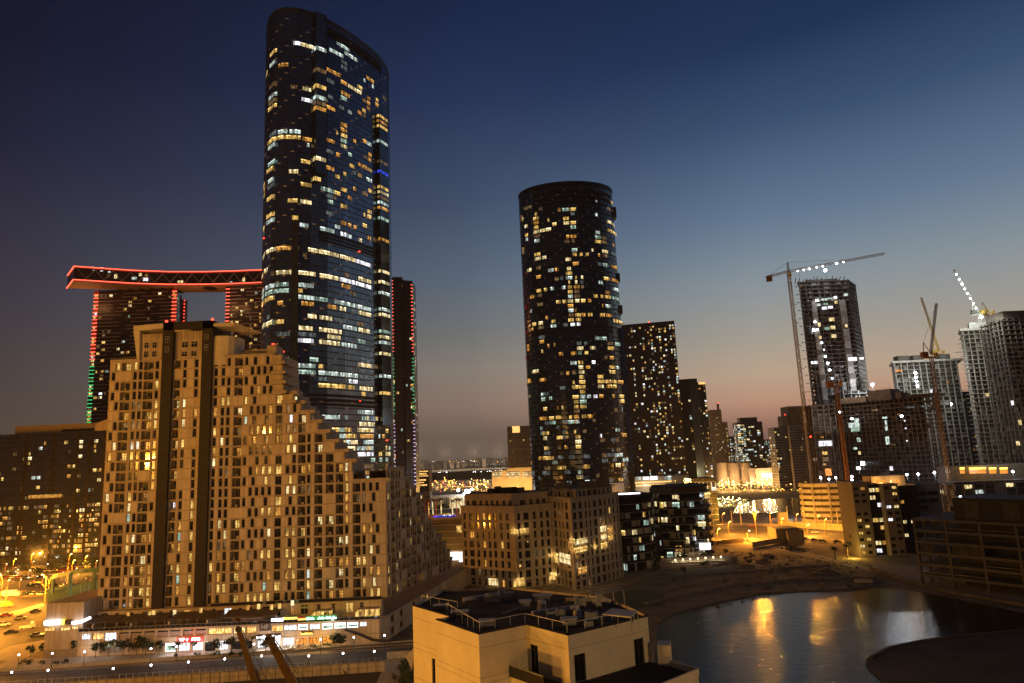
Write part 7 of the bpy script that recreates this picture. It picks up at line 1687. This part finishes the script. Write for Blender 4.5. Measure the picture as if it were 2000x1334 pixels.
# ------------------------------------------------------------------ cranes
def lattice(q, a, b_, w, m_, seg, cw=.16):
    a = V(a); b_ = V(b_); d = (b_-a); L = d.length; d.normalize(); up_ = V((0, 0, 1)) if abs(d.z) < .8 else V((0, 1, 0)); s_ = d.cross(up_).normalized()*w/2; t_ = d.cross(s_).normalized()*w/2; n = max(2, round(L/seg)); C = [s_+t_, s_-t_, -s_-t_, -s_+t_]
    for c in C: q.bar(a+c, b_+c, cw, m_)
    for k in range(n):
        p0 = a.lerp(b_, k/n); p1 = a.lerp(b_, (k+1)/n)
        for i in range(4):
            c0, c1 = C[i], C[(i+1) % 4]
            if k % 2: c0, c1 = c1, c0
            q.bar(p0+c0, p1+c1, cw*.7, m_); q.bar(p0+C[i], p0+C[(i+1) % 4], cw*.6, m_)
    return q
def hammer(label, base, ztop, tip, tail, mm, lightpx=(), w=2.2, Yl=None):
    base = V(base); t_ = Thing('tower_crane', label, 'crane', (base.x, base.y, 0)); top = V((base.x, base.y, ztop)); q = MB(); lattice(q, (base.x, base.y, 0), top, w, mm, 3.2, .42); t_.part('mast', q)
    q = MB(); lattice(q, top+V((0, 0, 1)), tip, 1.5, mm, 3.0, .2); t_.part('jib', q); q = MB(); lattice(q, top+V((0, 0, 1)), tail, 1.6, mm, 3.0, .25); t_.part('counter_jib', q)
    q = MB(); c = V(tail); q.box(c.x-2.2, c.x+2.2, c.y-1.5, c.y+1.5, c.z-4.5, c.z+.5, 'crane_orange'); t_.part('counterweight', q); q = MB(); ap = top+V((0, 0, 9)); lattice(q, top, ap, 1.2, mm, 2.5, .2); t_.part('apex', q)
    q = MB(); m_ = V(tip).lerp(top, .35); q.bar(ap, m_+V((0, 0, 1)), .15, 'steel'); q.bar(ap, c+V((0, 0, 1)), .15, 'steel'); t_.part('tie_rod', q); q = MB(); q.box(top.x-1.6, top.x+1.2, top.y-2.6, top.y-1, top.z-4, top.z-.8, 'crane_yellow'); t_.part('cab', q)
    return t_
mb = A(1559.5, 700, 575); top = A(1546, 532, 575); tip = A(1727, 486, 535); tail = A(1502, 541, 590)
tip.z = top.z+2; tail.z = top.z+1
tc1 = hammer('horizontal jib tower crane with a row of white lamps left of the tallest concrete tower', (mb.x, 575, 0), top.z, tip, tail, 'crane_white')
for k, px in enumerate((1563, 1575, 1586, 1600, 1612, 1638, 1651)):
    f = (px-1546)/(1727-1546); p = (V((mb.x, 575, top.z))).lerp(tip, f)+V((0, -1, -.6)); q = MB(); q.ball(p, .42+.1*(k % 3), 'bulb_cool', 8, 5); tc1.part('jib_lamp', q, smooth=True)
for y in (590, 627, 672, 718, 765):
    p = A(1555, y, 576); q = MB(); q.bar((mb.x, 576, p.z), (mb.x+9, 588, p.z), .5, 'steel'); tc1.part('tie_bar', q)
p = A(1562, 545, 568); q = MB(); q.bar(p+V((0, 0, 6)), p+V((0, 0, -6)), .15, 'steel'); q.box(p.x-.6, p.x+.6, p.y-.5, p.y+.5, p.z-7.5, p.z-6, 'crane_yellow'); tc1.part('hook_block', q)
lamp('jib_flood', A(1612, 520, 560), 30000, (.9, .95, 1), 1, spot=140, target=A(1620, 640, 590))
floodhead('brightest floodlight standing on the roof of the tallest concrete tower', 1612, 528, 588, 0, r=1.3, post=10)
def luffing(label, base, ztop, tip, mm, jm, Yb, cw='crane_orange', w=1.9, jw=1.2):
    base = V(base); t_ = Thing('tower_crane', label, 'crane', (base.x, base.y, base.z)); top = V((base.x, base.y, ztop)); q = MB(); lattice(q, base, top, w, mm, 3.0, .28); t_.part('mast', q); q = MB(); lattice(q, top+V((0, 0, 1.5)), tip, jw, jm, 2.6, .22); t_.part('jib', q)
    q = MB(); q.box(top.x-6.5, top.x-2.6, top.y-1.8, top.y+1.8, top.z-.8, top.z+3, cw); t_.part('counterweight', q); q = MB(); q.box(top.x-6.5, top.x+2.5, top.y-1.2, top.y+1.2, top.z-1.6, top.z-.8, mm); t_.part('slewing_deck', q)
    q = MB(); ap = top+V((-4, 0, 10)); q.bar(top+V((-5.5, 0, 0)), ap, .4, mm); q.bar(top+V((1, 0, 0)), ap, .35, mm); t_.part('a_frame', q); q = MB(); q.bar(ap, tip, .14, 'steel'); t_.part('pendant', q); q = MB(); q.box(top.x+1.6, top.x+3.4, top.y-2.8, top.y-1, top.z-.6, top.z+2, 'crane_yellow'); t_.part('cab', q); return t_
m1 = A(1841, 850, 490); m1t = A(1823, 695, 490); luffing('orange luffing crane with a steep grey jib in front of the pale grid building', (m1.x, 490, 0), m1t.z, A(1829, 592, 488), 'crane_orange', 'concrete_dark', 490)
m2 = A(1650, 890, 480); m2t = A(1634, 752, 480); luffing('orange luffing crane mast rising before the long dark block', (m2.x, 480, 0), m2t.z, A(1646, 745, 470), 'crane_orange', 'crane_orange', 480)
m3 = A(1826, 700, 620); luffing('pale yellow luffing crane on the pale grid building, its jib leaning left', (m3.x, 612, zb2+1.8), A(1826, 690, 612).z, A(1799, 581, 612), 'crane_yellow', 'crane_yellow', 612, cw='crane_yellow', w=1.8)
m4 = A(1917, 622, 570); t4 = luffing('crane whose leaning jib carries a row of eight dazzling white lamps', (m4.x, 572, ze+2.2), A(1917, 612, 572).z, A(1863, 527, 572), 'crane_white', 'crane_white', 572, cw='concrete_dark', w=1.6, jw=1.0)
for k in range(9):
    px, y = (1868+38.5*k/7, 536+66*k/7) if k < 8 else (1918, 619); p = A(px, y, 570); q = MB(); q.ball(p, .62+.08*(k % 3), 'bulb_cool', 8, 5); t4.part('jib_lamp', q, smooth=True)
lamp('jib_flood', A(1900, 590, 550), 60000, (.92, 1, .95), 1, spot=140, target=A(1925, 720, 575))
m5 = A(1934, 620, 575); luffing('tiny yellow crane on the roof right of the dazzling lamps', (m5.x, 576, ze+7), A(1934, 612, 575).z, A(1924, 599, 575), 'crane_yellow', 'crane_yellow', 576, cw='crane_yellow', w=1.0, jw=.7)

lamp('site_spot', A(1812, 690, 545), 90000, (1, .98, .84), 1, spot=125, target=A(1812, 800, 600))
lamp('site_spot', A(1912, 610, 512), 90000, (.98, 1, .86), 1, spot=125, target=A(1918, 760, 560))
lamp('site_spot', A(1960, 860, 470), 40000, (1, .86, .66), 1, spot=120, target=A(1940, 830, 560))
lamp('site_spot', A(1625, 840, 530), 26000, (1, .92, .8), 1, spot=110, target=A(1620, 680, 590))
lamp('site_spot', A(1740, 930, 480), 9000, (1, .8, .6), 1, spot=110, target=A(1740, 850, 545))
# ------------------------------------------------------------------ background towers
def darkroof(T, a, b_, z1): q = MB(); q.ball((a.x+(b_.x-a.x)*.55, a.y, z1+2), .9, 'bulb_red', 6, 4); q.bar((a.x+(b_.x-a.x)*.55, a.y, z1), (a.x+(b_.x-a.x)*.55, a.y, z1+2), .3, 'steel'); T.part('warning_light', q)
plain_tower('dark_residential_tower', 'wide dark residential tower with hundreds of small lights, right of the round tower', 1226, 1326, 632, 850, 'gate_wall', .20, dict(lit_warm=3, lit_cream=3, lit_cool=3, lit_white=2, lit_dim=3, lit_amber=1), mod=3.4, dep=26, extra=darkroof, pyr=800, band='far_wall', slant=-14, span=(.1, .75))
T = Thing('lit_arcade', 'bright white lit arcade at the foot of the wide dark residential tower', 'building', (A(1285, 940, 780).x, 790, 0)); x0, x1, za, zb_ = RC(1236, 930, 1346, 952, 780); q = MB(); q.box(x0, x1, 780, 800, 0, zb_, 'far_wall_pale'); T.part('wall', q)
for px0, px1, y0, y1, k in ((1243, 1254, 931, 937, 'lit_cool'), (1256, 1268, 931, 937, 'shop_white'), (1270, 1284, 930, 937, 'shop_white'), (1298, 1311, 930, 937, 'lit_cool'), (1240, 1312, 940, 943, 'shop_warm'), (1242, 1300, 946, 949, 'shop_warm'), (1314, 1320, 938, 942, 'lit_warm')): xx0, xx1, a_, b2 = RC(px0, y0, px1, y1, 779.8); T.part('window', window_cell(Fr((0, 779.8), (1, 0)), xx0, xx1, a_, b2, k, 4, d=0), label='bright lit shop window')
T.done(); lamp('arcade_light', A(1270, 950, 765), 16000, (1, .8, .5), 1)
plain_tower('dark_slab_tower', 'dark slab tower right of the wide dark one, left of a trio', 1327, 1352, 741, 930, 'gate_wall', .07, HOME, dep=24, pyr=840, slant=-6)
plain_tower('dark_slab_tower', 'blank dark middle slab of the trio with a glow at its foot', 1354, 1370, 739, 935, 'far_dark', .015, HOME, dep=24, pyr=840, mull=False)
plain_tower('dark_slab_tower', 'right slab of the trio with a lit yellow crown', 1371, 1387, 746, 940, 'gate_wall', .16, HOME, dep=24, pyr=840, slant=3, extra=lambda T, a, b_, z1: T.part('lit_crown', MB().box(a.x+1, b_.x-1, a.y-.4, a.y, z1-3, z1, 'shop_warm'), label='glowing yellow crown'))
q = A(1365, 925, 925); lamp('foot_glow', q, 18000, (1, .95, .45), 1)
def spire(T, a, b_, z1): q = MB(); x = a.x+(b_.x-a.x)*.8; q.box(x-2.2, x+1.2, a.y, a.y+4, z1, z1+11, 'far_wall_pale'); T.part('spire', q); q = MB(); q.ball((x, a.y, z1+12), 1, 'bulb_red', 6, 4); T.part('warning_light', q)
plain_tower('pale_tower', 'pale slim tower with a stepped spire near the silos', 1392, 1414, 800, 1250, 'far_wall_pale', .12, HOME, dep=24, extra=spire, pyr=860, span=(.3, .6), band='far_wall_pale')
plain_tower('pale_tower', 'lower half of the pale slim tower pair with dark window strips', 1415, 1424, 824, 1255, 'far_wall_pale', .2, HOME, dep=20, pyr=860, span=(.2, .5))
plain_tower('office_tower', 'dark office tower with bright horizontal lit bands above the silos', 1442, 1492, 824, 1350, 'far_dark', .30, OFFICE, fh=4.0, mod=5.5, dep=26, pyr=860, span=(0, 1), extra=lambda T, a, b_, z1: T.part('roof_storey', MB().box(a.x+8, b_.x-8, a.y+3, a.y+20, z1, z1+9, 'far_dark')))
plain_tower('residential_block', 'dark residential block with pale floor lines, left of the twin by the channel', 1516, 1546, 834, 900, 'far_dark', .10, HOME, fh=3.4, dep=22, pyr=880, band='far_wall_pale', bandh=.8)
plain_tower('residential_block', 'pale residential block with regular rows, right of the twin by the channel', 1546, 1592, 828, 890, 'far_wall_pale', .05, HOME, fh=3.4, dep=22, pyr=880, span=(.2, .8), band='far_wall', bandh=1.1)
plain_tower('dark_background_tower', 'plain dark tower rising behind the twin blocks', 1540, 1570, 793, 1150, 'far_wall', .01, HOME, dep=30, pyr=820, mull=False); plain_tower('dark_background_tower', 'small dark tower with a red light behind the twin blocks', 1530, 1540, 812, 1140, 'far_wall', .02, HOME, dep=22, pyr=830, mull=False, extra=darkroof)
plain_tower('hazy_tower', 'hazy grey tower full of tiny lights left of the office tower', 1424, 1444, 852, 2300, 'far_wall', .35, OFFICE, fh=5, mod=6, dep=30, pyr=880); plain_tower('hazy_tower', 'hazy low tower between the office tower and the twin blocks', 1497, 1510, 858, 2500, 'far_wall', .3, OFFICE, fh=5, mod=7, dep=30, pyr=880)
plain_tower('hazy_block', 'pale hazy block just right of the office tower', 1493, 1502, 872, 2100, 'far_wall_pale', .1, OFFICE, fh=5, mod=7, dep=30, pyr=885)
# lattice fronted tower left of the round tower
def lat(T, a, b_, z1):
    F = Fr((a.x, a.y), (1, 0)); L = b_.x-a.x; r_ = random.Random(2)
    for j in range(6):
        z = 14+j*14
        if z+13 > z1: break
        q = MB(); q.fbox(F, 0, L, .06, .5, z-.5, z+.5, 'far_wall_pale')
        for k in (.2, .22, .6, .74, .78): q.fbox(F, L*k, L*k+.6, .06, .5, z, z+12, 'far_wall_pale')
        for k in range(4): q.fbox(F, L*.24, L*.58, .06, .3, z+2+k*2.8, z+2.4+k*2.8, 'far_wall_pale')
        T.part('facade_grid', q)
    q = MB(); q.fbox(F, L*.2, L*.48, .1, .6, z1-12, z1, 'shop_warm'); T.part('lit_crown', q, label='warm lit crown opening')
plain_tower('grid_front_tower', 'brown tower with a pale grid front and lit crown left of the round tower', 992, 1044, 832, 1300, 'far_wall', .01, HOME, fh=3.4, dep=24, pyr=880, extra=lat, mull=False, band='far_wall_pale', bandh=.7)
T = Thing('beige_centre', 'wide beige lit building with a name board below the grid front tower', 'building', (A(1003, 935, 1000).x, 1010, 0)); x0, x1, za, zb_ = RC(961, 918, 1046, 958, 1000); q = MB(); q.box(x0, x1, 1000, 1030, 0, zb_, 'far_wall_pale'); q.box(x0+22, x1, 999, 1000, zb_-1, zb_+3, 'far_wall_pale'); T.part('wall', q)
for px0, px1 in ((963, 980), (989, 1015), (1021, 1038)):
    for y in (923, 927, 931): xx0, xx1, a_, b2 = RC(px0, y-1.1, px1, y+1.1, 999.6); T.part('window', window_cell(Fr((0, 998.8), (1, 0)), xx0, xx1, a_, b2, 'lit_cream', 8, d=0, bw=.4), label='strip of lit windows')
T.done()
for px in (970, 1010, 1040): lamp('wall_flood', A(px, 950, 975), 60000, (1, .52, .12), 1)
T = Thing('lit_office_block', 'low office block striped with bright lit floors right of the gateway tower', 'office building', (A(818, 935, 900).x, 905, 0)); x0, x1, za, zb_ = RC(796, 918, 838, 958, 900); q = MB(); q.box(x0, x1, 900, 930, 0, zb_, 'far_wall'); T.part('wall', q)
for y, h, px1 in ((921, 2, 836), (926, 2.4, 833), (930, 1.6, 836), (938, 2.8, 832), (943, 2, 828), (948, 2.4, 834)): xx0, xx1, a_, b2 = RC(798, y-h/2, px1, y+h/2, 899.5); T.part('lit_floor', window_cell(Fr((0, 899.5), (1, 0)), xx0, xx1, a_, b2, 'shop_warm', 9, d=0, bw=.5), label='band of bright office windows')
T.done()
# silos
for i, (p0, p1) in enumerate(((1399, 1421), (1423, 1445), (1447, 1468))):
    a, b_ = A(p0, 930, 1100), A(p1, 930, 1100); zt = A((p0+p1)/2, 904, 1100).z; r = (b_.x-a.x)/2; t_ = Thing('silo', '%s of three pale concrete silos in a row' % ['left', 'middle', 'right'][i], 'silo', ((a.x+b_.x)/2, 1100, 0), 'three silos'); q = MB(); q.tube(((a.x+b_.x)/2, 1100, 0), ((a.x+b_.x)/2, 1100, zt), r, 'silo', r, 28); t_.part('drum', q, smooth=False); q = MB(); q.tube(((a.x+b_.x)/2, 1100, zt), ((a.x+b_.x)/2, 1100, zt+1.4), r*1.03, 'far_wall_pale', r*.8, 28); t_.part('cap', q)
for px in (1410, 1434, 1458): lamp('silo_flood', A(px, 944, 1070), 38000, (1, .55, .22), 1)
T = Thing('lit_warehouse', 'pale warehouse with a glaring lit gate right of the silos', 'warehouse', (A(1498, 925, 1050).x, 1060, 0)); x0, x1, za, zb_ = RC(1476, 914, 1514, 938, 1050); q = MB(); q.box(x0, x1, 1050, 1080, 0, zb_, 'far_wall_pale'); T.part('wall', q); xx0, xx1, a_, b2 = RC(1488, 924, 1508, 932, 1049); q = MB(); q.box(xx0, xx1, 1049, 1049.8, a_, b2, 'shop_white'); T.part('gate', q, label='glaring lit gate'); T.done()
lamp('gate_flood', A(1498, 930, 1035), 30000, (1, .8, .45), 1)
# green glass block beside the balcony building
T = plain_tower('glass_block', 'low green glass block with vertical lit fins behind the balcony building', 1352, 1400, 934, 520, 'tower_glass', .12, OFFICE, fh=4, mod=4.5, dep=24, pyr=960, band='concrete')
for k in range(6):
    p = A(1358+k*8, 950, 519); q = MB(); q.box(p.x-.25, p.x+.25, 518.8, 519.2, p.z-3, p.z+3, 'lit_cream'); q.parentx = None; o = q.build('lit_fin', T.r)
# mangrove belt and far shore town
q = MB(); r_ = random.Random(6)
a = A(842, 913, 2300); b_ = A(990, 908, 2300); n = 60
for k in range(n):
    f0, f1 = k/n, (k+1)/n; xa_, xb_ = a.x+(b_.x-a.x)*f0, a.x+(b_.x-a.x)*f1; q.box(xa_, xb_, 2000+r_.uniform(0, 30), 3400, 0, r_.uniform(21, 23.5), 'mangrove')
o = q.build('mangrove_belt'); tag(o, 'long dark belt of mangrove trees behind the lit roads', 'mangrove'); o['kind'] = 'stuff'
gl = 'low distant town blocks along the horizon left of the round tower'
for i in range(46):
    px = 806+i*4.1+r_.uniform(-1.9, 1.9); Y_ = r_.uniform(2600, 4600); w_ = r_.uniform(4, 11); yt = 904-r_.uniform(0, 4.5)-(6 if 925 < px < 985 else 0)
    a = A(px, yt, Y_); b_ = A(px+w_, yt, Y_); mat_ = r_.choice(['far_wall', 'far_wall_pale', 'far_wall_pale']); q = MB(); q.box(a.x, b_.x, Y_, Y_+60, 0, max(12, a.z), mat_); fhh = 12
    for k in range(int(w_*1.3)): xx = a.x+(b_.x-a.x)*r_.random(); zz = r_.uniform(.15, .92)*max(12, a.z); s_ = Y_/F_*.7; q.box(xx, xx+s_*r_.uniform(.7, 1.8), Y_-2, Y_-1, zz, zz+s_, r_.choice(['lit_warm', 'lit_amber', 'lit_cream', 'lit_white', 'lit_cool']))
    o = q.build('distant_building'); tag(o, 'tiny distant block on the horizon left of the round tower, %s from the left' % ordn(i), 'building', gl)
for i in range(26):
    px = 1398+i*7.2; 
    if 1512 < px < 1590: continue
    Y_ = r_.uniform(1500, 3200); w_ = r_.uniform(5, 12); yt = 897-r_.uniform(0, 14); a = A(px, yt, Y_); b_ = A(px+w_, yt, Y_); q = MB(); q.box(a.x, b_.x, Y_, Y_+40, 0, max(8, a.z), r_.choice(['far_wall', 'far_wall_pale']))
    for k in range(9): xx = a.x+(b_.x-a.x)*r_.random(); zz = r_.uniform(.15, .9)*max(8, a.z); s_ = Y_/F_*.8; q.box(xx, xx+s_*r_.uniform(.7, 2), Y_-2, Y_-1, zz, zz+s_, r_.choice(['lit_warm', 'lit_amber', 'lit_cream', 'lit_white']))
    o = q.build('distant_building'); tag(o, 'tiny distant block around the silos, %s from the left' % ordn(i), 'building', 'distant blocks round the silos')
# far street lights: pole and head, one thing each
def far_lamps(label, group, L_, h, r, m_='bulb_sodium', energy=0, col=(1, .5, .12), every=4):
    for i, (px, y) in enumerate(sorted(L_)):
        p = G(px, y); q = MB(); q.tube(p, p+V((0, 0, h)), r*.25, 'frame_light', r*.2, 4); q.ball(p+V((0, 0, h+r*.5)), r, m_ if not isinstance(m_, list) else r_.choice(m_), 6, 4); o = q.build('street_light'); tag(o, label+', %s from the left' % ordn(i), 'street light', group)
        if energy and i % every == 0: lamp('bulb', p+V((0, -3, h*.8)), energy, col, .8)
L_ = [(r_.uniform(800, 960), r_.uniform(938, 962)) for _ in range(34)]
far_lamps('tiny amber street light right of the gateway tower', 'far street lights left of the round tower', L_, 9, .75, ['bulb_sodium', 'bulb_warm', 'bulb_amber'], 45000, every=4)
L_ = [(965+i*9+r_.uniform(-2, 2), 961+r_.uniform(-3, 3)) for i in range(10)]
far_lamps('amber street light in front of the wide beige building', 'street lights before the beige building', L_, 12, .9, 'bulb_sodium', 12000, every=3)
L_ = [(r_.uniform(800, 985), r_.uniform(902.5, 906)) for _ in range(42)]
far_lamps('tiny far shore light under the horizon', 'far shore lights', L_, 25, 2.8, ['bulb_sodium', 'bulb_warm', 'bulb_white', 'bulb_amber'])
L_ = [(r_.uniform(1400, 1560), r_.uniform(944, 962)) for _ in range(34)]
far_lamps('amber street light on the roads around the silos', 'street lights round the silos', L_, 9, .7, ['bulb_sodium', 'bulb_sodium', 'bulb_warm'], 45000, every=4)
L_ = [(r_.uniform(1398, 1448), r_.uniform(976, 990)) for _ in range(26)]
far_lamps('small yellow lamp of the waterside garden', 'lamps of the waterside garden', L_, 3, .42, 'bulb_warm', 1300, (1, .75, .25), every=3)
L_ = [(r_.uniform(850, 985), r_.uniform(934, 939)) for _ in range(24)]
far_lamps('thin light pole before the mangrove belt', 'poles before the mangrove belt', L_, 22, .6, 'bulb_white')
L_ = [(1885+r_.uniform(0, 50), r_.uniform(925, 931)) for _ in range(8)]
far_lamps('small orange light behind the right edge towers', 'lights behind the right edge towers', L_, 12, .8, 'bulb_sodium')
# ------------------------------------------------------------------ unseen lamps: sodium floods outside the frame, and added fill
lamp('sodium_mast', (-200, 95, 62), 370000, (1, .42, .05), 2.0)
lamp('sodium_mast', (-150, 60, 75), 190000, (1, .44, .07), 2.0)
lamp('sodium_mast', (-70, 28, 30), 50000, (1, .46, .08), 1.5)
lamp('sodium_mast', (-34, 36, 16), 30000, (1, .42, .04), 1.0)
lamp('site_fill', (46, 4, 43.5), 34000, (1, .58, .22), 1.5)  # unseen lamp added to brighten the near building's right-hand walls
lamp('site_fill', (60, 150, 18), 4000, (1, .7, .4), 1.5)

# ------------------------------------------------------------------ air
hz = bpy.data.materials.new('haze'); hz.use_nodes = True; ht = hz.node_tree; ht.nodes.clear(); ho = ht.nodes.new('ShaderNodeOutputMaterial'); hv = ht.nodes.new('ShaderNodeVolumePrincipled')
hv.inputs['Color'].default_value = (.80, .78, .78, 1); hv.inputs['Density'].default_value = .00005; hv.inputs['Anisotropy'].default_value = .3
ht.links.new(hv.outputs[0], ho.inputs['Volume']); MT['haze'] = hz
q = MB(); q.box(-9000, 9000, -500, 9000, -1, 360, 'haze'); hb = q.build('haze'); hb['kind'] = 'stuff'
cy.volume_step_rate = 10; cy.volume_max_steps = 16

def carpet(name, label, x0, x1, y0, y1, n, s0, s1, mats, hmax):
    q = MB()
    for k in range(n):
        p = G(r_.uniform(x0, x1), r_.uniform(y0, y1)); s_ = p.y/F_*r_.uniform(s0, s1); z = r_.uniform(1, hmax); q.box(p.x, p.x+s_*r_.uniform(1, 2.4), p.y, p.y+s_, z, z+s_, r_.choice(mats))
    o = q.build(name); tag(o, label, 'city lights'); o['kind'] = 'stuff'
carpet('town_lights', 'carpet of tiny town lights on the far shore left of the round tower', 802, 990, 901.5, 911, 330, .5, 1.1, ['lit_warm', 'lit_amber', 'lit_cream', 'neon_white', 'bulb_amber', 'neon_orange', 'lit_cool'], 22)
carpet('town_lights', 'carpet of lights on the roads between the mangroves and the shopping hall', 800, 965, 940, 962, 200, .6, 1.3, ['lit_warm', 'neon_orange', 'lit_cream', 'bulb_amber', 'led_red', 'neon_yellow'], 3)
carpet('town_lights', 'carpet of amber lights on the roads round the silos', 1398, 1600, 938, 962, 260, .6, 1.3, ['lit_warm', 'neon_orange', 'lit_cream', 'bulb_amber', 'led_red', 'neon_yellow'], 3)
carpet('town_lights', 'carpet of far lights between the towers at the right horizon', 1415, 1560, 885, 915, 130, .5, 1.1, ['lit_warm', 'lit_amber', 'lit_cream', 'neon_white', 'neon_orange'], 30)
carpet('town_lights', 'scattered lamps glowing in the garden spit behind the balcony building', 1396, 1460, 976, 994, 110, .6, 1.2, ['lit_warm', 'neon_yellow', 'lit_cream', 'bulb_warm'], 2)
carpet('town_lights', 'scattered headlamps and lights in the car park at the left', -5, 192, 1098, 1150, 70, .5, 1.0, ['lit_warm', 'neon_white', 'lit_cream', 'bulb_amber', 'led_red', 'lit_cool'], 1.5)
lamp('plot_fill', (2, 150, 30), 24000, (1, .58, .24), 1.5)  # unseen lamps added to brighten the apartment block and its wing
lamp('plot_fill', (-60, 150, 20), 5000, (1, .58, .26), 1.5)

# ------------------------------------------------------------------ rough ground of the plots
def scatter(name, label, cat, quad, n, s0, s1, m_, seed):
    r2 = random.Random(seed); q = MB()
    for k in range(n):
        a = quad[0].lerp(quad[1], r2.random()); b_ = quad[3].lerp(quad[2], r2.random()); p = a.lerp(b_, r2.random()); s_ = r2.uniform(s0, s1)*(3 if r2.random() < .06 else 1)
        c = [V((p.x+s_*x*r2.uniform(.6, 1.2), p.y+s_*y*r2.uniform(.6, 1.2), z*s_*r2.uniform(.4, .9))) for x, y, z in ((-1, -1, 0), (1, -1, 0), (1, 1, 0), (-1, 1, 0), (-.5, -.5, 1), (.5, -.5, 1), (.5, .5, 1), (-.5, .5, 1))]
        q.hexa(c, m_)
    o = q.build(name); tag(o, label, cat); o['kind'] = 'stuff'
scatter('rubble', 'stones and rubble lying on the sand between road and lagoon', 'rubble', gp((1410, 1075), (1690, 1095), (1700, 1145), (1300, 1150)), 700, .15, .45, 'sand', 1)
scatter('rubble', 'stones along the lagoon shore', 'rubble', gp((1290, 1195), (1560, 1148), (1560, 1156), (1300, 1208)), 300, .1, .3, 'beach', 2)
scatter('scrub', 'dark weeds scattered over the sand plots at the right', 'scrub', gp((1400, 1070), (1720, 1100), (1740, 1150), (1240, 1165)), 170, .2, .5, 'leaf', 3)
scatter('rubble', 'clods on the dark building plot behind the hoarding', 'rubble', gp((400, 1322), (700, 1318), (740, 1380), (300, 1380)), 300, .08, .25, 'dark_soil', 4)
scatter('rubble', 'rocks on the dark spit of land at the lower right', 'rubble', gp((1720, 1285), (1990, 1240), (2050, 1330), (1760, 1334)), 260, .1, .3, 'dark_soil', 5)
for pts_ in (((1460, 1056), (1520, 1082), (1600, 1110), (1660, 1128)), ((1400, 1092), (1480, 1100), (1580, 1122), (1700, 1120)), ((1330, 1150), (1440, 1130), (1560, 1122), (1700, 1128))):
    P2 = gp(*pts_); q = MB()
    for off in (-1.1, 1.1):
        for i in range(len(P2)-1):
            a, b_ = P2[i], P2[i+1]; d = (b_-a).normalized(); n_ = V((-d.y, d.x, 0)); c = n_*off; w = n_*.35; q.face([a+c-w+V((0, 0, .02)), b_+c-w+V((0, 0, .02)), b_+c+w+V((0, 0, .02)), a+c+w+V((0, 0, .02))], 'dark_soil')
    struct(q, 'tyre_tracks')
# dirt heaps
r3 = random.Random(12)
for i, (px, y, w_, h_, lb) in enumerate([(1455, 1108, 5, 1.6, 'low sand heap before the lit terrace'), (1530, 1112, 4, 1.3, 'small sand heap in the middle of the plot'), (1610, 1118, 6, 1.5, 'long sand heap near the beach'), (1700, 1130, 4, 1.2, 'dirt heap beside the quay path'), (1500, 1086, 3.5, 1.2, 'dirt heap beside the sandy footpath')]):
    p = G(px, y); q = MB(); rings = 5; N = 14; prev = None
    for j in range(rings+1):
        f = j/rings; ring = [(p.x+w_*(1-f)*cos(k*2*pi/N)*r3.uniform(.85, 1.15), p.y+w_*.8*(1-f)*sin(k*2*pi/N)*r3.uniform(.85, 1.15), h_*sin(f*pi/2)) for k in range(N)]
        if prev:
            for k in range(N): q.face([prev[k], prev[(k+1) % N], ring[(k+1) % N], ring[k]], 'sand')
        prev = ring
    o = q.build('sand_heap'); tag(o, lb, 'sand heap')

for px in (815, 870, 925, 975): lamp('town_fill', A(px, 900, 2350)+V((0, 0, 30)), 1100000, (1, .68, .42), 5)  # unseen lamps added to brighten the far town blocks
for i, (px, y, m_, lb) in enumerate([(8, 1222, 'car_white', 'white car at the left edge just above the dark car'), (40, 1209, 'car_grey', 'grey car on the bright road above the pickup'), (70, 1196, 'car_dark', 'dark car at the right side of the bright road'), (12, 1204, 'car_red', 'red car behind the white car at the left edge'), (72, 1243, 'car_grey', 'grey car parked beside the windowless block')]): car(lb, G(px, y), .4, m_)
